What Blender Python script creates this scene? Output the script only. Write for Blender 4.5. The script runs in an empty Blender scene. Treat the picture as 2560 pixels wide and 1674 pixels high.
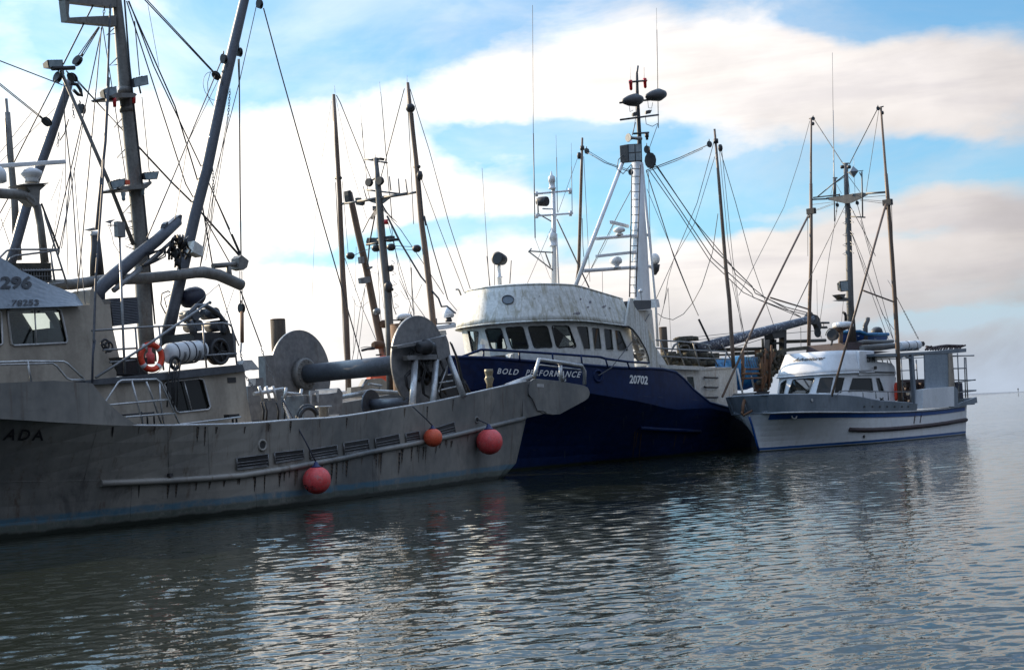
import bpy, bmesh, math, random
from mathutils import Vector, Matrix
from mathutils.bvhtree import BVHTree
random.seed(7)
R = math.radians
SC = bpy.context.scene
COL = SC.collection
# ------------------------------------------------------------------ camera
W_PX, H_PX, F_PX, EYE = 2560.0, 1674.0, 3500.0, 2.0
ROLL, PITCH = R(3.3), math.atan(212.5 / 3500.0)
cd = bpy.data.cameras.new('camera')
cam = bpy.data.objects.new('camera', cd)
COL.objects.link(cam)
cd.sensor_fit = 'HORIZONTAL'
cd.sensor_width = 36.0
cd.lens = 36.0 * F_PX / W_PX
cd.clip_start, cd.clip_end = 0.1, 20000.0
_f = Vector((0, math.cos(PITCH), math.sin(PITCH)))
_r = Vector((1, 0, 0))
_u = _r.cross(_f)
_r2 = _r * math.cos(ROLL) + _u * math.sin(-ROLL)
_u2 = _u * math.cos(ROLL) + _r * math.sin(ROLL)
cam.matrix_world = Matrix(((_r2.x, _u2.x, -_f.x, 0), (_r2.y, _u2.y, -_f.y, 0), (_r2.z, _u2.z, -_f.z, EYE), (0, 0, 0, 1)))
SC.camera = cam
EYEP = Vector((0, 0, EYE))


def ray(p):
    return (_r2 * (p[0] - W_PX / 2) - _u2 * (p[1] - H_PX / 2) + _f * F_PX).normalized()


def sky_angles(px, py):
    d = ray((px, py))
    return math.atan2(d.x, d.y), math.asin(d.z)


# ------------------------------------------------------------------ sun and sky
SUN_AZ, SUN_EL = R(-56), R(24)          # azimuth from +Y towards +X
sd = Vector((math.sin(SUN_AZ) * math.cos(SUN_EL), math.cos(SUN_AZ) * math.cos(SUN_EL), math.sin(SUN_EL)))
sl = bpy.data.lights.new('sun', 'SUN')
sl.energy = 5.0
sl.angle = R(0.6)
sl.color = (1.0, 0.80, 0.55)
so = bpy.data.objects.new('sun', sl)
COL.objects.link(so)
so.rotation_euler = sd.to_track_quat('Z', 'Y').to_euler()

world = bpy.data.worlds.new('World')
SC.world = world
world.use_nodes = True
NT = world.node_tree
NT.nodes.clear()


class NB:
    """small helper to write node graphs"""
    def __init__(s, nt):
        s.nt = nt

    def n(s, t, **k):
        x = s.nt.nodes.new(t)
        for a, b in k.items():
            setattr(x, a, b)
        return x

    def put(s, sock, v):
        if hasattr(v, 'is_linked') or hasattr(v, 'links'):
            s.nt.links.new(v, sock)
        else:
            sock.default_value = v

    def m(s, op, a, b=0.0, c=0.0, clamp=False):
        x = s.n('ShaderNodeMath', operation=op, use_clamp=clamp)
        s.put(x.inputs[0], a)
        s.put(x.inputs[1], b)
        s.put(x.inputs[2], c)
        return x.outputs[0]

    def vm(s, op, a, b=(0, 0, 0)):
        x = s.n('ShaderNodeVectorMath', operation=op)
        s.put(x.inputs[0], a)
        s.put(x.inputs[1], b)
        return x.outputs['Value'] if op in ('DOT_PRODUCT', 'LENGTH') else x.outputs[0]

    def mix(s, f, a, b, t='MIX'):
        x = s.n('ShaderNodeMix', data_type='RGBA', blend_type=t)
        s.put(x.inputs[0], f)
        s.put(x.inputs[6], a)
        s.put(x.inputs[7], b)
        return x.outputs[2]

    def noise(s, vec, scale, detail=4.0, rough=0.55, dist=0.0, color=False):
        x = s.n('ShaderNodeTexNoise')
        if vec is not None:
            s.put(x.inputs['Vector'], vec)
        x.inputs['Scale'].default_value = scale
        x.inputs['Detail'].default_value = detail
        x.inputs['Roughness'].default_value = rough
        x.inputs['Distortion'].default_value = dist
        return x.outputs['Color' if color else 'Fac']

    def ramp(s, f, lo, hi):
        x = s.n('ShaderNodeMapRange', interpolation_type='SMOOTHSTEP')
        s.put(x.inputs[0], f)
        s.put(x.inputs[1], lo)
        s.put(x.inputs[2], hi)
        return x.outputs[0]


def build_sky():
    b = NB(NT)
    out = b.n('ShaderNodeOutputWorld')
    bg = b.n('ShaderNodeBackground')
    bg.inputs[1].default_value = 0.1
    NT.links.new(bg.outputs[0], out.inputs[0])
    sky = b.n('ShaderNodeTexSky', sky_type='NISHITA')
    sky.sun_disc = False
    sky.sun_elevation = SUN_EL
    sky.sun_rotation = SUN_AZ
    sky.air_density, sky.dust_density, sky.ozone_density = 1.0, 0.6, 2.5
    tc = b.n('ShaderNodeTexCoord').outputs['Generated']
    d = b.vm('NORMALIZE', tc)
    sp = b.n('ShaderNodeSeparateXYZ')
    b.put(sp.inputs[0], d)
    X, Y, Z = sp.outputs
    az = b.m('ARCTAN2', X, Y)
    el = b.m('ARCSINE', Z)
    # cloud-space coordinates: azimuth, and elevation stretched so that clouds lie in flat layers
    cv = b.n('ShaderNodeCombineXYZ')
    b.put(cv.inputs[0], az)
    b.put(cv.inputs[1], b.m('MULTIPLY', el, 1.9))
    P = cv.outputs[0]
    warp = b.noise(P, 9.0, 5.0, 0.6, color=True)
    ws = b.n('ShaderNodeSeparateColor')
    b.put(ws.inputs[0], warp)
    az2 = b.m('ADD', az, b.m('MULTIPLY', b.m('SUBTRACT', ws.outputs[0], 0.5), 0.07))
    el2 = b.m('ADD', el, b.m('MULTIPLY', b.m('SUBTRACT', ws.outputs[1], 0.5), 0.045))
    # (pixel x, pixel y, half width, half height, weight): banks of cloud (+) and clear gaps (-)
    blobs = CLOUDS
    tot = None
    for (px, py, sx, sy, wt) in blobs:
        a0, e0 = sky_angles(px, py)
        u = b.m('DIVIDE', b.m('SUBTRACT', az2, a0), sx / F_PX)
        v = b.m('DIVIDE', b.m('SUBTRACT', el2, e0), sy / F_PX)
        r2 = b.m('ADD', b.m('MULTIPLY', u, u), b.m('MULTIPLY', v, v))
        g = b.m('MULTIPLY', b.m('EXPONENT', b.m('MULTIPLY', r2, -1.0)), wt)
        tot = g if tot is None else b.m('ADD', tot, g)
    n1 = b.noise(P, 7.0, 9.0, 0.58, 0.5)
    n2 = b.noise(P, 2.2, 3.0, 0.5)
    dens = b.m('ADD', tot, b.m('MULTIPLY', b.m('SUBTRACT', n1, 0.5), 1.7))
    dens = b.m('ADD', dens, b.m('MULTIPLY', b.m('SUBTRACT', n2, 0.5), 0.5))
    # towards the horizon layers of cloud close up
    low = b.ramp(el, 0.20, 0.02)
    dens = b.m('ADD', dens, b.m('MULTIPLY', low, 0.25))
    mask = b.m('MAXIMUM', b.ramp(dens, -0.12, 0.80), b.m('ADD', 0.06, b.m('MULTIPLY', b.ramp(n1, 0.30, 0.75), 0.36)))
    # brightness of the cloud: forward scattering towards the sun, shaded bases low down
    sdot = b.vm('DOT_PRODUCT', d, tuple(sd))
    glow = b.ramp(sdot, 0.18, 0.92)
    fluff = b.noise(P, 11.0, 5.0, 0.5)
    k = b.m('ADD', 0.86, b.m('MULTIPLY', b.m('SUBTRACT', fluff, 0.5), 0.55))
    k = b.m('ADD', k, b.m('MULTIPLY', b.m('SUBTRACT', n2, 0.5), 0.20))
    k = b.m('MULTIPLY', k, b.m('ADD', 1.0, b.m('MULTIPLY', b.ramp(el, 0.35, 0.55), 1.9)))  # unseen cloud above the frame, brightened to light the water and hulls
    col = b.mix(glow, CLOUD_FAR, CLOUD_SUN)
    # undersides of the layers are lilac-grey
    sv = b.n('ShaderNodeCombineXYZ')
    b.put(sv.inputs[0], b.m('MULTIPLY', az, 0.55))
    b.put(sv.inputs[1], b.m('MULTIPLY', el, 4.5))
    lay = b.noise(sv.outputs[0], 6.0, 6.0, 0.6, 0.6)
    shade = b.m('MULTIPLY', b.ramp(lay, 0.42, 0.66), b.m('MULTIPLY', b.m('SUBTRACT', 1.0, b.m('MULTIPLY', glow, 0.75)), 0.5))
    col = b.mix(shade, col, (5.0, 4.75, 5.05, 1))
    horizon = b.ramp(el, 0.105, 0.0)
    col = b.mix(b.m('MULTIPLY', horizon, b.m('SUBTRACT', 1.0, b.ramp(sdot, 0.50, 0.75))), col, CLOUD_LOW)
    mul = b.n('ShaderNodeVectorMath', operation='SCALE')
    b.put(mul.inputs[0], col)
    b.put(mul.inputs[3], k)
    back = b.ramp(sdot, -0.2, 0.5)      # the half of the sky away from the sun is duller
    mul2 = b.n('ShaderNodeVectorMath', operation='SCALE')
    b.put(mul2.inputs[0], mul.outputs[0])
    b.put(mul2.inputs[3], b.m('ADD', BACK_SKY, b.m('MULTIPLY', back, 1.0 - BACK_SKY)))
    tint = b.mix(1.0, sky.outputs[0], BLUE_TINT, 'MULTIPLY')
    tint = b.mix(b.ramp(el, 0.16, 0.01), tint, (3.6, 4.2, 5.1, 1))     # pale air near the horizon
    tint = b.mix(b.ramp(sdot, 0.25, -0.3), tint, (1.45, 1.85, 2.55, 1))  # dull cover behind the viewer
    up = b.n('ShaderNodeVectorMath', operation='SCALE')
    b.put(up.inputs[0], tint)
    b.put(up.inputs[3], b.m('ADD', 1.0, b.m('MULTIPLY', b.ramp(el, 0.35, 0.55), 2.0)))  # clear sky above the frame boosted too, for bluer fill
    tint = up.outputs[0]
    fin = b.mix(mask, tint, mul2.outputs[0])
    NT.links.new(fin, bg.inputs[0])


CLOUD_SUN = (13.0, 12.4, 11.5, 1)
CLOUD_FAR = (6.4, 6.0, 5.9, 1)
CLOUD_LOW = (3.3, 3.6, 4.15, 1)
BLUE_TINT = (0.66, 1.10, 1.22, 1)
BACK_SKY = 0.40
CLOUDS = [
    (300, 560, 700, 260, 1.0), (800, 420, 330, 170, 0.7), (1150, 520, 330, 110, 0.6), (150, 330, 260, 90, 0.35),
    (1500, 130, 420, 150, 0.9), (1250, 240, 200, 80, 0.5), (2000, 210, 420, 130, 0.9), (2420, 230, 260, 130, 0.9),
    (2000, 640, 700, 120, 0.8), (700, 780, 800, 120, 0.9), (1500, 830, 1000, 120, 0.8), (2300, 560, 400, 60, 0.4),
    (700, 120, 600, 90, -0.85), (1000, 40, 330, 70, -0.6), (1500, 420, 130, 60, -0.6), (1850, 470, 250, 45, -0.5),
    (2400, 420, 240, 40, -0.5), (1330, 350, 200, 45, -0.5), (850, 590, 380, 42, -0.55), (1420, 560, 260, 30, -0.5), (2200, 20, 300, 60, -0.7),
    (1300, -900, 1700, 420, 0.35), (300, -500, 500, 160, 0.5), (1900, 400, 700, 25, -0.3), (40, 120, 90, 120, 0.5), (800, 640, 240, 34, -0.75), (1060, 600, 150, 46, -0.75), (620, 560, 160, 26, -0.5), (1440, 640, 160, 40, -0.6), (2270, 590, 170, 24, -0.75), (1850, 560, 200, 18, -0.55), (1180, 345, 120, 40, -0.45), (1650, 330, 160, 30, -0.4), (2330, 800, 300, 16, -0.6), (1950, 760, 260, 14, -0.4), (430, 40, 160, 50, 0.45), (120, 330, 120, 40, 0.4),  # the widest bank, above the frame, is added to brighten the water
]
build_sky()

SC.view_settings.view_transform = 'Standard'
SC.view_settings.look = 'None'
SC.view_settings.exposure = 0.6
SC.view_settings.gamma = 1.0
SC.cycles.use_denoising = True
SC.cycles.max_bounces = 6
SC.cycles.diffuse_bounces = 2
SC.cycles.glossy_bounces = 3
SC.cycles.transmission_bounces = 4
SC.cycles.transparent_max_bounces = 6
SC.cycles.caustics_reflective = False
SC.cycles.caustics_refractive = False
SC.cycles.sample_clamp_indirect = 4.0


# ------------------------------------------------------------------ boat frames: s = along, w = across (away from camera), z = up
class Frame:
    def __init__(s, ox, oy, deg):
        s.o = Vector((ox, oy, 0))
        s.a = R(deg)
        s.u = Vector((math.cos(s.a), math.sin(s.a), 0))
        s.n = Vector((-math.sin(s.a), math.cos(s.a), 0))

    def W(s, p, w):                      # point seen at p on the fore-and-aft plane w
        d = ray(p)
        t = (w - (EYEP - s.o).dot(s.n)) / d.dot(s.n)
        return EYEP + d * t

    def S(s, p, q):                      # ... on the athwartships plane q
        d = ray(p)
        t = (q - (EYEP - s.o).dot(s.u)) / d.dot(s.u)
        return EYEP + d * t

    def Z(s, p, z):
        d = ray(p)
        return EYEP + d * ((z - EYE) / d.z)

    def P(s, q, w, z):
        return s.o + s.u * q + s.n * w + Vector((0, 0, z))

    def L(s, v):
        d = v - s.o
        return (d.dot(s.u), d.dot(s.n), v.z)


def conv(sc, ox=0, oy=0):
    return lambda x, y: (ox + x / sc, oy + y / sc)


c1, c2, c3, c4, c5 = conv(3.383), conv(3.383, 0, 420), conv(2.993, 0, 860), conv(3.112, 600, 760), conv(4.716, 1000, 680)
c6, c7, c8, c9 = conv(4.095, 780, 180), conv(3.89, 780, 540), conv(2.593, 1280, 160), conv(2.779, 1100, 640)
c10, c11, c12, c13 = conv(4.576, 1560, 680), conv(3.89, 1960, 240), conv(3.242, 1840, 700), conv(8.19, 1300, 870)
c14, c15 = conv(9.725, 1000, 900), conv(5.983, 2280, 860)
cI = lambda x, y: (x, y)


# ------------------------------------------------------------------ mesh building
class M:
    def __init__(s):
        s.v, s.f, s.sm = [], [], []
        s.lined = None

    def add(s, vs, fs, smooth=False):
        o = len(s.v)
        s.v += [Vector(x) for x in vs]
        s.f += [[i + o for i in f] for f in fs]
        s.sm += [smooth] * len(fs)
        return s

    def tube(s, pts, r, n=8, cap=True, squash=None):
        pts = [Vector(p) for p in pts]
        rs = r if isinstance(r, (list, tuple)) else [r] * len(pts)
        vs, fs = [], []
        t0 = (pts[1] - pts[0]).normalized()
        ref = Vector((0, 0, 1)) if abs(t0.z) < 0.9 else Vector((1, 0, 0))
        a = t0.cross(ref).normalized()
        for i, p in enumerate(pts):
            t = (pts[min(i + 1, len(pts) - 1)] - pts[max(i - 1, 0)]).normalized()
            a = (a - t * a.dot(t)).normalized()
            c = t.cross(a)
            for k in range(n):
                q = 2 * math.pi * (k + 0.5) / n
                vs.append(p + (a * math.cos(q) + c * math.sin(q)) * rs[i])
        for i in range(len(pts) - 1):
            for k in range(n):
                k2 = (k + 1) % n
                fs.append([i * n + k, i * n + k2, (i + 1) * n + k2, (i + 1) * n + k])
        s.add(vs, fs, n > 4)
        if cap:
            L = len(pts)
            s.add(vs[:n], [list(range(n))[::-1]])
            s.add(vs[(L - 1) * n:], [list(range(n))])
        return s

    def beam(s, p0, p1, wd, ht, up=Vector((0, 0, 1))):
        p0, p1 = Vector(p0), Vector(p1)
        t = (p1 - p0).normalized()
        a = t.cross(up).normalized()
        c = a.cross(t).normalized()
        vs = []
        for p in (p0, p1):
            for (i, j) in ((-1, -1), (1, -1), (1, 1), (-1, 1)):
                vs.append(p + a * (i * wd / 2) + c * (j * ht / 2))
        return s.add(vs, [[3, 2, 1, 0], [4, 5, 6, 7], [0, 1, 5, 4], [1, 2, 6, 5], [2, 3, 7, 6], [3, 0, 4, 7]])

    def box(s, c, ax, ay, az):
        """box by centre and three half-extent vectors"""
        c, ax, ay, az = Vector(c), Vector(ax), Vector(ay), Vector(az)
        vs = [c + ax * i + ay * j + az * k for k in (-1, 1) for (i, j) in ((-1, -1), (1, -1), (1, 1), (-1, 1))]
        return s.add(vs, [[3, 2, 1, 0], [4, 5, 6, 7], [0, 1, 5, 4], [1, 2, 6, 5], [2, 3, 7, 6], [3, 0, 4, 7]])

    def prism(s, poly, vec):
        poly = [Vector(p) for p in poly]
        n = len(poly)
        vec = Vector(vec)
        vs = poly + [p + vec for p in poly]
        fs = [list(range(n)), list(range(2 * n - 1, n - 1, -1))]
        for i in range(n):
            j = (i + 1) % n
            fs.append([j, i, i + n, j + n])
        return s.add(vs, fs)

    def loft(s, rows, close=False, caps=False, smooth=False):
        n = len(rows[0])
        vs = [p for r in rows for p in r]
        fs = []
        for i in range(len(rows) - 1):
            for k in range(n if close else n - 1):
                k2 = (k + 1) % n
                fs.append([i * n + k, i * n + k2, (i + 1) * n + k2, (i + 1) * n + k])
        s.add(vs, fs, smooth)
        if caps:
            s.add(rows[0], [list(range(n))[::-1]])
            s.add(rows[-1], [list(range(n))])
        return s

    def lathe(s, p0, axis, prof, n=20, cap=True):
        p0, t = Vector(p0), Vector(axis).normalized()
        ref = Vector((0, 0, 1)) if abs(t.z) < 0.9 else Vector((1, 0, 0))
        a = t.cross(ref).normalized()
        c = t.cross(a)
        rows = [[p0 + t * d + (a * math.cos(2 * math.pi * k / n) + c * math.sin(2 * math.pi * k / n)) * r for k in range(n)] for d, r in prof]
        return s.loft(rows, True, cap, True)

    def ball(s, c, r, n=16, sq=(1, 1, 1)):
        c = Vector(c)
        rows = []
        for i in range(1, n // 2):
            th = math.pi * i / (n // 2)
            rows.append([c + Vector((math.sin(th) * math.cos(2 * math.pi * k / n) * r * sq[0], math.sin(th) * math.sin(2 * math.pi * k / n) * r * sq[1], math.cos(th) * r * sq[2])) for k in range(n)])
        return s.loft(rows, True, True, True)

    def torus(s, c, axis, R0, r, n=28, m=10, a0=0.0, a1=2 * math.pi):
        t = Vector(axis).normalized()
        ref = Vector((0, 0, 1)) if abs(t.z) < 0.9 else Vector((1, 0, 0))
        a = t.cross(ref).normalized()
        b = t.cross(a)
        full = abs(a1 - a0) > 6.28
        pts = []
        for i in range(n + 1):
            q = a0 + (a1 - a0) * i / n
            pts.append(Vector(c) + (a * math.cos(q) + b * math.sin(q)) * R0)
        return s.tube(pts, r, m, not full)

    def bvh(s):
        return BVHTree.FromPolygons([tuple(v) for v in s.v], s.f)


def fit_normals(me):
    bm = bmesh.new()
    bm.from_mesh(me)
    bmesh.ops.remove_doubles(bm, verts=bm.verts, dist=0.0004)
    bmesh.ops.recalc_face_normals(bm, faces=bm.faces)
    bm.to_mesh(me)
    bm.free()


LOOSE = set('''weld_seam mast_collar mast_step deck_rope deck_bulkhead corner_post drum_frame boom_lamp yard_lamp gallows_beam spreader crossarm scupper
exhaust_streak pole_block power_block lamp_cluster hydraulic_hose hanging_hose stand_leg tripod_leg strap band inner_rail pole_band sleeve mast_lamp deck_stanchion
navigation_lamp deck_overhang deck_gear horn gunwale thwart cradle dome_bracket fittings_rail guide_bar roof_casing drum_hub orange_cover after_deck_gear hung_net yard rust_run rust_stain scuff_stain
wheelhouse_fittings cabin_fittings galley_fittings stowed_boom gear_frame slack_rope mast_bracket lamp_bracket roof_gear rust_patch gurdy_arm boom_fitting strake louvre rope_cleat
deck_rail bulwark_cap boom_rest stern_roller roller_bar winch_bracket side_deck_gear'''.split())


def pieces(m):
    par = list(range(len(m.v)))

    def find(a):
        while par[a] != a:
            par[a] = par[par[a]]
            a = par[a]
        return a
    key = {}
    for i, v in enumerate(m.v):
        k = (round(v.x, 3), round(v.y, 3), round(v.z, 3))
        if k in key:
            par[find(i)] = find(key[k])
        else:
            key[k] = i
    for f in m.f:
        for b in f[1:]:
            par[find(b)] = find(f[0])
    # pieces whose boxes overlap count as one
    box = {}
    for i, v in enumerate(m.v):
        r = find(i)
        b = box.setdefault(r, [v.copy(), v.copy()])
        for k in range(3):
            b[0][k] = min(b[0][k], v[k])
            b[1][k] = max(b[1][k], v[k])
    rs = list(box)
    up = {r: r for r in rs}

    def f2(a):
        while up[a] != a:
            a = up[a]
        return a
    for i, a in enumerate(rs):
        for b in rs[:i]:
            if all(box[a][0][k] <= box[b][1][k] + .02 and box[b][0][k] <= box[a][1][k] + .02 for k in range(3)):
                up[f2(a)] = f2(b)
    out = {}
    for j, f in enumerate(m.f):
        r = f2(find(f[0]))
        q, mp = out.setdefault(r, (M(), {}))
        g = []
        for i in f:
            if i not in mp:
                mp[i] = len(q.v)
                q.v.append(m.v[i])
            g.append(mp[i])
        q.f.append(g)
        q.sm.append(m.sm[j])
    return [q for q, _ in out.values()]


def build(name, m, mt, parent=None, label=None, bevel=0.0, fr=None, keep=False, lining=None):
    """link a builder as ONE mesh object; vertices are stored in the parent's (or fr's) local space"""
    inv = (parent.matrix_world if parent else Matrix()).inverted()
    root = None
    if parent is not None:
        root = parent
        chain = [parent]
        while chain[-1].parent:
            chain.append(chain[-1].parent)
        inv = chain[-1]['_inv'] if False else ROOTINV[chain[-1].name]
    if name in LOOSE:
        ps = pieces(m)
        if len(ps) > 1:
            return [build(name + '_', q, mt, parent, label, bevel, fr, keep, lining) for q in ps][0]
    elif name.endswith('_'):
        name = name[:-1]
    me = bpy.data.meshes.new(name)
    me.from_pydata([tuple(inv @ v) for v in m.v], [], m.f)
    if lining and m.lined:
        me.materials.append(mt)
        me.materials.append(lining)
        for i, p in enumerate(me.polygons):
            p.material_index = m.lined[i]
    for i, p in enumerate(me.polygons):
        p.use_smooth = m.sm[i]
    if not keep:
        fit_normals(me)
    if not (lining and m.lined):
        me.materials.append(mt)
    o = bpy.data.objects.new(name, me)
    COL.objects.link(o)
    if parent is not None:
        o.parent = parent
    if label:
        o['label'] = label
    if bevel:
        bv = o.modifiers.new('bevel', 'BEVEL')
        bv.width = bevel
        bv.segments = 2
        bv.limit_method = 'ANGLE'
    return o


ROOTINV = {}


def thing(name, loc, rz, label, cat, group=None):
    e = bpy.data.objects.new(name, None)
    COL.objects.link(e)
    e.location = loc
    e.rotation_euler = (0, 0, rz)
    e.empty_display_size = 0.3
    ROOTINV[e.name] = (Matrix.Translation(loc) @ Matrix.Rotation(rz, 4, 'Z')).inverted()
    tag(e, label, cat, group)
    return e


def tag(o, label, cat, group=None):
    o['label'] = label
    o['category'] = cat
    if group:
        o['group'] = group
    return o


def carve(m, cutters):
    """the builder's solid minus each of the cutters (done once, at build time)"""
    def tmp(x):
        me = bpy.data.meshes.new('tmp')
        me.from_pydata([tuple(v) for v in x.v], [], x.f)
        fit_normals(me)
        o = bpy.data.objects.new('tmp', me)
        COL.objects.link(o)
        return o
    base = tmp(m)
    cs = [tmp(c) for c in cutters]
    for c in cs:
        md = base.modifiers.new('b', 'BOOLEAN')
        md.operation = 'DIFFERENCE'
        md.solver = 'EXACT'
        md.object = c
    bpy.context.view_layer.update()
    dg = bpy.context.evaluated_depsgraph_get()
    me = bpy.data.meshes.new_from_object(base.evaluated_get(dg))
    r = M()
    r.add([v.co.copy() for v in me.vertices], [list(p.vertices) for p in me.polygons])
    tree = cutters[0].bvh()
    r.lined = [1 if (tree.find_nearest(p.center)[3] or 0) < .003 else 0 for p in me.polygons]
    for o in [base] + cs:
        d = o.data
        bpy.data.objects.remove(o)
        bpy.data.meshes.remove(d)
    bpy.data.meshes.remove(me)
    return r


def on(bvh, p, off=0.004):
    """where the line of sight at p meets a surface already built"""
    d = ray(p)
    loc, nor, i, dist = bvh.ray_cast(EYEP, d)
    if loc is None:                       # just past an edge: take the nearest point of the surface
        best = None
        for t in range(20, 90, 5):
            q = EYEP + d * t
            for _ in range(3):
                r_ = bvh.find_nearest(q)
                q = EYEP + d * (r_[0] - EYEP).dot(d)
            if best is None or r_[3] < best[3]:
                best = r_
        loc, nor, i, dist = best
    if nor.dot(d) > 0:
        nor = -nor
    return loc + nor * off


def near_on(bvh, v, off=0.004):
    loc, nor, i, dist = bvh.find_nearest(v)
    if nor.dot(loc - EYEP) > 0:
        nor = -nor
    return loc + nor * off


def lettering(name, txt, quad, bvh, mt, parent, bold=0.0, shear=0.0, thick=0.0, space=1.0, fallback=None, off=0.012):
    """text as a mesh lying on a surface; quad = photo positions of (bottom left, bottom right, top right, top left)"""
    cu = bpy.data.curves.new('t', 'FONT')
    cu.body = txt
    cu.offset = bold
    cu.shear = shear
    cu.space_character = space
    cu.resolution_u = 3
    o = bpy.data.objects.new('t', cu)
    COL.objects.link(o)
    dg = bpy.context.evaluated_depsgraph_get()
    me = bpy.data.meshes.new_from_object(o.evaluated_get(dg))
    bpy.data.objects.remove(o)
    bm = bmesh.new()
    bm.from_mesh(me)
    bmesh.ops.triangulate(bm, faces=bm.faces)
    for _ in range(2):
        bmesh.ops.subdivide_edges(bm, edges=[e for e in bm.edges if e.calc_length() > 0.25], cuts=1)
        bmesh.ops.triangulate(bm, faces=bm.faces)
    x0, x1 = min(v.co.x for v in bm.verts), max(v.co.x for v in bm.verts)
    y0, y1 = min(v.co.y for v in bm.verts), max(v.co.y for v in bm.verts)
    m = M()
    vs = []
    for v in bm.verts:
        s_, t_ = (v.co.x - x0) / (x1 - x0), (v.co.y - y0) / (y1 - y0)
        q = [(1 - t_) * ((1 - s_) * quad[0][i] + s_ * quad[1][i]) + t_ * ((1 - s_) * quad[3][i] + s_ * quad[2][i]) for i in (0, 1)]
        w = on(bvh, q, off) if bvh else None
        if w is None:
            w = fallback(q)
        vs.append(w)
    m.add(vs, [[v.index for v in f.verts] for f in bm.faces])
    bm.free()
    bpy.data.meshes.remove(me)
    return build(name, m, mt, parent, keep=True)


# ------------------------------------------------------------------ materials
FINE = {'weathered_aluminium_hull': .12, 'aluminium_house': .15, 'white_hull_paint': .12, 'white_paint': .12, 'grey_bulwark_paint': .15}


def mat(name, c1_, c2_, rough=0.5, metal=0.0, scale=2.0, stretch=(1, 1, 0.25), bump=0.02, stain=None, stain_amt=0.5, fine=True, lo=0.35, hi=0.68, spec=0.5, s_lo=0.52, s_hi=0.74):
    m = bpy.data.materials.new(name)
    m.use_nodes = True
    nt = m.node_tree
    b = NB(nt)
    pb = nt.nodes['Principled BSDF']
    oc = b.n('ShaderNodeTexCoord').outputs['Object']
    mp = b.n('ShaderNodeMapping')
    mp.inputs['Scale'].default_value = stretch
    nt.links.new(oc, mp.inputs[0])
    v = mp.outputs[0]
    n1 = b.noise(v, scale, 6.0, 0.62)
    col = b.mix(b.ramp(n1, lo, hi), (*c1_, 1), (*c2_, 1))
    if fine:
        n3 = b.noise(oc, scale * 7, 4.0, 0.6)
        col = b.mix(FINE.get(name, 0.35), col, b.mix(b.ramp(n3, 0.3, 0.7), (*[x * 0.72 for x in c1_], 1), (*[min(1, x * 1.2) for x in c2_], 1)))
    if stain:
        n2 = b.noise(v, scale * 2.3 + 0.7, 5.0, 0.7, 0.6)
        col = b.mix(b.m('MULTIPLY', b.ramp(n2, s_lo, s_hi), stain_amt), col, (*stain, 1))
    nt.links.new(col, pb.inputs['Base Color'])
    rr = b.m('ADD', rough - 0.08, b.m('MULTIPLY', n1, 0.2), clamp=True)
    nt.links.new(rr, pb.inputs['Roughness'])
    pb.inputs['Metallic'].default_value = metal
    pb.inputs['Specular IOR Level'].default_value = spec
    if bump:
        bp = b.n('ShaderNodeBump')
        bp.inputs['Strength'].default_value = 0.5
        bp.inputs['Distance'].default_value = bump
        nt.links.new(b.noise(oc, scale * 3, 4.0, 0.55), bp.inputs['Height'])
        nt.links.new(bp.outputs[0], pb.inputs['Normal'])
    return m


def band_mat(name, base, bands, rough=0.45, z_noise=0.05, metal=0.0, stain=None, stain_amt=0.4, scale=1.2, bump=0.015, streak=None):
    """hull paint: base (c1, c2), then bands (z0, z1, colour, amount) by height above the water, edges broken up"""
    m = mat(name, base[0], base[1], rough, metal, scale, (0.5, 0.5, 0.3), bump, stain, stain_amt)
    nt = m.node_tree
    b = NB(nt)
    pb = nt.nodes['Principled BSDF']
    col = pb.inputs['Base Color'].links[0].from_socket
    oc = b.n('ShaderNodeTexCoord').outputs['Object']
    sp = b.n('ShaderNodeSeparateXYZ')
    nt.links.new(oc, sp.inputs[0])
    wob = b.m('MULTIPLY', b.m('SUBTRACT', b.noise(oc, 1.5, 6.0, 0.7), 0.5), z_noise)
    z = b.m('ADD', sp.outputs[2], wob)
    if streak:
        mp = b.n('ShaderNodeMapping')
        mp.inputs['Scale'].default_value = (1.6, 1.6, 0.12)
        nt.links.new(oc, mp.inputs[0])
        sn = b.noise(mp.outputs[0], 2.2, 5.0, 0.75)
        col = b.mix(b.m('MULTIPLY', b.ramp(sn, 0.54, 0.75), streak[1]), col, (*streak[0], 1))
    for (z0, z1, cc, amt, soft) in bands:
        f = b.m('MULTIPLY', b.ramp(z, z0 - soft, z0 + soft), b.m('SUBTRACT', 1.0, b.ramp(z, z1 - soft, z1 + soft)))
        br = b.ramp(b.noise(oc, 3.0, 6.0, 0.75), 0.25, 0.55) if amt < 0.99 else 1.0
        col = b.mix(b.m('MULTIPLY', b.m('MULTIPLY', f, amt), br), col, (*cc, 1))
    nt.links.new(col, pb.inputs['Base Color'])
    return m


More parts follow.
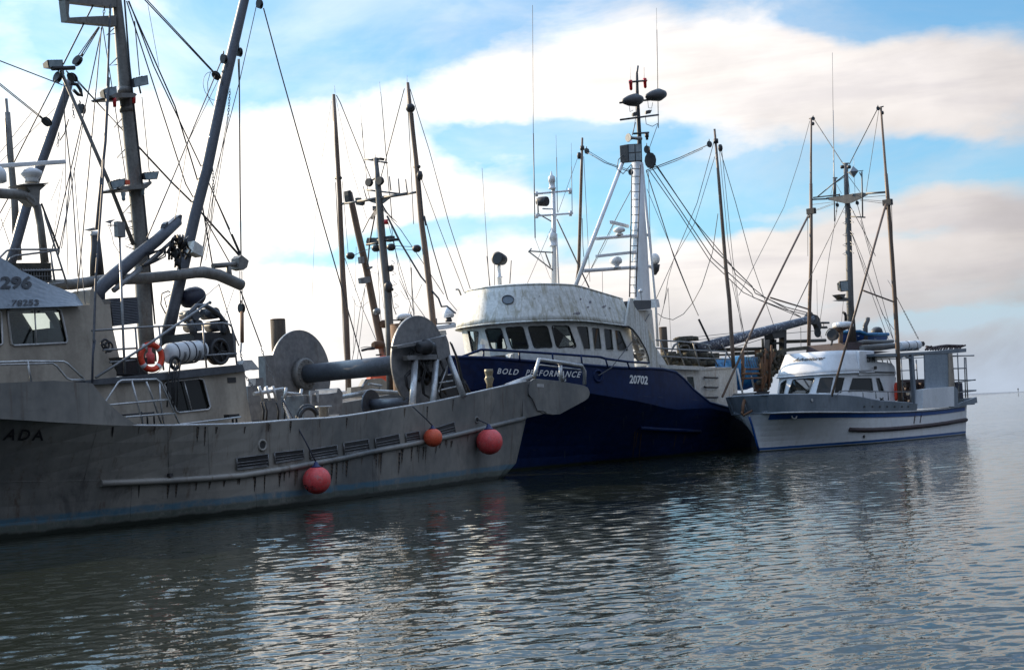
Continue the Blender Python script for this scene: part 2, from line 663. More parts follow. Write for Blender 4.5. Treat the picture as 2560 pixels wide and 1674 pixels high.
def glass_mat(name, tint, alpha, rough=0.03):
    """window pane: thin, partly see-through, mirrors the sky"""
    m = bpy.data.materials.new(name)
    m.use_nodes = True
    nt = m.node_tree
    nt.nodes.remove(nt.nodes['Principled BSDF'])
    b = NB(nt)
    tr = b.n('ShaderNodeBsdfTransparent')
    tr.inputs[0].default_value = (*tint, 1)
    gl = b.n('ShaderNodeBsdfGlossy')
    gl.inputs['Roughness'].default_value = rough
    df = b.n('ShaderNodeBsdfDiffuse')
    df.inputs[0].default_value = (0.05, 0.055, 0.05, 1)
    fr = b.n('ShaderNodeFresnel')
    fr.inputs[0].default_value = 1.5
    m1 = b.n('ShaderNodeMixShader')
    m1.inputs[0].default_value = alpha
    nt.links.new(tr.outputs[0], m1.inputs[1])
    nt.links.new(df.outputs[0], m1.inputs[2])
    m2 = b.n('ShaderNodeMixShader')
    nt.links.new(fr.outputs[0], m2.inputs[0])
    nt.links.new(m1.outputs[0], m2.inputs[1])
    nt.links.new(gl.outputs[0], m2.inputs[2])
    nt.links.new(m2.outputs[0], nt.nodes['Material Output'].inputs[0])
    return m


ALU = band_mat('weathered_aluminium_hull', ((.098, .104, .105), (.315, .297, .265)), [(-1, 0.14, (.010, .015, .010), 1.0, .06), (0.14, .30, (.04, .065, .05), .75, .05), (.30, .46, (.012, .13, .22), .65, .04)], .44, .16, .2, (.06, .062, .064), .75, .42, streak=((.095, .058, .034), .8))
ALU_HOUSE = mat('aluminium_house', (.26, .23, .19), (.42, .375, .31), .5, .15, 1.1, (1, 1, .3), .012, (.16, .13, .10), .4)
ALU_DARK = mat('dark_grey_aluminium', (.05, .055, .065), (.09, .10, .115), .45, .1, 1.5, (1, 1, .4), .01)
ALU_BRIGHT = mat('bright_aluminium', (.34, .34, .34), (.55, .55, .54), .36, .55, 3.0, (1, 1, .4), .006)
GALV = mat('galvanised_steel', (.16, .165, .17), (.27, .27, .27), .45, .5, 4.0, (1, 1, .4), .006, (.12, .08, .05), .4)
DARKMAST = mat('dark_mast_paint', (.075, .075, .075), (.13, .128, .122), .5, .1, 2.2, (1, 1, .3), .006, (.08, .05, .03), .6)
MASTGREY = mat('grey_mast_paint', (.13, .127, .12), (.22, .213, .198), .5, .1, 2.2, (1, 1, .3), .006, (.10, .06, .035), .65)
DRUMGREY = mat('worn_drum_aluminium', (.13, .135, .145), (.24, .235, .23), .42, .25, .8, (1, 1, .5), .01, (.08, .07, .06), .6)
BOOMBLUE = mat('slate_boom_paint', (.045, .052, .068), (.085, .092, .108), .42, .15, 2.0, (1, 1, .3), .006)
BLACK = mat('black_steel', (.012, .012, .014), (.03, .03, .032), .5, 0, 3.0, (1, 1, 1), .004)
RUBBER = mat('black_rubber_hose', (.010, .010, .012), (.022, .022, .024), .6, 0, 5.0, (1, 1, 1), .0)
WIRE = mat('rigging_wire', (.035, .035, .04), (.07, .07, .075), .5, .4, 6.0, (1, 1, 1), .0, fine=False)
ROPE = mat('rope', (.16, .14, .11), (.27, .25, .21), .85, 0, 20.0, (1, 1, 1), .0, fine=False)
ROPE_DARK = mat('dark_rope', (.03, .035, .05), (.06, .065, .08), .85, 0, 20.0, (1, 1, 1), .0, fine=False)
NAVY = band_mat('navy_hull_paint', ((.0015, .007, .036), (.0025, .017, .076)), [(-1, .10, (.015, .02, .012), 1.0, .05)], .42, .06, 0, (.008, .022, .08), .5, .6, .006, streak=((.02, .015, .02), .35))
WHITE_OLD = mat('aged_white_paint', (.50, .505, .47), (.69, .69, .66), .5, 0, 1.15, (1.3, 1.3, .06), .006, (.22, .185, .085), .62, s_lo=.46, s_hi=.66)
WALLWHITE = mat('wheelhouse_white', (.50, .50, .47), (.63, .63, .60), .5, 0, .9, (1, 1, .2), .004, (.30, .27, .18), .45)
WHITE = mat('white_paint', (.60, .62, .64), (.74, .75, .76), .42, 0, 1.2, (1, 1, .3), .003, (.42, .40, .34), .3)
WHITE_RUST = mat('rust_stained_white', (.40, .40, .37), (.56, .56, .53), .55, 0, 1.5, (1, 1, .18), .006, (.24, .12, .05), .7)
WHITEGEAR = mat('white_fibreglass', (.62, .63, .64), (.74, .75, .75), .35, 0, 3.0, (1, 1, 1), .0, fine=False)
POLE = mat('varnished_pole', (.095, .062, .044), (.18, .118, .08), .5, 0, 2.5, (1, 1, .15), .003)
RUST = mat('rusty_steel', (.075, .035, .018), (.17, .085, .04), .8, 0, 4.0, (1, 1, .5), .01)
PILEWOOD = mat('creosoted_pile', (.03, .022, .016), (.075, .05, .032), .85, 0, 6.0, (1, 1, .12), .02)
ORANGE = mat('orange_float', (.62, .075, .03), (.72, .12, .05), .55, 0, 2.5, (1, 1, 1), .004, (.30, .12, .09), .5)
BUOYRED = mat('faded_red_buoy', (.64, .05, .055), (.74, .11, .105), .5, 0, 3.0, (1, 1, 1), .004, (.36, .20, .19), .85)
BUOYBLUE = mat('blue_buoy_collar', (.012, .016, .07), (.02, .03, .12), .5, 0, 4.0, (1, 1, 1), .0)
LIFERING = mat('orange_lifebuoy', (.72, .055, .02), (.80, .08, .03), .5, 0, 3.0, (1, 1, 1), .002)
TARP = mat('blue_tarpaulin', (.01, .10, .26), (.03, .22, .42), .45, 0, 2.5, (1, 1, .6), .06, (.005, .04, .10), .7)
NET = mat('heaped_net', (.03, .035, .03), (.09, .08, .06), .9, 0, 6.0, (1, 1, 1), .06, (.15, .10, .05), .5)
DRUMRUST = mat('rusty_drum', (.06, .032, .02), (.15, .08, .035), .75, 0, 2.5, (1, 1, 1), .01, (.30, .15, .03), .6)
BLACKPAINT = mat('black_lettering', (.008, .008, .010), (.014, .014, .018), .6, 0, 5.0, (1, 1, 1), .0, fine=False)
WHITEPAINT = mat('white_lettering', (.62, .63, .64), (.75, .76, .76), .6, 0, 5.0, (1, 1, 1), .0, fine=False)
GREYBULWARK = mat('grey_bulwark_paint', (.135, .165, .195), (.21, .24, .27), .5, 0, 1.4, (1, 1, .3), .006, (.10, .11, .12), .5)
BLUEPANEL = mat('pale_blue_panel', (.19, .235, .28), (.25, .295, .335), .55, 0, 1.4, (1, 1, .3), .006)
BLUETRIM = mat('blue_trim_paint', (.006, .05, .20), (.012, .085, .30), .4, 0, 2.0, (1, 1, 1), .0)
RUBRAIL = mat('worn_dark_rubbing_strip', (.03, .022, .025), (.075, .05, .05), .7, 0, 3.0, (1, 1, 1), .008)
HULLWHITE = band_mat('white_hull_paint', ((.68, .70, .72), (.78, .79, .80)), [(-1, .05, (.03, .035, .02), 1.0, .03), (.06, .17, (.015, .08, .24), 1.0, .012)], .38, .03, 0, (.40, .37, .28), .3, .6, .003, streak=((.36, .27, .15), .25))
GLASS = glass_mat('window_glass', (.82, .88, .86), .10)
GLASS_DARK = glass_mat('tinted_window_glass', (.04, .05, .055), .3)
BROW = mat('grey_blue_paint', (.13, .155, .18), (.19, .22, .25), .5, 0, 1.5, (1, 1, .4), .006)
GLASS_LIGHT = glass_mat('dirty_window_glass', (.50, .58, .55), .35)
LAMPGLASS = mat('lamp_lens', (.17, .23, .26), (.30, .36, .38), .2, 0, 5, (1, 1, 1), 0, fine=False)
REDLENS = mat('red_lens', (.45, .008, .012), (.55, .015, .02), .25, 0, 3, (1, 1, 1), .0, fine=False)
NAVY.node_tree.nodes['Principled BSDF'].inputs['Specular IOR Level'].default_value = .22
BLUEDRUM = mat('blue_black_float_bag', (.010, .013, .03), (.02, .026, .055), .5, 0, 3, (1, 1, 1), .01)
LINING = mat('dark_wheelhouse_lining', (.05, .042, .034), (.09, .075, .06), .7, 0, 3, (1, 1, 1), .0)
INTERIOR = mat('wheelhouse_fittings', (.02, .02, .02), (.05, .05, .045), .7, 0, 3, (1, 1, 1), .0)


# ------------------------------------------------------------------ water
def build_water():
    import numpy as np
    rg = np.random.default_rng(11)
    r = np.concatenate([3.0 * (6.0 / 3.0) ** np.linspace(0, 1, 8, endpoint=False), 6.0 * (95.0 / 6.0) ** np.linspace(0, 1, 840, endpoint=False), 95.0 * (6000.0 / 95.0) ** np.linspace(0, 1, 60)])
    fa = math.radians(32)
    th = np.concatenate([np.linspace(-fa, fa, 580), np.linspace(fa, 2 * math.pi - fa, 62)[1:-1]])
    Rr, T = np.meshgrid(r, th, indexing='ij')
    X, Y = Rr * np.sin(T), Rr * np.cos(T)
    Z = np.zeros_like(X)
    # small wind ripples as real waves where the viewer can resolve them
    n = 110
    lam = np.exp(rg.uniform(math.log(.115), math.log(.85), n))
    ang = rg.normal(math.radians(-78), math.radians(34), n)
    sl = rg.uniform(.6, 1.4, n) * np.where(lam < .6, 1.0, .75)
    sl *= WAVE_SLOPE / math.sqrt((sl ** 2).sum() / 2)
    kk = 2 * math.pi / lam
    for i in range(n):
        ph = kk[i] * (X * math.cos(ang[i]) + Y * math.sin(ang[i])) + rg.uniform(0, 6.28)
        # waves shorter than the mesh can carry are left to the material
        fade = np.clip((lam[i] / (Rr * .0034) - 1.9) / 1.6, 0, 1)
        Z += fade * sl[i] / kk[i] * np.sin(ph + .45 * np.sin(ph))
    gust = 1 + .30 * np.sin(X * .21 + .5 * np.sin(Y * .17)) * np.sin(Y * .13 + 1.0) + .2 * np.sin(X * .07 - Y * .05)
    # sheltered water close to the hulls is smoother
    yl = np.interp(X, [-30, -11.6, -.9, 0, 10.7, 22.4, 23.5, 30], [12, 31.2, 48.4, 57, 61.7, 70, 200, 400])
    dd = np.clip((yl - Y) / 10.0, 0, 1)
    gust *= .34 + .66 * dd * dd * (3 - 2 * dd)
    Z *= gust * np.clip((95 - Rr) / 30, 0, 1) * np.clip((Rr - 5) / 2, 0, 1) * np.clip((fa - np.abs(T)) / .06, 0, 1)
    nr, na = X.shape
    co = np.stack([X, Y, Z], -1).reshape(-1, 3).astype(np.float32)
    i0 = np.arange(nr - 1)[:, None] * na + np.arange(na)[None, :]
    i1 = np.arange(nr - 1)[:, None] * na + (np.arange(na)[None, :] + 1) % na
    quads = np.stack([i0, i0 + na, i1 + na, i1], -1).reshape(-1, 4)
    me = bpy.data.meshes.new('water')
    me.vertices.add(len(co))
    me.vertices.foreach_set('co', co.ravel())
    me.loops.add(quads.size + na)
    me.loops.foreach_set('vertex_index', np.concatenate([quads.ravel(), np.arange(na)]).astype(np.int32))
    me.polygons.add(len(quads) + 1)
    me.polygons.foreach_set('loop_start', np.concatenate([np.arange(len(quads)) * 4, [quads.size]]).astype(np.int32))
    me.update(calc_edges=True)
    me.validate()
    me.polygons.foreach_set('use_smooth', np.ones(len(me.polygons), dtype=bool))
    if me.polygons[0].normal.z < 0:
        me.flip_normals()
    m = bpy.data.materials.new('harbour_water')
    m.use_nodes = True
    nt = m.node_tree
    b = NB(nt)
    pb = nt.nodes['Principled BSDF']
    pb.inputs['Base Color'].default_value = (.015, .018, .012, 1)
    pb.inputs['Roughness'].default_value = .02
    pb.inputs['IOR'].default_value = 1.33
    geo = b.n('ShaderNodeNewGeometry').outputs['Position']
    mp = b.n('ShaderNodeMapping')
    mp.inputs['Rotation'].default_value = (0, 0, R(8))
    mp.inputs['Scale'].default_value = (1.0, 1.35, 1.0)
    nt.links.new(geo, mp.inputs[0])
    v = mp.outputs[0]
    h1 = b.noise(v, 2.1, 2.0, 0.5, 0.5)
    h2 = b.noise(v, 5.5, 2.0, 0.5, 0.4)
    h3 = b.noise(v, 0.28, 2.0, 0.5)
    hh = b.m('ADD', b.m('MULTIPLY', h1, WATER_H[0]), b.m('ADD', b.m('MULTIPLY', h2, WATER_H[1]), b.m('MULTIPLY', h3, WATER_H[2])))
    # ruffled and calmer patches
    gust = b.ramp(b.noise(geo, 0.05, 2.0, 0.5), 0.3, 0.7)
    hh = b.m('MULTIPLY', hh, b.m('ADD', 0.75, b.m('MULTIPLY', gust, 0.5)))
    # nearer than this the mesh itself carries the ripples, and the material only the finest ones
    far = b.ramp(b.vm('LENGTH', geo), 22.0, 75.0)
    hn = b.m('MULTIPLY', b.noise(geo, 9.0, 2.0, 0.5), 0.0035)
    hh = b.m('ADD', hn, b.m('MULTIPLY', hh, far))
    bp = b.n('ShaderNodeBump')
    bp.inputs['Strength'].default_value = 1.0
    bp.inputs['Distance'].default_value = 1.0
    nt.links.new(hh, bp.inputs['Height'])
    nt.links.new(bp.outputs[0], pb.inputs['Normal'])
    me.materials.append(m)
    o = bpy.data.objects.new('water', me)
    COL.objects.link(o)
    o['kind'] = 'structure'
    o['label'] = 'dark rippled harbour water reaching to the horizon'
    o['category'] = 'water'


WAVE_SLOPE = .112
WATER_H = (0.060, 0.007, 0.06)
build_water()


# ------------------------------------------------------------------ hull loft
def curve(tab):
    """smooth curve through (x, y) pairs"""
    def f(x):
        if x <= tab[0][0]:
            return tab[0][1]
        if x >= tab[-1][0]:
            return tab[-1][1]
        for i in range(len(tab) - 1):
            if tab[i][0] <= x <= tab[i + 1][0]:
                x0, y0 = tab[i]
                x1, y1 = tab[i + 1]
                m0 = (y1 - tab[i - 1][1]) / (x1 - tab[i - 1][0]) if i > 0 else (y1 - y0) / (x1 - x0)
                m1 = (tab[i + 2][1] - y0) / (tab[i + 2][0] - x0) if i + 2 < len(tab) else (y1 - y0) / (x1 - x0)
                h_ = x1 - x0
                t = (x - x0) / h_
                return (2 * t ** 3 - 3 * t * t + 1) * y0 + (t ** 3 - 2 * t * t + t) * h_ * m0 + (-2 * t ** 3 + 3 * t * t) * y1 + (t ** 3 - t * t) * h_ * m1
    return f


def sheer(F, px, wt):
    """heights along a rail seen at the photo points px, when it lies at wt(s)"""
    out = []
    for p in px:
        w = wt(10)
        for _ in range(12):
            s_, _w, z_ = F.L(F.W(p, w))
            w = wt(s_)
        out.append((s_, z_))
    return out


def hull_rows(F, S, wl, wt, zt, c, zdeck, flare, shift, levels, thick=.12, knuckle=None):
    rows = []
    for s_ in S:
        top = zt(s_)
        port = []
        zz = [top * k for k in levels]
        if knuckle:
            kn = min(knuckle(s_), top * .97)
            zz = [kn * k for k in levels] + [kn + (top - kn) * k for k in (.33, .66, 1.0)]
        for z in [-.5, -.15] + zz:
            k = max(0.0, z) / top
            if knuckle:
                kz = kn / top
                e = min(1.0, k / kz) if kz > 0 else 1
                w = wl(s_) + (wt(s_) - wl(s_)) * (e ** flare(s_))
            else:
                w = wl(s_) + (wt(s_) - wl(s_)) * (k ** flare(s_))
            if z < 0:
                w = w + (c - w) * .06 * (-z / .15)
            port.append((s_ + shift(s_, z), w, z))
        w1 = wt(s_)
        zd = zdeck(s_)
        wo = w1
        for (qa, wa, za), (qb, wb, zb) in zip(port[1:-1], port[2:]):
            if za <= zd <= zb:
                wo = wa + (wb - wa) * (zd - za) / (zb - za)
        inner = [(s_ + shift(s_, top), min(c, w1 + thick), top), (s_ + shift(s_, zd), min(c, max(wo, w1) + thick), zd)]
        half = port + inner
        rows.append([F.P(*p) for p in half] + [F.P(q, 2 * c - w, z) for (q, w, z) in half[::-1]])
    return rows


def tube_on(bvh, pts, r, off, n=8):
    q = [on(bvh, p, off) for p in pts]
    return [x for x in q if x is not None]


def wire(F, pts, root, r=.011, name='stay_wire', mt=None, n=5, sag=0.0):
    """a rope or wire through (photo point, w) pairs"""
    P = [F.W(p, w) for (p, w) in pts]
    if sag and len(P) == 2:
        a, b = P
        P = [a.lerp(b, t / 12) - Vector((0, 0, sag * 4 * (t / 12) * (1 - t / 12))) for t in range(13)]
    return build(name, M().tube(P, r * 1.35, n, False), mt or WIRE, root)


def chain(F, pts, root, name='chain'):
    P = [F.W(p, w) for (p, w) in pts]
    m = M()
    for a, b in zip(P[:-1], P[1:]):
        L = (b - a).length
        k = max(2, int(L / .085))
        t = (b - a).normalized()
        x = t.cross(Vector((0, 1, .3))).normalized()
        y = t.cross(x)
        for i in range(k):
            c_ = a + (b - a) * ((i + .5) / k)
            ax = x if i % 2 else y
            ring = [c_ + t * (.06 * math.cos(q)) + ax * (.028 * math.sin(q)) for q in [2 * math.pi * j / 8 for j in range(9)]]
            m.tube(ring, .011, 4, False)
    return build(name, m, GALV, root)


def block(F, p, w, root, L=.26, wd=.09, ang=None, name='pulley_block'):
    """a pulley block: two cheeks and a sheave"""
    c_ = F.W(p, w)
    d = ang or Vector((0, 0, -1))
    d = d.normalized()
    x = d.cross(Vector((.5, .85, 0))).normalized()
    y = d.cross(x)
    m = M()
    for k in (-1, 1):
        ring = [c_ + y * (k * .045) + d * (L / 2 * math.cos(q)) + x * (wd * math.sin(q)) for q in [2 * math.pi * j / 12 for j in range(12)]]
        m.prism(ring, y * (.018 * k))
    m.lathe(c_ - y * .04, y, [(0, wd * .8), (.08, wd * .8)], 12)
    m.tube([c_ - d * L * .5, c_ - d * L * .8], .02, 6)
    return build(name, m, BLACK, root)


def floodlight(F, quad, w, root, depth=.22, bracket=None, lens=True, frame=None):
    """boxy deck floodlight: tapered body, lens face, yoke"""
    P = [F.W(p, w) for p in quad]
    nrm = (P[1] - P[0]).cross(P[3] - P[0]).normalized()
    if nrm.dot(P[0] - EYEP) < 0:
        nrm = -nrm
    c_ = sum(P, Vector()) / 4
    back = [c_ + (p - c_) * .62 + nrm * depth for p in P]
    m = M().loft([P, back], True, True)
    for t in range(1, 5):
        k = t / 5
        a, b = P[0].lerp(P[1], k), back[0].lerp(back[1], k)
        m.beam(a.lerp(b, .25), b, .015, .06)
    if bracket:
        m.tube([c_ + nrm * depth * .4, F.W(bracket, w)], .025, 6)
    o = build('floodlight', m, BLACK, root)
    if lens:
        q = [c_ + (p - c_) * .86 - nrm * .012 for p in P]
        build('lens', M().prism(q, nrm * .008), LAMPGLASS, o)
    return o


def railing(F, tubes, w, root, r=.02, mt=None, name='railing'):
    m = M()
    for t in tubes:
        m.tube([F.W(p if not isinstance(p[0], tuple) else p[0], w if not isinstance(p[0], tuple) else p[1]) for p in t], r, 7)
    return build(name, m, mt or GALV, root)


def plate(F, pts, w, th):
    return M().prism([F.W(p, w) for p in pts], F.n * th)


def ringpts(P, close=True):
    return P + [P[0], P[1]] if close else P


# =================================================================== BOAT 1: grey aluminium seiner, nearest
F1 = Frame(-11.593, 31.2135, 58)
boat1 = thing('seiner', F1.o, F1.a, 'grey bare-aluminium fishing boat nearest the camera, big net drum at its stern', 'fishing boat', 'fishing boats rafted in the harbour')
C1 = 2.5
wl1 = curve([(-9, 2.4), (-6, 1.3), (-3, .8), (0, .12), (3, -.42), (6.4, -.88), (9, -1.0), (12, -.85), (15, -.55), (18, -.2), (20.3, .05), (24, .4)])
wt1 = curve([(-9, 2.3), (-6, .2), (-3, -.75), (0, -1.15), (3, -1.25), (6, -1.25), (9, -1.2), (12, -1.05), (15, -.78), (18, -.45), (20, -.22), (24, .1)])
SH1 = sheer(F1, [(0, 1047), (134, 1055), (247, 1062), (334, 1064), (418, 1064.5), (631, 1059), (728, 1051), (850, 1043), (1001, 1018.7), (1082, 1006), (1197, 980), (1318, 953)], wt1)
zt1 = curve([(-10, 3.6), (-5, 3.1)] + SH1)
S1 = [-9.2, -8, -6.5, -5, -3.5, -2, -.5, 1, 2.5, 4, 5.5, 7, 8.5, 10, 11.5, 13, 14.5, 16, 17.5, 19, 20.5, 21.8, SH1[-1][0]]
SE1 = S1[-1]


def shift1(s_, z):
    if s_ > 20.6:
        k = (s_ - 20.6) / (SE1 - 20.6)
        return k * min(0, -(2.1 - z) * .42 - max(0, .5 - z) ** 2 * 2.6 if z < 2.1 else 0)
    if s_ < -5:
        return (-5 - s_) / 4.2 * -.45 * z
    return 0


h1 = M().loft(hull_rows(F1, S1, wl1, wt1, zt1, C1, lambda s_: 1.15 if s_ > 1 else 1.9, lambda s_: 1.0 + max(0, (5 - s_) * .16), shift1, [.001, .14, .28, .42, .56, .70, .84, 1.0]), True, True, False)
build('hull', h1, ALU, boat1)
BV1 = h1.bvh()
m = M()
m.tube([F1.P(s_, wt1(s_) + .05, zt1(s_) + .012) for s_ in [-8 + .5 * k for k in range(61)] if s_ < SE1] + [F1.P(SE1, wt1(SE1) + .05, zt1(SE1) + .012)], .035, 6)
build('gunwale_bar', m, ALU_BRIGHT, boat1)  # bright bar put in for the lit top edge of the bulwark
# rubbing rail, welded plate seams
m = M()
rr = [(250, 1206), (320, 1204), (420, 1200), (520, 1194), (600, 1188), (700, 1173), (760, 1162), (850, 1146), (921, 1130), (1000, 1115), (1082, 1099), (1150, 1084), (1198, 1072), (1260, 1057), (1309, 1045)]
m.tube([on(BV1, p, .03) for p in rr], .085, 8)
build('rubbing_rail', m, ALU, boat1)
m = M()
for pts in ([(520, 1066), (522, 1130), (524, 1190)], [(720, 1056), (722, 1100), (726, 1165)], [(900, 1040), (902, 1080), (905, 1130)], [(1060, 1012), (1061, 1050), (1064, 1098)], [(640, 1190), (640, 1230), (642, 1270)], [(930, 1135), (932, 1180), (934, 1230)], [(330, 1210), (328, 1250), (325, 1300)], [(245, 1065), (230, 1120), (210, 1200)], [(420, 1067), (421, 1130), (423, 1196)], [(0, 1204), (90, 1202), (250, 1200)], [(1210, 985), (1212, 1020), (1208, 1062)]):
    q = [on(BV1, p, .001) for p in pts]
    m.tube([x for x in q if x], .006, 4)
build('weld_seam', m, ALU, boat1)
# freeing ports: black plates on the skin stand in for shaded openings, with grilles
fp = [((590, 1144), (668, 1134), (669, 1164), (590, 1173)), ((684, 1131), (756, 1123), (757, 1145), (686, 1157)), ((773, 1123), (840, 1112), (842, 1137), (775, 1148)),
      ((857, 1107), (919, 1097), (921, 1124), (859, 1135)), ((936, 1096), (995, 1084), (997, 1111), (938, 1122)), ((1012, 1083), (1046, 1077), (1048, 1099), (1014, 1105)), ((1080, 1071), (1134, 1054), (1136, 1081), (1082, 1093))]
for q in fp:
    P = [on(BV1, p, .022) for p in q]
    nn = (P[1] - P[0]).cross(P[3] - P[0]).normalized()
    if nn.dot(P[0] - EYEP) > 0:
        nn = -nn
    f_ = build('freeing_port', M().prism(P, nn * .004), BLACK, boat1)
    m = M()
    for k in (.42, .68, .9):
        a, b = P[0].lerp(P[3], k), P[1].lerp(P[2], k)
        m.tube([a + nn * .012, b + nn * .012], .010, 5)
    ring = P + [P[0]]
    for a, b in zip(ring[:-1], ring[1:]):
        m.tube([a + nn * .01, b + nn * .01], .016, 5)
    build('grille', m, GALV, f_)
for p, rp in (((655, 1112), .13), ((1191, 1049), .09)):
    c_ = on(BV1, p, .01)
    nn = (EYEP - c_).normalized() * .2 - F1.n
    o = build('hawse_ring', M().torus(c_, nn, rp, .035, 20, 8), ALU, boat1)
    build('hawse_hole', M().lathe(c_ - nn.normalized() * .02, nn, [(0, rp), (.025, rp)], 18), BLACK, o)
for p in ((423, 1186),):
    c_ = on(BV1, p, .02)
    build('drain_spout', M().box(c_, F1.u * .06, F1.n * .06, Vector((0, 0, .04))), BLACK, boat1)
# rust and dirt runs below the ports, the gunwale and the rubbing rail
rs = random.Random(5)
m = M()
for (x, y, n_, L0) in [((q[2][0] + q[3][0]) / 2, (q[2][1] + q[3][1]) / 2 + 14, 4, 45) for q in fp] + [(x, 1066 - max(0, x - 640) * .14, 1, 40) for x in range(300, 1180, 55)] + [(x, 1204 - max(0, x - 560) * .197, 1, 38) for x in range(340, 1230, 48)]:
    for _ in range(n_):
        xx = x + rs.uniform(-34, 34)
        L_ = L0 * rs.uniform(.4, 1.3)
        wd_ = rs.uniform(1.2, 4.0)
        k = 5
        P = []
        for j in range(k + 1):
            t = j / k
            P.append([on(BV1, (xx + sgn * wd_ * (1 - t) ** .6 * rs.uniform(.7, 1.2) - t * 2, y + L_ * t), .003) for sgn in (-1, 1)])
        m.loft(P)
build('rust_stain', m, mat('rust_run', (.15, .115, .085), (.24, .19, .15), .7, 0, 4.0, (1, 1, .3), 0), boat1, keep=True)
# lettering on the bow
lettering('lettering', 'ADA', [c3(15, 715), c3(322, 718), c3(320, 640), c3(45, 628)], BV1, BLACKPAINT, boat1, .02, .18, space=1.35)
# stern guard plate and its frame
gw = wt1(23) - .03
g = [c13(*p) for p in ((300, 620), (800, 672), (1320, 765), (1395, 810), (1430, 900), (1425, 960), (1400, 1020), (1340, 1070), (820, 1352), (690, 1362), (480, 1335), (360, 1275), (260, 1040), (180, 960), (175, 850), (200, 740), (250, 660))]
o = build('stern_guard', plate(F1, g, gw, .10), ALU, boat1, bevel=.012)
build('stern_plate', plate(F1, [c13(*p) for p in ((60, 700), (230, 665), (300, 640), (300, 1040), (380, 1270), (500, 1330), (480, 1345), (170, 1420), (60, 1450))], gw + .03, .06), ALU, boat1)
E_ = [c13(*p) for p in ((270, 640), (175, 745), (165, 930), (255, 1050), (350, 1275), (480, 1288), (540, 1325))]
m.tube([F1.W(p, gw - .012) for p in E_], .014, 6)
build('weld_seam', m, BLACK, o)
m = M()
for pts in ([(290, 600), (385, 235), (800, 290), (1260, 360), (1320, 470), (1320, 745)], [(825, 350), (835, 690)]):
    m.tube([F1.W(c13(*p), gw + .05) for p in pts], .075, 10)
o2 = build('stern_frame', m, ALU_BRIGHT, boat1)
m = M()
for pts in ([(395, 340), (760, 385)], [(860, 400), (1235, 440)], [(895, 600), (935, 650)]):
    m.tube([F1.W(c13(*p), gw + .25) for p in pts], .03, 8)
build('guide_bar', m, ALU_BRIGHT, boat1)
m = M().torus(F1.W(c13(910, 635), gw + .02), F1.n, .09, .03, 16, 6)
build('pad_eye', m, GALV, boat1)
build('name_plate', plate(F1, [c13(345, 725), c13(485, 735), c13(490, 800), c13(350, 790)], gw - .012, .01), ALU_BRIGHT, boat1)
# stern roller tube and far-side bulwark cap
m = M().tube([F1.W(c5(1190, 1385), .4), F1.W(c5(1540, 1235), .4)], .085, 10)
m.tube([F1.W(c5(1240, 1330), .6), F1.W(c5(1540, 1215), .6)], .04, 8)
build('stern_roller', m, ALU_BRIGHT, boat1)
p0 = F1.W(c5(1060, 1405), 1.0)
k = 118 / 4.716 * 47 / 3500 / 2
o = build('fairlead', M().lathe(p0, (0, 0, 1), [(0, k * .75), (.25, k * .6), (.45, k * 1.05), (.52, k * .8), (.58, k * .75), (.70, k * .95), (.80, k * .9)], 16), mat('warm_lit_casting', (.13, .11, .07), (.22, .18, .11), .45, .3, 4), boat1)  # yellow in the casting's colour stands for warm sun on it
m = M().prism([F1.W(c5(*p), .2) for p in ((830, 1415), (1200, 1390), (1200, 1412), (850, 1470))], F1.n * 1.2)
build('stern_deck_plate', m, ALU_BRIGHT, boat1)

# raised plating forward of the deck
wp = wt1(1.5) - .004
o = build('raised_bulwark', plate(F1, [c3(*p) for p in ((-700, 315), (-300, 302), (0, 290), (400, 272), (690, 292), (720, 330), (790, 420), (900, 520), (1010, 596), (1060, 612), (740, 602), (400, 583), (0, 558), (-300, 540), (-700, 520))], wp, .08), ALU, boat1)
railing(F1, [[c3(-300, 150), c3(0, 135), c3(200, 128), c3(475, 130), c3(505, 145), c3(630, 262)], [c3(205, 125), c3(235, 285)], [c3(-300, 160), c3(200, 148), c3(390, 142), c3(425, 165), c3(500, 255), c3(530, 268), c3(630, 265)]], wp + .04, boat1, .024, ALU_BRIGHT, 'bow_rail')
railing(F1, [[c3(795, 445), c3(790, 430), c3(885, 285), c3(910, 270), c3(1170, 262), c3(1205, 290), c3(1345, 605)], [c3(985, 270), c3(1070, 600)], [c3(810, 455), c3(1030, 435), c3(1255, 415)], [c3(940, 545), c3(1310, 517)], [c3(1345, 600), c3(1800, 545)]], wp + .10, boat1, .024, ALU_BRIGHT, 'side_rail')
railing(F1, [[c3(1095, 280), c3(1130, 370), c3(1210, 600)], [c3(1195, 290), c3(1200, 420), c3(1225, 600)]], wp + .5, boat1, .024, ALU_BRIGHT, 'inner_rail')

# deckhouse with its window
wd = -.10
dh = M().prism([F1.W(c3(*p), wd) for p in ((640, 275), (1830, 195), (1850, 400), (1895, 640), (640, 640))], F1.n * 5.2)
inn = M().prism([F1.W(c3(*p), wd) + F1.n * .12 for p in ((700, 300), (1815, 215), (1840, 400), (1875, 660), (700, 660))], F1.n * 4.96)
wq = [c3(*p) for p in ((1228, 300), (1245, 280), (1490, 256), (1520, 265), (1575, 465), (1560, 488), (1340, 512), (1318, 500))]
wc = M().prism([F1.W(p, wd) - F1.n * .3 for p in wq], F1.n * 6.2)
o = build('deckhouse', carve(dh, [inn, wc]), ALU_HOUSE, boat1, lining=LINING)
win = build('window', plate(F1, wq, wd + .05, .01), GLASS_DARK, o)
m = M()
P = [F1.W(p, wd - .01) for p in wq]
m.tube(ringpts(P), .028, 6)
m.tube([F1.W(c3(1375, 270), wd - .01), F1.W(c3(1435, 500), wd - .01)], .018, 6)
build('window_frame', m, ALU_BRIGHT, o)
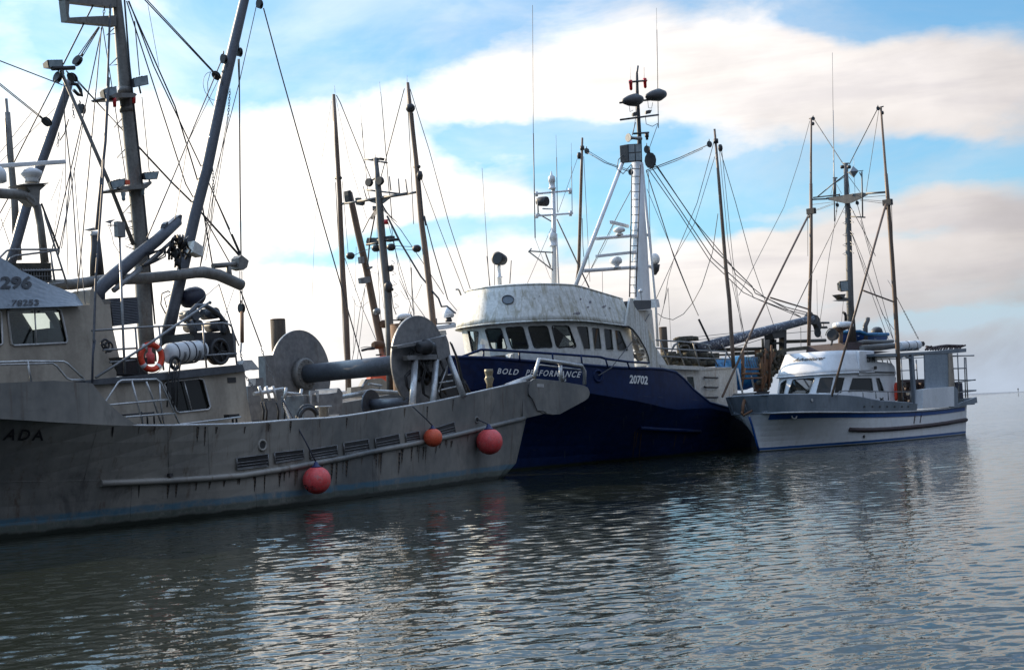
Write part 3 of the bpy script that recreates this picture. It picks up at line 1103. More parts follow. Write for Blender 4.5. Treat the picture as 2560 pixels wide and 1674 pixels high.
m = M().box(F1.P(8, 2.0, 2.6), F1.u * .7, F1.n * .5, Vector((0, 0, .45)))
m.ball(F1.P(7.2, 1.6, 3.0), .35)
m.tube([F1.P(7.4, 1.2, 2.2), F1.P(8.4, 1.1, 3.3)], .04)
build('galley_fittings', m, INTERIOR, o)
build('upper_deck_edge', M().prism([F1.W(c3(*p), wd - .12) for p in ((640, 272), (760, 258), (1300, 205), (1815, 150), (1832, 203), (1300, 262), (720, 303), (640, 300))], F1.n * 5.4), ALU_DARK, boat1)
build('corner_bracket', M().prism([F1.W(c3(*p), wd - .1) for p in ((1810, 158), (1830, 120), (1885, 118), (1945, 190), (1900, 188), (1832, 202))], F1.n * .25), ALU_BRIGHT, boat1)
m = plate(F1, [c3(1705, 250), c3(1765, 247), c3(1768, 285), c3(1708, 288)], wd - .02, .02)
build('vent_plate', m, BLACK, boat1)
m = M().prism([F1.W(c3(*p), wd - .5) for p in ((1715, 525), (1790, 520), (1795, 550), (1720, 556))], F1.n * .2)
m.tube([F1.W(c3(1740, 555), wd - .4), F1.W(c3(1745, 600), wd - .4)], .03)
m.tube([F1.W(c3(1768, 552), wd - .4), F1.W(c3(1772, 600), wd - .4)], .03)
build('rope_cleat', m, BLACK, boat1)
m = M()
for x, y0, y1 in ((910, 530, 525), (1060, 505, 595), (1100, 510, 600), (1150, 505, 600)):
    m.tube([F1.W(c3(x, y0), wd - .35), F1.W(c3(x + (230 if x == 910 else 5), y1 - (12 if x == 910 else 0)), wd - .35)], .022)
build('fittings_rail', m, BLACK, boat1)

# wheelhouse
ww = .25
WH = [c2(*p) for p in ((-420, 1172), (650, 1162), (765, 1350), (885, 1556), (985, 1720), (985, 1980), (-420, 1980))]
wh = M().prism([F1.W(p, ww) for p in WH], F1.n * 4.5)
inn = M().prism([F1.W(c2(*p), ww) + F1.n * .09 for p in ((-390, 1180), (640, 1176), (745, 1350), (870, 1570), (960, 1720), (960, 1950), (-390, 1950))], F1.n * 4.32)
q1 = [c2(*p) for p in ((62, 1215), (80, 1195), (490, 1188), (512, 1200), (570, 1450), (560, 1478), (120, 1500), (95, 1485))]
q0 = [c2(*p) for p in ((-330, 1215), (-10, 1205), (8, 1220), (22, 1480), (5, 1495), (-320, 1500))]
cut = [M().prism([F1.W(p, ww) - F1.n * .3 for p in q], F1.n * 1.0) for q in (q1, q0)]
cut += [M().prism([F1.S(c2(*p), 2.2) for p in q], F1.u * 1.5) for q in (((68, 1225), (265, 1220), (285, 1455), (75, 1470)), ((325, 1215), (395, 1210), (408, 1375), (330, 1380)), ((440, 1205), (500, 1203), (515, 1330), (470, 1335)))]
cut += [M().prism([F1.W(c2(*p), ww + 4.0) for p in q], F1.n * 1.2) for q in (((68, 1225), (265, 1220), (285, 1455), (75, 1470)), ((325, 1215), (395, 1210), (408, 1375), (330, 1380)), ((440, 1205), (500, 1203), (515, 1330), (470, 1335)))]
o = build('wheelhouse', carve(wh, [inn] + cut), ALU_HOUSE, boat1, lining=LINING)
for q in (q1, q0):
    P = [F1.W(p, ww - .012) for p in q]
    wn = build('window', plate(F1, q, ww + .03, .01), GLASS, o)
    m = M().tube(ringpts(P), .03, 6)
    if q is q1:
        m.tube([F1.W(c2(292, 1190), ww - .01), F1.W(c2(310, 1490), ww - .01)], .018, 6)
    build('window_frame', m, ALU_BRIGHT, o)
m = M()
for p, sz, w in ((c2(480, 1440), (.5, .3, .22), 1.5), (c2(380, 1470), (.7, .3, .16), 2.2), (c2(180, 1500), (.5, .3, .2), 2.2), (c2(550, 1380), (.16, .4, .3), 3.2)):
    m.box(F1.W(p, w), F1.u * sz[0], F1.n * sz[1], Vector((0, 0, sz[2])))
m.tube([F1.W(c2(130, 1300), 2.4), F1.W(c2(140, 1480), 2.4)], .12)
m.ball(F1.W(c2(150, 1300), 2.4), .2)
build('wheelhouse_fittings', m, INTERIOR, o)
# sloping brow over the windows, with the registration numbers
top = [c2(*p) for p in ((-420, 700), (10, 758), (70, 792), (180, 868), (430, 985), (640, 1066), (705, 1155))]
bot = [c2(*p) for p in ((-420, 1180), (10, 1188), (70, 1185), (180, 1182), (430, 1174), (640, 1166), (700, 1160))]
rows = []
for k in range(7):
    f_ = k / 6
    rows.append([F1.W((a[0] + (b[0] - a[0]) * f_, a[1] + (b[1] - a[1]) * f_), .75 - .75 * f_) for a, b in zip(top, bot)])
br = M().loft(rows)
b2_ = M().loft([rows[0], [p + F1.n * 3.0 + Vector((0, 0, .1)) for p in rows[0]], [p + F1.n * 4.6 for p in rows[-1]]])
b3_ = M().loft([[p + F1.n * 4.6 for p in rows[-1]], rows[-1]])
BVB = br.bvh()
br.add(b2_.v, b2_.f)
br.add(b3_.v, b3_.f)
o = build('wheelhouse_brow', br, BROW, boat1)
lettering('lettering', '296', [c2(-5, 1025), c2(262, 1028), c2(268, 918), c2(0, 920)], BVB, BLACKPAINT, o, .035, off=.03)
lettering('lettering', '78253', [c2(92, 1172), c2(325, 1168), c2(325, 1118), c2(95, 1122)], BVB, BLACKPAINT, o, .025, off=.03)
lettering('lettering', 'No', [c2(58, 1170), c2(82, 1170), c2(80, 1156), c2(60, 1156)], BVB, BLACKPAINT, o, .01, off=.03)
# slatted box and rails on the wheelhouse roof
m = M().prism([F1.W(c2(*p), 1.4) for p in ((-100, 805), (430, 800), (440, 965), (230, 960))], F1.n * 1.0)
o = build('liferaft_rack', m, NET, boat1)
m = M()
for k in range(12):
    x = 170 + k * 23
    m.tube([F1.W(c2(x, 850), 1.36), F1.W(c2(x + 3, 962), 1.36)], .014, 5)
for y in (868, 915, 958):
    m.tube([F1.W(c2(150, y), 1.35), F1.W(c2(440, y), 1.35)], .014, 5)
build('rack_bars', m, GALV, o)
railing(F1, [[c2(-60, 820), c2(5, 750), c2(55, 700), c2(90, 690), c2(495, 688), c2(500, 700), c2(490, 735)], [c2(70, 795), c2(90, 760), c2(130, 742), c2(420, 705), c2(500, 692)], [c2(500, 690), c2(350, 300), c2(385, 420), c2(540, 900), c2(580, 1030)], [c2(425, 700), c2(445, 840), c2(462, 955)], [c2(190, 868), c2(530, 860)], [c2(390, 990), c2(560, 968)]], 1.3, boat1, .026, GALV, 'roof_rail')

# radar arch, scanners and dome
m = M()
m.tube([F1.W(c2(*p), 1.8) for p in ((-260, 210), (0, 215), (180, 225), (230, 240), (315, 325), (345, 480), (385, 800))], [.13, .13, .13, .12, .10, .09, .09], 8)
m.prism([F1.W(c2(*p), 1.7) for p in ((215, 150), (395, 140), (340, 190), (335, 300), (300, 320), (200, 230), (262, 200))], F1.n * .35)
m.prism([F1.W(c2(*p), 1.6) for p in ((200, 132), (410, 124), (415, 132), (205, 142))], F1.n * .6)
m.tube([F1.W(c2(262, 150), 1.85), F1.W(c2(330, 480), 1.85), F1.W(c2(365, 800), 1.85)], .06, 8)
o = build('radar_arch', m, MASTGREY, boat1)
p0 = F1.W(c2(268, 122), 1.85)
sc_ = p0.length / 3500 / 3.383
build('radar_pedestal', M().lathe(p0, (0, 0, 1), [(0, 55 * sc_), (20 * sc_, 50 * sc_), (40 * sc_, 62 * sc_), (62 * sc_, 84 * sc_), (88 * sc_, 82 * sc_), (100 * sc_, 60 * sc_), (112 * sc_, 40 * sc_)], 18), WHITEGEAR, o)
m = M().beam(F1.W(c1(-200, 1417), 1.85), F1.W(c1(548, 1368), 1.85), .12, 34 * sc_)
build('radar_scanner', m, WHITEGEAR, o, bevel=.02)
p0 = F1.W(c2(-22, 125), 1.6)
build('satellite_dome', M().lathe(p0, (0, 0, 1), [(0, .16), (.03, .22), (.22, .22), (.33, .18), (.39, .09), (.41, .01)], 18), WHITEGEAR, boat1)

# exhaust stack, casing and louvres
p0, p1 = F1.W(c2(822, 915), 2.4), F1.W(c2(803, 575), 2.4)
m = M().tube([p0, p0.lerp(p1, .4), p1], [.19, .17, .13], 14)
o = build('exhaust_stack', m, BLACK, boat1)
build('stack_collar', M().tube([p1, F1.W(c2(803, 540), 2.4)], .125, 14), WHITEGEAR, o)
build('rain_cap', M().prism([F1.W(c2(*p), 2.35) for p in ((750, 517), (790, 503), (848, 508), (842, 520), (800, 526))], F1.n * .2), GALV, o)
m = M().prism([F1.W(c2(*p), 1.0) for p in ((640, 1165), (760, 1155), (765, 1030), (790, 1020), (860, 1110), (880, 1150), (930, 1150), (950, 1335), (1010, 1600), (900, 1600), (765, 1350))], F1.n * .7)
build('engine_casing', m, ALU_HOUSE, boat1)
lq = [c2(930, 1102), c2(1160, 1090), c2(1178, 1312), c2(955, 1338)]
m = M().prism([F1.W(p, 1.05) for p in lq], F1.n * 1.6)
o = build('louvre_casing', m, BOOMBLUE, boat1)
m = M()
P = [F1.W(p, 1.03) for p in lq]
for k in range(17):
    f_ = (k + .5) / 17
    m.beam(P[0].lerp(P[3], f_), P[1].lerp(P[2], f_), .05, .022, Vector((0, .5, 1)))
build('louvre', m, BOOMBLUE, o)

# main mast
CW = C1
mp_ = [(289, -80), (292, 0), (313, 219), (328, 360), (341, 479), (352, 600), (362, 804), (372, 905)]
mr = [.125, .13, .185, .20, .205, .215, .22, .22]
o = build('main_mast', M().tube([F1.W(p, CW) for p in mp_], mr, 16), MASTGREY, boat1)
MAST1 = o
m = M()
for q in ([(1005, 745), (1105, 738), (1115, 790), (1000, 795)], [(1015, 900), (1125, 895), (1130, 945), (1020, 952)]):
    a, b = F1.W(c1((q[0][0] + q[1][0]) / 2, (q[0][1] + q[1][1]) / 2), CW), F1.W(c1((q[2][0] + q[3][0]) / 2, (q[2][1] + q[3][1]) / 2), CW)
    m.tube([a, b], .205, 14)
build('mast_collar', m, MASTGREY, boat1)
# mast steps: bent-rod loops
m = M()
for q in ([(965, 240), (900, 300), (970, 285)], [(990, 490), (925, 555), (990, 548)], [(1030, 1005), (965, 1080), (1035, 1075)], [(1055, 1265), (990, 1335), (1055, 1330)]):
    m.tube([F1.W(c1(*p), CW) for p in q], .016, 5)
for q in ([(1105, 310), (1040, 382), (1105, 382)], [(1115, 445), (1075, 452), (1115, 458)], [(1120, 495), (1085, 502), (1120, 520)], [(1130, 560), (1055, 605), (1130, 615)], [(1110, 640), (1060, 660), (1140, 690)]):
    m.tube([F1.W(c2(*p), CW) for p in q], .016, 5)
build('mast_step', m, GALV, boat1)
# crosstree frame at the masthead
m = M()
for q in (((540, -20), (560, 12), (950, 58), (985, 60), (985, -20)), ((572, 178), (578, 150), (700, 143), (955, 132), (985, 128), (985, 222), (960, 215)), ((548, 0), (590, 0), (583, 120), (590, 152), (568, 178))):
    m.prism([F1.W(c1(*p), CW - .12) for p in q], F1.n * .24)
build('crosstree', m, MASTGREY, boat1)
# lamp platforms
for (cc, q) in ((c1, ((935, 812), (985, 785), (1140, 786), (1160, 800), (1140, 822), (960, 826))), (c2, ((1010, 170), (1060, 150), (1215, 140), (1280, 110), (1285, 130), (1240, 172), (1040, 185)))):
    build('lamp_platform', M().prism([F1.W(cc(*p), CW - .4) for p in q], F1.n * .8), MASTGREY, boat1)
floodlight(F1, [c1(1120, 665), c1(1248, 635), c1(1258, 715), c1(1130, 742)], CW - .35, boat1, .25, c1(1190, 790))
floodlight(F1, [c1(872, 760), c1(985, 727), c1(990, 790), c1(885, 830)], CW - .35, boat1, .25, c1(960, 805))
floodlight(F1, [c2(1207, 40), c2(1347, 27), c2(1330, 95), c2(1225, 102)], CW - .35, boat1, .2, c2(1265, 130))
floodlight(F1, [c2(925, 118), c2(1060, 85), c2(1055, 150), c2(945, 180)], CW - .35, boat1, .2, c2(1010, 190))
for cc, p, q in ((c1, (968, 850), (970, 905)), (c1, (1132, 835), (1134, 875))):
    a, b = F1.W(cc(*p), CW - .35), F1.W(cc(*q), CW - .35)
    build('red_signal_lamp', M().tube([a + Vector((0, 0, .1)), a, b], [.05, .055, .045], 10), REDLENS, boat1)
for p, q in (((1042, 205), (1045, 272)), ((1205, 160), (1207, 238))):
    a, b = F1.W(c2(*p), CW - .3), F1.W(c2(*q), CW - .3)
    build('deck_lamp', M().lathe(a, b - a, [(0, .06), (.05, .07), (.12, .05), (.2, .055), (.24, .02)], 12), LAMPGLASS, boat1)
m = M().box(F1.W(c2(1068, 122), CW - .3), F1.u * .07, F1.n * .07, Vector((0, 0, .06)))
build('junction_box', m, ORANGE, boat1)
m = M()
for p in ((905, 760), (960, 745), (935, 790)):
    m.lathe(F1.W(c1(*p), CW - .25), (0, 0, -1), [(0, .07), (.14, .08), (.2, .05)], 10)
build('lamp_cluster', m, BLACK, boat1)

# booms
o = build('main_boom', M().tube([F1.W(p, CW - .1) for p in ((628, -80), (611, 0), (560, 215), (515, 429), (486, 538), (432, 775), (414, 865))], [.135, .145, .165, .175, .18, .185, .185], 14), BOOMBLUE, boat1)
m = M()
for p, q in ((c1(1940, 395), c1(2030, 420)), (c1(1870, 600), c1(1960, 640)), (c2(1590, 620), c2(1690, 650))):
    a, b = F1.W(p, CW - .1), F1.W(q, CW - .1)
    m.tube([a.lerp(b, .15), a.lerp(b, .85)], .05, 6)
build('boom_fitting', m, BLACK, boat1)
build('forward_boom', M().tube([F1.W(p, 4.4) for p in ((176, 200), (168, 222), (120, 360), (76, 480), (38, 615), (20, 680))], [.10, .125, .14, .14, .14, .14], 12), BOOMBLUE, boat1)
build('outrigger_pole', M().tube([F1.W(p, 4.9) for p in ((15, 247), (18, 280)) ] + [F1.W(p, 4.9) for p in ((18, 281), (27, 400), (36, 500), (46, 650))], [.045, .045, .085, .09, .10, .10], 10), MASTGREY, boat1)
build('strut_boom', M().tube([F1.W(p, CW) for p in ((152, 178), (270, 450), (334, 612))], [.05, .055, .06], 8), MASTGREY, boat1)
floodlight(F1, [c1(398, 508), c1(530, 505), c1(540, 590), c1(410, 572)], CW, boat1, .3, c1(500, 600))
m = M().tube([F1.W(c1(440, 580), CW), F1.W(c1(628, 575), CW)], .06, 8)
m.tube([F1.W(c1(520, 575), CW), F1.W(c1(530, 630), CW)], .05, 8)
m.tube([F1.W(c1(x, y), CW) for x, y in ((590, 705), (650, 715), (680, 760), (690, 810), (660, 800), (620, 760))], .05, 6)
build('boom_head', m, BLACK, boat1)

# folded crane arm, hydraulic ram and hoses
m = M().tube([F1.W(c2(*p), 1.7) for p in ((825, 1140), (830, 1040), (880, 985), (1140, 760), (1330, 610), (1500, 450))], [.19, .19, .19, .175, .165, .15], 12)
m.prism([F1.W(c2(*p), 1.62) for p in ((1390, 505), (1400, 470), (1420, 450), (1425, 475), (1500, 410), (1525, 393), (1542, 400), (1535, 450), (1490, 525), (1430, 560))], F1.n * .16)
o = build('crane_arm', m, BOOMBLUE, boat1)
m = M().tube([F1.W(c2(*p), 1.55) for p in ((960, 1035), (1190, 850))], .075, 10)
m.tube([F1.W(c2(*p), 1.55) for p in ((1190, 850), (1460, 615))], .05, 10)
build('hydraulic_ram', m, GALV, o)
m = M()
for d in (0, 14, 28):
    m.tube([F1.W(c2(*p), 1.45) for p in ((1200 + d, 830), (1290 + d, 790), (1370 + d, 720 + d), (1400, 690 - d), (1340, 700), (1250, 740 - d))], .022, 5)
build('hydraulic_hose', m, RUBBER, o)
m = M()
for k in range(26):
    t = k / 26
    p = c2(1440 + 160 * random.random(), 565 + 120 * random.random())
    m.tube([F1.W(p, 1.6), F1.W((p[0] + random.uniform(-12, 12), p[1] + random.uniform(4, 24)), 1.6 + random.uniform(-.2, .2)), F1.W((p[0] + random.uniform(-14, 14), p[1] + random.uniform(18, 34)), 1.6)], .035, 5)
for k in range(10):
    p = c2(1475 + 60 * random.random(), 690 + 90 * random.random())
    m.tube([F1.W(p, 1.6), F1.W((p[0] + random.uniform(-5, 5), p[1] + 24), 1.6)], .03, 5)
build('hose_bundle', m, RUBBER, boat1)
m = M().prism([F1.W(c2(*p), 2.0) for p in ((1650, 612), (1725, 665), (1715, 752), (1630, 712))], F1.n * .3)
build('control_box', m, WHITE_OLD, boat1, bevel=.02)
# athwart gantry pipes
build('gantry_pipe', M().tube([F1.W(c2(*p), 2.0) for p in ((440, 985), (600, 985), (900, 945), (1190, 935), (1500, 905), (1650, 885), (1720, 880), (1850, 905), (2040, 990))], [.13, .14, .145, .15, .15, .155, .17, .17, .165], 14), MASTGREY, boat1)
m = M().tube([F1.W(c2(*p), 2.0) for p in ((1800, 828), (2050, 808))], .075, 10)
m.tube([F1.W(c2(*p), 2.0) for p in ((1930, 830), (1945, 935))], .08, 8)
m.prism([F1.W(c2(*p), 1.85) for p in ((2020, 760), (2045, 735), (2090, 770), (2105, 785), (2090, 840), (2060, 862), (2020, 850))], F1.n * .3)
build('boom_rest', m, MASTGREY, boat1)
m = M().lathe(F1.W(c2(1545, 1120), 2.3), F1.W(c2(1700, 1070), 2.3) - F1.W(c2(1545, 1120), 2.3), [(0, .12), (.1, .24), (.35, .30), (.6, .28), (.75, .2), (.82, .08)], 16)
build('float_bag', m, BLUEDRUM, boat1)
m = M().tube([F1.W(c2(*p), 2.2) for p in ((1400, 1230), (1360, 1150), (1370, 1060), (1420, 1040), (1440, 1050))], .02, 5)
m.tube([F1.W(c2(*p), 2.2) for p in ((1410, 1180), (1390, 1100), (1440, 1070))], .016, 5)
build('hydraulic_hose', m, RUBBER, boat1)

# upper-deck rails
railing(F1, [[c2(775, 1375), c2(1220, 1345), c2(1880, 1310), c2(1940, 1322), c2(1962, 1345), c2(1990, 1556), c3(1772, 150)], [c2(1145, 1355), c3(1040, 215)], [c2(1345, 1338), c3(1225, 195)], [c2(1715, 1320), c3(1545, 175)], [c3(770, 45), c3(1020, 30)], [c3(820, 135), c3(1040, 120)], [c3(1530, 85), c3(1770, 70)]], 0.0, boat1, .026, GALV, 'upper_deck_rail')
m = M().tube([F1.W(c2(1010, 580), 0.0), F1.W(c2(1045, 1500), 0.0), F1.W(c3(935, 222), 0.0)], .032, 8)
m.box(F1.W(c2(1012, 520), 0.0), F1.u * .12, F1.n * .07, Vector((0, 0, .19)))
o = build('weather_pole', m, GALV, boat1)
m = M().tube([F1.W(c2(*p), 0.0) for p in ((985, 485), (910, 485))], .014, 5)
m.tube([F1.W(c2(*p), 0.0) for p in ((938, 500), (935, 455))], .014, 5)
m.prism([F1.W(c2(*p), -.02) for p in ((890, 455), (930, 440), (978, 434), (940, 460), (945, 472))], F1.n * .02)
build('wind_vane', m, GALV, o)
m = M().tube([F1.W(c2(*p), 0.0) for p in ((925, 500), (945, 560), (960, 640), (1010, 720))], .008, 5)
build('cable', m, RUBBER, o)
# net-hauler machinery at the aft end of the upper deck
m = M()
for q in (((1640, 1390), (1940, 1385), (1995, 1420), (2000, 1600), (1640, 1610)),):
    m.prism([F1.W(c2(*p), 1.0) for p in q], F1.n * 1.2)
o = build('net_hauler', m, BLACK, boat1)
m = M()
for w in (.95, 1.6):
    m.tube([F1.W(c2(*p), w) for p in ((1580, 1290), (1610, 1220), (1660, 1165), (1740, 1165), (1800, 1200), (1850, 1235), (1900, 1300), (1930, 1390))], .07, 8)
for p in ((1660, 1240), (1830, 1225), (1690, 1330), (1870, 1330)):
    m.lathe(F1.W(c2(*p), 1.0), F1.n, [(0, .16), (.5, .16)], 12)
m.tube([F1.W(c2(1600, 1290), 1.0), F1.W(c2(1640, 1400), 1.0)], .1, 8)
m.tube([F1.W(c2(1900, 1290), 1.0), F1.W(c2(1890, 1400), 1.0)], .1, 8)
build('hauler_arch', m, ALU_DARK, o)
m = M().lathe(F1.W(c3(1645, 55), .85), F1.n, [(0, .34), (.08, .36), (.2, .36), (.25, .3)], 22)
m.torus(F1.W(c3(1645, 55), .8), F1.n, .33, .05, 24, 8)
for k in range(5):
    q = k * 2 * math.pi / 5
    m.tube([F1.W(c3(1645, 55), .8), F1.W(c3(1645, 55), .8) + (F1.u * math.cos(q) + Vector((0, 0, math.sin(q)))) * .33], .03, 5)
build('hauler_wheel', m, BLACK, o)
m = M().tube([F1.W(c3(715, 250), -.3), F1.W(c3(1110, 0), -.3), F1.W(c2(1760, 1142), -.3)], .032, 8)
m.ball(F1.W(c2(1775, 1137), -.3), .05)
build('davit_pole', m, GALV, boat1)
m = M()
for a in ((870, 1530), (890, 1490), (920, 1510)):
    m.torus(F1.W(c2(*a), .5), F1.n, .12, .03, 14, 5)
m.box(F1.W(c3(930, 170), .6), F1.u * .5, F1.n * .3, Vector((0, 0, .22)))
build('deck_locker', m, BLACK, boat1)
m = M().lathe(F1.W(c3(1125, 150), .6), (0, 0, 1), [(0, .12), (.25, .12), (.32, .05), (.42, .05)], 12)
build('gas_bottle', m, BUOYRED, boat1)
m = M()
for x in (1255, 1290, 1305, 1330):
    m.tube([F1.W(c3(x + 20, 130), wd - .2), F1.W(c3(x, 300), wd - .16), F1.W(c3(x - 5, 470), wd - .16)], .02, 5)
m.torus(F1.W(c3(1310, 140), wd - .1), F1.n, .15, .05, 14, 6)
build('hanging_hose', m, RUBBER, boat1)

# net drum
sD = F1.L(F1.W((1050, 910), .35))[0]
pc0, pc1 = F1.S((1050, 908), sD), F1.S((752, 934), sD)
ax = (F1.P(0, 1, 0) - F1.P(0, 0, 0))
wA, wB = F1.L(pc0)[1], F1.L(pc1)[1]
zD = (pc0.z + pc1.z) / 2
DR = 1.53
cA, cB = F1.P(sD, wA, zD + .03), F1.P(sD, wB, zD - .02)
m = M().lathe(cA, F1.n, [(-.02, DR - .05), (-.05, DR), (.05, DR), (.02, DR - .05)], 56)
m.lathe(cA, F1.n, [(.0, .35), (.02, .6), (.02, DR - .1), (.0, DR - .02)], 48, False)
drum = build('net_drum', m, DRUMGREY, boat1)
m = M().lathe(cB, F1.n, [(-.05, DR), (.05, DR)], 56)
build('drum_flange', m, DRUMGREY, drum)
m = M().tube([cA, cB - F1.n * .25], .32, 28)
build('drum_core', m, ALU_DARK, drum)
m = M().lathe(cB, F1.n, [(-.30, .50), (-.26, .55), (-.05, .55)], 32)
for k in range(14):
    q = 2 * math.pi * k / 14
    m.lathe(cB - F1.n * .31 + (F1.u * math.cos(q) + Vector((0, 0, math.sin(q)))) * .44, F1.n, [(-.03, .03), (.03, .03)], 6)
build('drum_hub', m, MASTGREY, drum)
# drum stand, motor and ladder on the near side
ws = wA - .35
m = M().prism([F1.W(c4(*p), ws) for p in ((1215, 325), (1605, 242), (1625, 300), (1640, 400), (1545, 445), (1520, 300), (1230, 345))], F1.n * .25)
m.prism([F1.W(c4(*p), ws) for p in ((1300, 400), (1530, 390), (1540, 430), (1310, 435))], F1.n * .2)
o = build('drum_stand', m, DRUMGREY, boat1, bevel=.01)
m = M()
wf = wt1(17) + .06
for a, b in (((1362, 440), (1340, 792)), ((1525, 440), (1500, 772)), ((1615, 400), (1742, 722))):
    m.tube([F1.W(c4(*a), ws + .1), F1.W(c4(*b), wf)], .105, 12)
build('stand_leg', m, ALU_BRIGHT, boat1)
m = M().lathe(F1.W(c4(1390, 340), ws - .1), F1.W(c4(1535, 325), ws - .1) - F1.W(c4(1390, 340), ws - .1), [(0, .12), (.04, .2), (.35, .2), (.38, .26), (.5, .26), (.52, .14), (.8, .14)], 14)
m.box(F1.W(c4(1440, 350), ws - .05), F1.u * .3, F1.n * .15, Vector((0, 0, .1)))
build('hydraulic_motor', m, BLACK, boat1)
m = M()
for pts in (((1350, 360), (1325, 400), (1335, 440), (1380, 460)), ((1500, 380), (1450, 470), (1480, 560), (1540, 620), (1560, 720)), ((1640, 300), (1690, 420), (1720, 560), (1760, 680), (1770, 720)), ((1630, 420), (1670, 520), (1690, 600), (1760, 620), (1790, 690)), ((1420, 440), (1440, 500), (1420, 600), (1430, 700), (1480, 730)), ((1560, 440), (1590, 520), (1560, 600), (1600, 700)), ((1400, 460), (1480, 560), (1580, 680)), ((1330, 520), (1290, 560), (1300, 640), (1330, 690))):
    for d in (-6, 5):
        m.tube([F1.W(c4(x + d, y + d), ws + .12) for x, y in pts], .028, 6)
for k in range(16):
    p = (random.uniform(1410, 1520), random.uniform(440, 600))
    m.tube([F1.W(c4(*p), ws + .2), F1.W(c4(p[0] + random.uniform(-30, 30), p[1] + random.uniform(10, 60)), ws + .3)], .05, 5)
build('hose_tangle', m, RUBBER, boat1)
m = M()
for a, b in (((1550, 612), (1655, 596)), ((1560, 668), (1682, 640)), ((1545, 668), (1615, 478)), ((1545, 668), (1548, 690))):
    m.tube([F1.W(c4(*a), ws + .05), F1.W(c4(*b), ws + .05)], .026, 7)
build('boarding_ladder', m, ALU_BRIGHT, boat1)
m = M().prism([F1.W(c4(*p), ws + .3) for p in ((1550, 560), (1700, 540), (1760, 600), (1770, 700), (1560, 740))], F1.n * .4)
build('valve_chest', m, BLACK, boat1)
# lower roller
a, b = F1.W(c4(1330, 765), .2), F1.W(c4(1020, 778), 1.9)
m = M().tube([a, b], .17, 14)
m.lathe(b, F1.n, [(-.03, .48), (.03, .48)], 28)
build('lower_roller', m, BOOMBLUE, boat1)
m = M().tube([F1.W(c4(780, 725), 3.2), F1.W(c4(1030, 675), 2.6), F1.W(c4(1230, 690), 2.6)], .08, 8)
m.tube([F1.W(c4(955, 710), 2.4), F1.W(c4(980, 840), 2.4)], .03, 6)
m.tube([F1.W(c4(950, 650), 2.6), F1.W(c4(985, 590), 2.6)], .05, 6)
m.tube([F1.W(c4(1000, 620), 2.6), F1.W(c4(1100, 635), 2.6)], .04, 6)
build('deck_rail', m, ALU_BRIGHT, boat1)
# winch box, bollard, roller bar
m = M().prism([F1.W(c4(*p), 1.2) for p in ((495, 705), (690, 695), (755, 685), (762, 650), (778, 655), (800, 690), (797, 900), (500, 905))], F1.n * .9)
o = build('winch_box', m, DRUMGREY, boat1, bevel=.01)
m = M().prism([F1.W(c4(*p), 1.1) for p in ((545, 672), (612, 668), (612, 690), (560, 692))], F1.n * .05)
m.prism([F1.W(c4(*p), 1.1) for p in ((545, 672), (560, 690), (556, 800), (545, 760))], F1.n * .05)
m.prism([F1.W(c4(*p), 1.1) for p in ((600, 680), (614, 680), (612, 765), (602, 760))], F1.n * .05)
build('winch_bracket', m, ALU_BRIGHT, o)
m = M().lathe(F1.W(c4(655, 900), -.5), (0, 0, 1), [(0, .14), (.35, .14), (.36, .24), (.40, .24)], 16)
m.prism([F1.W(c4(*p), -.6) for p in ((660, 860), (770, 855), (775, 885), (660, 890))], F1.n * .3)
build('bollard', m, ALU_BRIGHT, boat1)
m = M().torus(F1.W(c4(528, 915), .3), F1.n, .47, .06, 24, 8)
m.torus(F1.W(c4(535, 920), .2), F1.n, .42, .06, 24, 8)
build('hose_coil', m, RUBBER, boat1)
m = M().tube([F1.W(c4(108, 698), 1.8), F1.W(c4(335, 660), 1.8)], .06, 8)
for x in (150, 205, 255):
    m.tube([F1.W(c4(x, 640), 1.75), F1.W(c4(x + 28, 750), 1.75)], .045, 8)
m.tube([F1.W(c4(360, 650), 1.8), F1.W(c4(345, 740), 1.8)], .05, 6)
m.tube([F1.W(c4(480, 660), 1.8), F1.W(c4(465, 760), 1.8)], .05, 6)
m.tube([F1.W(c4(350, 690), 1.8), F1.W(c4(480, 700), 1.8)], .04, 6)
build('roller_bar', m, ALU_BRIGHT, boat1)
m = M().prism([F1.W(c4(*p), 2.8) for p in ((125, 575), (180, 572), (185, 640), (190, 900), (65, 900), (60, 640), (120, 630))], F1.n * .3)
m.prism([F1.W(c4(*p), 4.6) for p in ((70, 735), (500, 720), (500, 900), (70, 910))], F1.n * .2)
m.prism([F1.W(c4(*p), 4.2) for p in ((195, 400), (260, 395), (290, 640), (205, 650))], F1.n * .3)
build('deck_bulkhead', m, DRUMGREY, boat1)
m = M()
for x in (165, 190, 280, 330):
    m.tube([F1.W(c4(x, 760), 1.5), F1.W(c4(x + 20, 830), 1.5), F1.W(c4(x + 15, 900), 1.5)], .03, 5)
build('deck_rope', m, RUBBER, boat1)

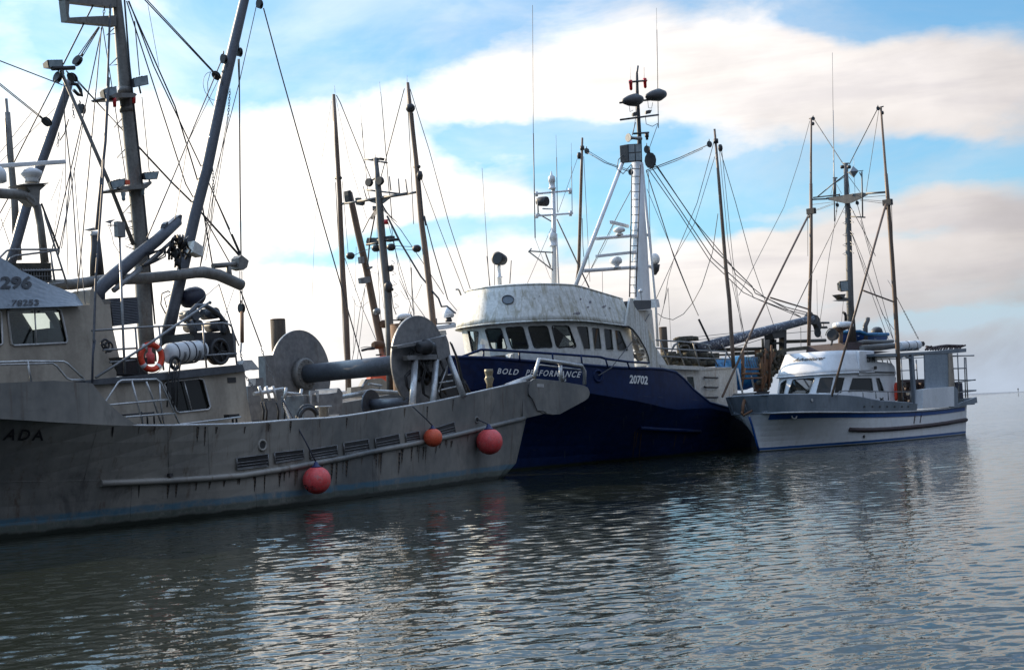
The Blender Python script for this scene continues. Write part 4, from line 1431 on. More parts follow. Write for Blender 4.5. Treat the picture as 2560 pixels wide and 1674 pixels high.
# rigging
W2 = CW
for pts, r in (
    ([(c1(790, 40), W2), (c1(535, 545), W2)], .016), ([(c1(838, 228), W2), (c1(660, 505), W2)], .013), ([(c1(830, 232), W2 + .1), (c1(640, 500), W2)], .01), ([(c1(842, 235), W2 - .1), (c1(672, 520), W2)], .01),
    ([(c1(865, 222), W2), (c1(700, 1000), W2), (c2(440, 690), 1.4)], .012), ([(c1(858, 235), W2), (c1(775, 1170), W2 - 1), (c2(655, 1060), 1.0)], .012),
    ([(c1(935, -20), W2), (c1(905, 800), 1.2), (c1(868, 1556), .2), (c2(810, 920), -.5), (c2(792, 1470), -1.0)], .022), ([(c1(870, 235), W2), (c1(1072, 1556), W2)], .01),
    ([(c1(918, 660), 1.4), (c1(890, 1200), .6), (c2(835, 300), .2), (c2(815, 520), .2)], .03),
    ([(c1(1052, 0), W2 - .2), (c1(1092, 520), W2 - .2), (c1(1200, 1530), W2 - .2), (c2(1240, 560), W2 - .2), (c2(1310, 1320), W2 - .2)], .02),
    ([(c1(1070, 10), W2), (c1(1570, 1556), W2), (c2(1945, 805), W2)], .014), ([(c1(1085, 10), W2), (c1(1480, 900), W2), (c1(1680, 1556), W2), (c2(1800, 840), W2)], .016),
    ([(c1(1090, 10), W2), (c1(1300, 560), W2), (c1(1770, 1556), W2), (c2(2030, 740), W2)], .014), ([(c1(1205, -20), W2), (c1(1800, 610), W2)], .014), ([(c1(1225, -20), W2), (c1(1812, 612), W2)], .012),
    ([(c1(1250, 40), 5.0), (c1(1345, 570), 5.0)], .006), ([(c1(1138, 180), W2), (c1(1180, 640), W2)], .012), ([(c1(1870, 520), W2), (c1(1440, 1556), 1.5), (c2(1245, 590), 1.0)], .014),
    ([(c1(1845, 680), W2), (c1(1590, 1200), 2), (c2(1480, 430), 1.6)], .008), ([(c1(2022, 500), W2), (c1(2030, 1556), W2), (c2(2038, 740), W2)], .017), ([(c1(2168, 50), W2), (c1(2025, 690), W2), (c1(1800, 1556), W2), (c2(1690, 840), W2)], .010),
    ([(c1(2012, 500), W2), (c1(2022, 760), W2)], .010), ([(c1(2228, 70), W2), (c1(2368, 590), W2), (c6(0, 1140), W2), (c6(115, 1556), W2), (c7(300, 740), W2), (c7(485, 1395), W2)], .016),
    ([(c1(1170, 1240), W2), (c1(1450, 1540), W2), (c2(1620, 285), W2), (c2(2030, 740), W2)], .020), ([(c1(1200, 820), W2), (c1(1262, 1450), W2)], .009), ([(c1(-40, 500), 4), (c1(530, 720), 4)], .012),
    ([(c1(-40, 690), 4), (c1(360, 1010), 4.2)], .010), ([(c1(-40, 675), 4), (c1(370, 1005), 4.2)], .010), ([(c1(490, 640), W2), (c1(120, 1370), 2.4)], .014), ([(c1(605, 640), W2), (c1(1030, 1090), W2)], .010), ([(c1(620, 640), W2), (c1(1040, 1105), W2)], .009),
    ([(c1(540, 700), 4), (c1(545, 980), 4), (c1(610, 1556), 3.5), (c2(660, 920), 3)], .013), ([(c1(700, 1060), 3), (c1(610, 1540), 3), (c2(520, 680), 2.5)], .009), ([(c1(550, 980), 4.2), (c1(555, 1556), 4), (c2(575, 900), 3.5)], .008),
    ([(c1(580, 1010), 4.2), (c1(545, 1130), 4.2), (c1(505, 1190), 4.2)], .012), ([(c1(45, 1000), 4.9), (c1(65, 1340), 4.8)], .01), ([(c1(-30, 1330), 5), (c1(270, 950), 5)], .007), ([(c1(-30, 1400), 5), (c1(480, 900), 5)], .007),
    ([(c2(0, 380), 4), (c2(80, 235), 4)], .014), ([(c2(0, 530), 5), (c2(90, 330), 5)], .008), ([(c2(5, 420), 5), (c2(100, 700), 5)], .008), ([(c2(85, 0), 5), (c2(100, 400), 5), (c2(110, 700), 5)], .008),
    ([(c1(1925, 990), W2 - .3), (c1(1820, 1556), W2 - .3), (c2(1690, 850), W2 - .3)], .008), ([(c1(1932, 990), W2 - .3), (c1(1840, 1556), W2 - .3), (c2(1740, 780), W2 - .3)], .008), ([(c2(1808, 210), W2 - .3), (c2(1780, 470), W2), (c2(1690, 850), W2)], .010), ([(c2(1822, 250), W2), (c2(1945, 520), W2)], .010),
    ([(c2(1960, 560), W2), (c2(2032, 725), W2)], .024), ([(c2(1630, 300), W2), (c2(2035, 760), W2 + .1)], .010), ([(c2(1850, 980), W2), (c2(1980, 1400), .5), (c2(2020, 1500), .2)], .014), ([(c2(2036, 1040), W2), (c2(2210, 1510), 2.0), (c4(165, 330), 1.9)], .016),
    ([(c2(2028, 870), W2), (c2(2032, 1180), W2)], .010), ([(c2(2045, 870), W2), (c2(2050, 1180), W2)], .010), ([(c2(1850, 985), W2), (c2(1510, 1280), .5)], .008), ([(c2(1980, 1020), W2), (c2(1900, 1260), 1.0)], .007), ([(c2(430, 280), 3), (c2(510, 90), 3)], .006),
    ([(c2(535, 0), 5), (c2(450, 600), 5)], .006), ([(c2(600, 0), 3), (c2(560, 400), 3), (c2(500, 690), 2)], .012), ([(c2(625, 0), 3), (c2(680, 700), 2), (c2(720, 1150), 1)], .008),
):
    wire(F1, pts, boat1, r)
chain(F1, [(c1(1945, 755), W2 - .3), (c1(1930, 990), W2 - .3)], boat1)
chain(F1, [(c2(1800, 0), W2 - .3), (c2(1806, 210), W2 - .3)], boat1)
chain(F1, [(c1(615, 880), 3.8), (c1(625, 1000), 3.8)], boat1)
chain(F1, [(c1(498, 1120), 4.2), (c1(488, 1240), 4.2)], boat1)
chain(F1, [(c1(885, 60), W2), (c1(875, 140), W2)], boat1)
chain(F1, [(c2(2040, 1480), 1.8), (c3(1800, 60), .8), (c3(1830, 230), .4), (c3(1900, 330), .3)], boat1)
chain(F1, [(c4(165, 340), 1.9), (c4(205, 460), 1.9), (c4(270, 610), 1.8)], boat1)
chain(F1, [(c4(340, 740), 1.0), (c4(350, 800), .5), (c4(385, 890), -.5)], boat1)
for p, w, d in ((c1(1830, 640), W2 - .1, Vector((.6, .3, -.7))), (c1(1893, 500), W2 - .2, None), (c1(2195, 35), W2, None), (c1(655, 515), W2, Vector((-.6, 0, -.7))), (c1(612, 655), W2, Vector((.6, 0, -.7))), (c1(488, 655), W2, Vector((-.4, 0, -.8))), (c1(395, 1030), 4.2, Vector((.6, .2, -.6))), (c1(690, 920), 3.6, Vector((.2, 0, -1))), (c1(2022, 440), W2 - .1, None), (c2(2042, 1185), W2, None), (c2(1490, 720), 1.5, None)):
    block(F1, p, w, boat1, .3, .1, d)
m = M().tube([F1.W(c2(2046, 1220), 2.4), F1.W(c2(2048, 1470), 2.0)], .06, 8)
build('turnbuckle', m, RUST, boat1)
m = M().tube([F1.W(c2(798, 1455), -.97), F1.W(c3(695, 80), -1.05), F1.W(c3(690, 292), -1.1)], [.04, .025, .03], 6)
build('turnbuckle', m, ROPE_DARK, boat1)
m = M()
m.torus(F1.W(c1(1805, 730), W2 - .2), F1.n, .42, .008, 24, 5)
m.tube([F1.W(c1(*p), W2 - .2) for p in ((1780, 610), (1755, 700), (1760, 820), (1810, 905))], .01, 5)
build('slack_rope', m, WIRE, boat1)

# ---- things carried by boat 1
c_ = F1.W((378, 892), -.12)
e = thing('lifebuoy', c_, 0, 'orange ring lifebuoy with white bands, tied to the grey boat\'s upper rail', 'lifebuoy')
nn = (F1.n * -.9 + F1.u * -.1).normalized()
build('ring', M().torus(c_, nn, .315, .075, 36, 12), LIFERING, e)
m = M()
for k in range(4):
    q = .7 + k * math.pi / 2
    m.torus(c_, nn, .315, .080, 4, 12, q - .13, q + .13)
build('band', m, WHITEGEAR, e)
m = M().torus(c_, nn, .42, .009, 30, 5)
build('grab_line', m, ROPE, e)
p0, p1 = F1.W((414, 884), .35), F1.W((509, 874), .35)
d = (p1 - p0).normalized()
L = (p1 - p0).length
e = thing('life_raft_canister', p0, 0, 'white liferaft barrel with dark straps lying beside the orange lifebuoy', 'life raft')
m = M().lathe(p0, d, [(0, .12), (.03, .22), (.10, .265), (L * .48, .272), (L * .49, .285), (L * .51, .285), (L * .52, .272), (L - .1, .265), (L - .03, .22), (L, .12)], 26)
build('shell', m, WHITEGEAR, e)
m = M()
for t in (.16, .42, .60, .86):
    m.lathe(p0 + d * (L * t), d, [(0, .278), (.035, .278)], 26, False)
    m.lathe(p0 + d * (L * t), d, [(0, .268), (0, .278)], 26, False)
build('strap', m, BLUEDRUM, e)
m = M()
for t in (.3, .7):
    q = p0 + d * (L * t)
    m.torus(q, d, .30, .03, 14, 6, 0, math.pi)
m.tube([p0 + d * L * .3 - Vector((0, 0, .3)), p0 + d * L * .7 - Vector((0, 0, .3))], .03, 6)
build('cradle', m, GALV, e)

# ball fenders hung over the side
for (ctr, rp, top_, lab, mt) in (((769, 1200), 34.5, c4(330, 740), 'large red ball fender hanging lowest on the grey boat, with a hand-painted mark', BUOYRED), ((1066, 1094), 23.5, c4(1342, 795), 'smallest ball fender, orange-red, hanging under the net drum legs', ORANGE), ((1200, 1104), 33, (1192, 1048), 'large faded pink-red ball fender hanging nearest the grey boat\'s stern', BUOYRED)):
    c_ = on(BV1, ctr, .0)
    rad = rp * (c_ - EYEP).length / 3500
    c_ = c_ - (c_ - EYEP).normalized() * rad * .25 - F1.n * rad * .85
    e = thing('fender_buoy', c_, 0, lab, 'fender', 'ball fenders hung over the grey boat\'s side')
    m = M()
    prof = [(-.99, .02), (-.95, .28), (-.82, .57), (-.6, .80), (-.3, .95), (0, 1.0), (.3, .955), (.6, .80), (.8, .58), (.93, .33), (.98, .22)]
    m.lathe(c_, (0, 0, 1), [(z * rad, r * rad) for z, r in prof], 28)
    body = build('ball', m, mt, e)
    m = M().lathe(c_, (0, 0, 1), [(.90 * rad, .42 * rad), (.99 * rad, .30 * rad), (1.05 * rad, .20 * rad), (1.24 * rad, .14 * rad), (1.30 * rad, .05 * rad)], 16)
    build('collar', m, BUOYBLUE, e)
    m = M()
    a = c_ + Vector((0, 0, 1.26 * rad))
    b = F1.W(top_, -.9) if top_[1] < 1040 else on(BV1, top_, .02)
    m.tube([a, a.lerp(b, .3) + F1.n * -.02, b], .02, 6)
    build('rope', m, ROPE_DARK, e)
    if ctr[0] == 769:
        bv = M().lathe(c_, (0, 0, 1), [(z * rad, r * rad) for z, r in prof], 28).bvh()
        m = M()
        pts = [on(bv, c4(x, y), .006) for x, y in ((470, 1450), (490, 1450), (488, 1425), (500, 1408), (520, 1408), (532, 1425), (525, 1445), (505, 1450), (492, 1440))]
        m.tube([p for p in pts if p], .012, 5)
        pts = [on(bv, c4(x, y), .006) for x, y in ((545, 1420), (570, 1412), (560, 1440), (585, 1425))]
        m.tube([p for p in pts if p], .008, 5)
        build('painted_mark', m, BLACKPAINT, e)


c16, c17, c18, c19, c20 = conv(6.766, 1880, 780), conv(5.558, 2100, 740), conv(8.19, 1780, 960), conv(8.646, 880, 820), conv(7.0, 1640, 840)


def ring(F, half, s0, c, z, send=None):
    """closed plan outline: half = [(distance aft of the front, half width)...]; port side first, front, starboard"""
    port = [(s0 + a, c - b) for a, b in half[::-1]]
    stbd = [(s0 + a, c + b) for a, b in half if b > 0]
    zf = z if callable(z) else (lambda q: z)
    return [F.P(q, w, zf(q)) for q, w in port + stbd]


def fine(half, n=3):
    """subdivide a half outline smoothly"""
    f1 = curve([(i, p[0]) for i, p in enumerate(half)])
    f2 = curve([(i, p[1]) for i, p in enumerate(half)])
    return [(f1(k / n), f2(k / n)) for k in range((len(half) - 1) * n + 1)]


def window_cutter(bv, quad, dep=.6):
    P = [on(bv, p, 0) for p in quad]
    n_ = (P[1] - P[0]).cross(P[-1] - P[0]).normalized()
    if n_.dot(P[0] - EYEP) < 0:
        n_ = -n_
    return M().prism([p - n_ * .3 for p in P], n_ * (dep + .3)), P, n_


def rounded(q, k=.12):
    """quad with its corners clipped round"""
    out = []
    n = len(q)
    for i in range(n):
        a, b, c_ = q[i - 1], q[i], q[(i + 1) % n]
        L1 = math.dist(a, b)
        L2 = math.dist(b, c_)
        r = k * min(L1, L2)
        p = (b[0] + (a[0] - b[0]) * r / L1, b[1] + (a[1] - b[1]) * r / L1)
        s_ = (b[0] + (c_[0] - b[0]) * r / L2, b[1] + (c_[1] - b[1]) * r / L2)
        mid = ((p[0] + s_[0]) * .25 + b[0] * .5, (p[1] + s_[1]) * .25 + b[1] * .5)
        out += [p, mid, s_]
    return out


def windows(o, bv, quads, glass, frame, fr=.02, k=.14):
    for q in quads:
        q = rounded(q, k)
        _, P, n_ = window_cutter(bv, q)
        c_ = sum(P, Vector((0, 0, 0))) / len(P)
        w_ = build('window', M().prism([c_ + (p - c_) * 1.01 + n_ * .03 for p in P], n_ * .008), glass, o)
        build('window_frame', M().tube(ringpts([p - n_ * .004 for p in P]), fr, 5), frame, w_)


# =================================================================== BOAT 2: navy trawler
F2 = Frame(-1.43, 55.5, 56)
boat2 = thing('trawler', F2.o, F2.a, 'navy blue trawler with rust-streaked white wheelhouse, between the grey and white boats', 'fishing boat', 'fishing boats rafted in the harbour')
C2 = -.6
wl2 = curve([(-1.6, -.6), (0.0, -.72), (2.6, -1.15), (6, -1.9), (9, -2.8), (12, -3.6), (15, -4.1), (19, -4.2), (23.5, -4.0)])
wt2 = curve([(-3.4, -.6), (-3.1, -1.0), (-2.3, -1.55), (-1.2, -2.15), (.3, -2.8), (1.8, -3.35), (3.5, -3.7), (6, -4.1), (10, -4.35), (14, -4.4), (19, -4.3), (23.5, -4.1)])
SH2 = sheer(F2, [(1330, 905), (1400, 909), (1480, 915), (1560, 921), (1690, 931)], wt2)
lowr = sheer(F2, [(1735, 975), (1775, 1007), (1830, 1022), (1890, 1030)], wt2)
zt2 = curve([(-3.4, SH2[0][1] + .30), (-1.5, SH2[0][1] + .16)] + SH2 + lowr + [(24, lowr[-1][1] - .05)])
S2 = [-3.4, -3.25, -3.0, -2.6, -2.0, -1.3, -.5, .2, 1, 1.8, 2.7, 3.6, 4.6, 5.6, 6.6, 7.6, SH2[-1][0], SH2[-1][0] + .7, lowr[0][0], lowr[1][0], lowr[2][0], 16, 18, 20, 22, 23.4]
S2 = sorted(set(round(x, 3) for x in S2))
zk2 = curve(sheer(F2, [(1300, 968), (1400, 972), (1480, 985), (1590, 1003), (1680, 1024)], curve([(-3, -.9), (-1, -2.1), (.8, -2.9), (3.5, -3.6), (6, -4.0), (10, -4.3), (14, -4.35)])))
h2 = M().loft(hull_rows(F2, S2, wl2, wt2, zt2, C2, lambda s_: min(zt2(s_) - .15, 3.0) if s_ < 10.5 else 1.3, lambda s_: 1.0 + max(0, (7 - s_) * .12), lambda s_, z: (max(0, 1.0 - (s_ + 3.4) / 5) * (max(0, 4.5 - z) * .38) if z < 4.3 else 0), [.001, .15, .3, .45, .58, .64, .70, .85, 1.0], .12, lambda s_: zk2(s_) if s_ < 11 else zt2(s_) * .9), True, True, False)
build('hull', h2, NAVY, boat2)
BV2 = h2.bvh()
cap = [F2.P(s_, wt2(s_) + .04, zt2(s_) + .02) for s_ in S2]
capS = [F2.P(s_, 2 * C2 - wt2(s_) - .04, zt2(s_) + .02) for s_ in S2]
build('bulwark_cap', M().tube(capS[::-1] + cap, .075, 8), NAVY, boat2)
m = M()
kn = [on(BV2, p, .005) for p in [(1380 + 22 * k, 971.5 + (.02 * k * k * 22 / 22) * 4.2) for k in range(0, 15)]]
q = [on(BV2, c9(*p), .05) for p in ((1385, 1188), (1500, 1196), (1650, 1205), (1800, 1213))]
m.tube(q, .09, 8)
build('fender_strake', m, NAVY, boat2)
rs = random.Random(9)
m = M()
for k in range(46):
    x, y = rs.uniform(1320, 1850), rs.uniform(985, 1130)
    L_, wd_ = rs.uniform(6, 30), rs.uniform(.8, 2.5)
    if rs.random() < .5:
        P = [[on(BV2, (x + sg * wd_ * (1 - j / 4) ** .5, y + L_ * j / 4), .003) for sg in (-1, 1)] for j in range(5)]
    else:
        P = [[on(BV2, (x + L_ * j / 4, y + sg * wd_ * .5 * math.sin(math.pi * (j + .4) / 4.8) + j * .6), .003) for sg in (-1, 1)] for j in range(5)]
    m.loft(P)
build('scuff_stain', m, mat('hull_scuff', (.012, .022, .06), (.03, .04, .07), .6, 0, 4.0, (1, 1, .3), 0), boat2, keep=True)
m = M()
for x0, y0, y1 in ((1355, 1215, 1400), (1372, 1225, 1330), (1398, 1230, 1405), (1640, 1240, 1330), (1705, 1245, 1300)):
    P = [[on(BV2, (c9(x0 - 16 * t + sg * 4 * (1 - .6 * t), y0 + (y1 - y0) * t)), .004) for sg in (-1, 1)] for t in (0, .25, .5, .75, 1)]
    m.loft(P)
build('rust_run', m, mat('hull_rust_run', (.045, .022, .014), (.08, .045, .025), .7, 0, 4.0, (1, 1, .3), 0), boat2, keep=True)
c_ = on(BV2, c9(1095, 832), .01)
build('hawse_ring', M().torus(c_, (F2.n * -1 + F2.u * -.3), .22, .06, 20, 8), NAVY, boat2)
lettering('lettering', 'BOLD', [c5(1143, 1198), c5(1385, 1212), c5(1405, 1145), c5(1155, 1130)], BV2, WHITEPAINT, boat2, .018, .12, space=1.25)
lettering('lettering', 'PERFORMANCE', [c5(1478, 1216), c5(2118, 1243), c5(2140, 1170), c5(1492, 1147)], BV2, WHITEPAINT, boat2, .018, .12, space=1.25)
lettering('lettering', '20702', [c9(1314, 884), c9(1441, 893), c9(1445, 833), c9(1318, 824)], BV2, WHITEPAINT, boat2, .035)

# wheelhouse: curved front, forward-raked windows, deep visor
CWH = -.3
HB = fine([(0, 0), (.1, .6), (.3, 1.2), (.75, 1.8), (1.4, 2.3), (2.4, 2.65), (3.8, 2.75), (5.6, 2.75), (7.4, 2.75)])
wallT = [(a * .97 + .25, b * .93) for a, b in HB]
wallB = [(a * .94 + .75, b * .93) for a, b in HB]
wb, wt_ = ring(F2, wallB, 0, CWH, 3.0), ring(F2, wallT, 0, CWH, 5.95)
sol = M().loft([wb, wt_], True, True)
def inset(R_, d):
    c_ = sum(R_, Vector((0, 0, 0))) / len(R_)
    return [p + Vector(((c_ - p).x, (c_ - p).y, 0)).normalized() * d for p in R_]
inn = M().loft([[p + Vector((0, 0, .1)) for p in inset(wb, .10)], [p - Vector((0, 0, .08)) for p in inset(wt_, .10)]], True, True)
BVW = sol.bvh()
FW = [((800, 690), (925, 700), (905, 935), (850, 940)), ((1000, 672), (1190, 660), (1262, 905), (1075, 910)), ((1243, 652), (1447, 642), (1520, 900), (1322, 905)), ((1506, 640), (1735, 635), (1800, 890), (1582, 895)), ((1785, 632), (1990, 632), (2085, 890), (1847, 890))]
FW = [[c5(*p) for p in q] for q in FW]
SW = [((948, 486), (1028, 489), (1047, 647), (1000, 648)), ((1052, 496), (1105, 499), (1125, 648), (1072, 648)), ((1136, 503), (1190, 508), (1208, 656), (1152, 652)), ((1212, 510), (1252, 522), (1310, 660), (1232, 656))]
SW = [[c9(*p) for p in q] for q in SW]
cut = [window_cutter(BVW, rounded(q, .14))[0] for q in FW + SW]
# far-side and after windows, so that daylight shows through
for (q, w_) in (((3.0, 1), 0), ((4.2, 1), 0), ((5.4, 1), 0)):
    cut.append(M().box(F2.P(q[0], CWH + 2.56, 5.15), F2.u * .38, F2.n * .5, Vector((0, 0, .42))))
for w_ in (-1.7, -.5, .8):
    cut.append(M().box(F2.P(7.15, CWH + w_, 5.15), F2.u * .6, F2.n * .35, Vector((0, 0, .42))))
o = build('wheelhouse', carve(sol, [inn] + cut), WALLWHITE, boat2, lining=LINING)
windows(o, BVW, FW, GLASS, BLACK, .022)
windows(o, BVW, SW, GLASS_LIGHT, WHITE_OLD, .015)
m = M()
m.box(F2.P(2.2, CWH + .2, 4.55), F2.u * .35, F2.n * 1.6, Vector((0, 0, .18)))
for w_ in (-1.4, .5):
    m.tube([F2.P(3.6, CWH + w_, 3.2), F2.P(3.6, CWH + w_, 4.4)], .1)
    m.box(F2.P(3.7, CWH + w_, 4.75), F2.u * .1, F2.n * .25, Vector((0, 0, .35)))
    m.box(F2.P(3.5, CWH + w_, 4.4), F2.u * .25, F2.n * .27, Vector((0, 0, .07)))
m.torus(F2.P(2.75, CWH - .3, 4.7), F2.u, .26, .025)
m.box(F2.P(6.2, CWH - .9, 4.2), F2.u * .5, F2.n * .9, Vector((0, 0, 1.0)))
m.box(F2.P(3.0, CWH + 1.5, 5.5), F2.u * .25, F2.n * .25, Vector((0, 0, .2)))
m.ball(F2.P(2.4, CWH - 1.0, 4.85), .22)
build('wheelhouse_fittings', m, INTERIOR, o)
vz = lambda s_: 5.83 - max(0, s_ - 3.5) * .035
tz = lambda s_: 7.34 - max(0, s_ - 3.6) * .11
HT = [(a * .93 + .45, b * .84) for a, b in HB]
rows = [ring(F2, HB, 0, CWH, vz)]
for k in range(1, 6):
    f_ = k / 6
    rows.append([a.lerp(b, f_) for a, b in zip(rows[0], ring(F2, HT, 0, CWH, tz))])
rows.append(ring(F2, HT, 0, CWH, tz))
v = M().loft(rows, True, False, True)
low = [p + Vector((0, 0, .03)) for p in ring(F2, [(a * .97 + .22, b * .94) for a, b in HB], 0, CWH, vz)]
v.loft([rows[0], low], True)
topc = [p + Vector((0, 0, .10)) for p in inset(rows[-1], .5)]
v.loft([rows[-1], topc], True)
v.add(topc, [list(range(len(topc)))])
o = build('visor', v, WHITE_OLD, boat2)
BVV = M().loft(rows, True).bvh()
build('visor_rim', M().tube(rows[-1] + [rows[-1][0]], .035, 6), WHITE_OLD, o)
build('visor_lip', M().tube(rows[0] + [rows[0][0]], .03, 6), WHITE_OLD, o)
# oval badge
pts = [on(BVV, c5(1273 + 68 * math.cos(t), 328 + 50 * math.sin(t)), .03) for t in [2 * math.pi * k / 20 for k in range(20)]]
n_ = (pts[5] - pts[0]).cross(pts[10] - pts[0]).normalized()
if n_.dot(pts[0] - EYEP) < 0:
    n_ = -n_
build('badge', M().prism(pts, n_ * .05), GREYBULWARK, boat2)
pts2 = [p - n_ * .012 for p in pts]
build('badge_rim', M().tube(pts2 + [pts2[0]], .022, 6), ALU_DARK, boat2)
bb = M().prism(pts, n_ * .05).bvh()
for tx, q in (('ATLANTIC', ((1222, 322), (1325, 312), (1325, 298), (1222, 306))), ('PACIFIC', ((1228, 348), (1322, 338), (1322, 324), (1228, 333)))):
    pass
# rust blotches on the visor
m = M()
for (x, y, rx, ry) in ((955, 398, 22, 10), (1042, 318, 8, 14), (1028, 355, 10, 7), (1135, 352, 12, 8), (1178, 362, 9, 7), (975, 300, 8, 8), (838, 352, 4, 6), (930, 400, 8, 6), (1148, 412, 4, 4), (1148, 345, 6, 8), (660, 295, 9, 3), (690, 280, 6, 3)):
    P = []
    for k in range(9):
        t = 2 * math.pi * k / 9
        r_ = random.uniform(.55, 1.1)
        P.append(on(BVV, c9(x + rx * r_ * math.cos(t), y + ry * r_ * math.sin(t)), .012))
    m.add(P, [list(range(9))])
build('rust_patch', m, mat('flaked_primer', (.10, .10, .13), (.22, .20, .20), .7, 0, 9), boat2, keep=True)
# wing wall at the after end of the wheelhouse, with its big opening
wgp = [(1290, 486), (1322, 291), (1335, 294), (1350, 345), (1395, 410), (1440, 475), (1457, 560), (1505, 640), (1560, 725), (1603, 797), (1440, 790), (1455, 745), (1445, 690), (1425, 640), (1380, 562), (1340, 510), (1310, 488), (1300, 487)]
build('wing_wall', plate(F2, [c9(*p) for p in wgp], -3.12, .10), WHITE_OLD, boat2)
m = M().tube([F2.W(c9(*p), -3.13) for p in ((1455, 745), (1445, 690), (1425, 640), (1380, 562), (1340, 510), (1310, 488), (1262, 488))], .03, 6)
build('wing_trim', m, BLACK, boat2)
m = M()
m.tube([F2.W(c9(1270, 500), -2.6), F2.W(c9(1330, 660), -2.6), F2.W(c9(1380, 730), -2.6)], .045, 7)
m.tube([F2.W(c9(1310, 500), -1.4), F2.W(c9(1395, 720), -1.4)], .12, 8)
for y in (560, 610, 665, 700):
    m.tube([F2.W(c9(1290 + (y - 500) * .35, y), -1.8), F2.W(c9(1400 + (y - 600) * .35, y + 5), -1.8)], .03, 6)
for k in range(14):
    p = c9(random.uniform(1330, 1420), random.uniform(560, 700))
    m.ball(F2.W(p, -1.2), random.uniform(.06, .14), 8)
build('side_deck_gear', m, DARKMAST, boat2)
# deck below the wheelhouse, foredeck gear, bow rail
pl = ring(F2, [(a * .92 + 1.2, b * 1.0) for a, b in HB], 0, CWH, 3.05)
m = M().loft([[p - Vector((0, 0, .6)) for p in pl], [p + Vector((0, 0, .05)) for p in pl]], True, True)
build('wheelhouse_base', m, WALLWHITE, boat2)
rp = [((1150, 893), -1.2), (c5(958, 913), -1.5), (c5(1320, 930), -2.3), (c5(1800, 960), -3.3), (c5(2358, 1000), -3.9), (c9(1150, 712), -4.1), (c9(1300, 733), -4.2), (c9(1450, 742), -4.25)]
m = M().tube([F2.W(p, w) for p, w in rp], .05, 8)
for a, b, w in ((c5(985, 915), c5(985, 1025), -1.2), (c5(1405, 940), c5(1412, 1045), -2.45), (c5(1795, 960), c5(1805, 1045), -3.3), (c5(2135, 985), c5(2148, 1095), -3.7), (c9(1150, 712), c9(1165, 768), -4.1), (c9(1300, 733), c9(1318, 785), -4.2)):
    m.tube([F2.W(a, w), F2.W(b, w)], .035, 7)
build('bow_rail', m, NAVY, boat2)
m = M()
for x, y, r_ in ((1085, 1015, 24), (1140, 1005, 30), (1215, 1008, 30), (1460, 1015, 30), (1510, 1025, 22)):
    m.ball(F2.W(c5(x, y), -1.3), r_ / 4.716 * 57 / 3500, 10, (1.3, 1, .8))
m.tube([F2.W(c5(1040, 1030), -1.4), F2.W(c5(1080, 1000), -1.4), F2.W(c5(1230, 992), -1.4)], .04, 6)
m.tube([F2.W(c5(1130, 990), -1.3), F2.W(c5(1330, 980), -1.3), F2.W(c5(1460, 1015), -1.3)], .03, 6)
build('anchor_winch', m, BLACK, boat2)
m = M().prism([F2.W(c5(*p), -1.6) for p in ((1285, 1040), (1310, 970), (1345, 955), (1400, 985), (1412, 1045))], F2.n * .25)
build('rope_guide', m, WHITE_OLD, boat2)
m = M().box(F2.W(c5(962, 888), -1.15), F2.u * .09, F2.n * .09, Vector((0, 0, .12)))
build('bow_light', m, WHITEGEAR, boat2)
# things on the wheelhouse roof
m = M().prism([F2.W(c5(*p), .3) for p in ((1190, 195), (1215, 150), (1500, 133), (1540, 140), (1540, 185))], F2.n * 1.3)
build('roof_locker', m, GALV, boat2, bevel=.02)
m = M().loft([[F2.W(c9(*p), w) for p in ((895, 222), (930, 208), (1000, 210), (1080, 232), (1200, 268), (1340, 292))] for w in (-1.5, 1.2)])
build('roof_hatch', m, ALU_DARK, boat2)
p0 = F2.W((1250, 722), .1)
m = M().lathe(p0, (0, 0, 1), [(0, .09), (.45, .085), (.46, .13), (.5, .13), (.52, .08), (.9, .07), (.92, .1), (1.0, .05)], 12)
o = build('searchlight_stand', m, WHITEGEAR, boat2)
a = F2.W((1248, 652), .1)
build('searchlight', M().lathe(a + Vector((.18, .25, .05)), Vector((-.5, -.85, .08)), [(0, .10), (.05, .22), (.35, .27), (.5, .28), (.52, .22)], 20), BLACK, boat2)
m = M().torus(a, (0.5, .85, 0), .30, .025, 20, 6, math.pi * 1.05, math.pi * 1.95)
build('lamp_yoke', m, BLACK, boat2)
# small goose-neck at the visor's left edge
build('vent_pipe', M().tube([F2.W(c5(*p), 1.6) for p in ((720, 272), (700, 220), (685, 203), (662, 205))], .035, 7), GALV, boat2)

# main mast, ladder, tripod legs, spreaders
mw = 0.0
o = build('main_mast', M().tube([F2.W(p, mw) for p in (c8(808, 640), c8(828, 1100), c8(835, 1510))] + [F2.P(13.7, 0, 3.0)], [.24, .34, .46, .5], 18), WHITE, boat2)
MAST2 = o
m = M()
a0, a1, b0, b1_ = F2.W(c8(778, 655), -.55), F2.W(c8(762, 1510), -.55), F2.W(c8(832, 655), -.55), F2.W(c8(803, 1510), -.55)
m.tube([a0, a1], .03, 6)
m.tube([b0, b1_], .03, 6)
for k in range(17):
    f_ = (k + .5) / 17
    m.tube([a0.lerp(a1, f_), b0.lerp(b1_, f_)], .02, 5)
build('mast_ladder', m, ALU_DARK, boat2)
m = M()
for pts, r_ in (((c8(742, 570), c8(410, 1440)), .095), ((c8(842, 640), c8(930, 1560), c10(385, 850)), .07)):
    m.tube([F2.W(p, mw - .1) for p in pts], r_, 10)
build('tripod_leg', m, WHITE, boat2)
m = M().tube([F2.W(c8(545, 1132), mw), F2.W(c8(885, 1105), mw)], .075, 10)
m.tube([F2.W(c8(462, 1340), mw), F2.W(c8(905, 1310), mw)], .085, 10)
build('spreader', m, WHITE, boat2)
pz = 70 / 3500 / 2.593
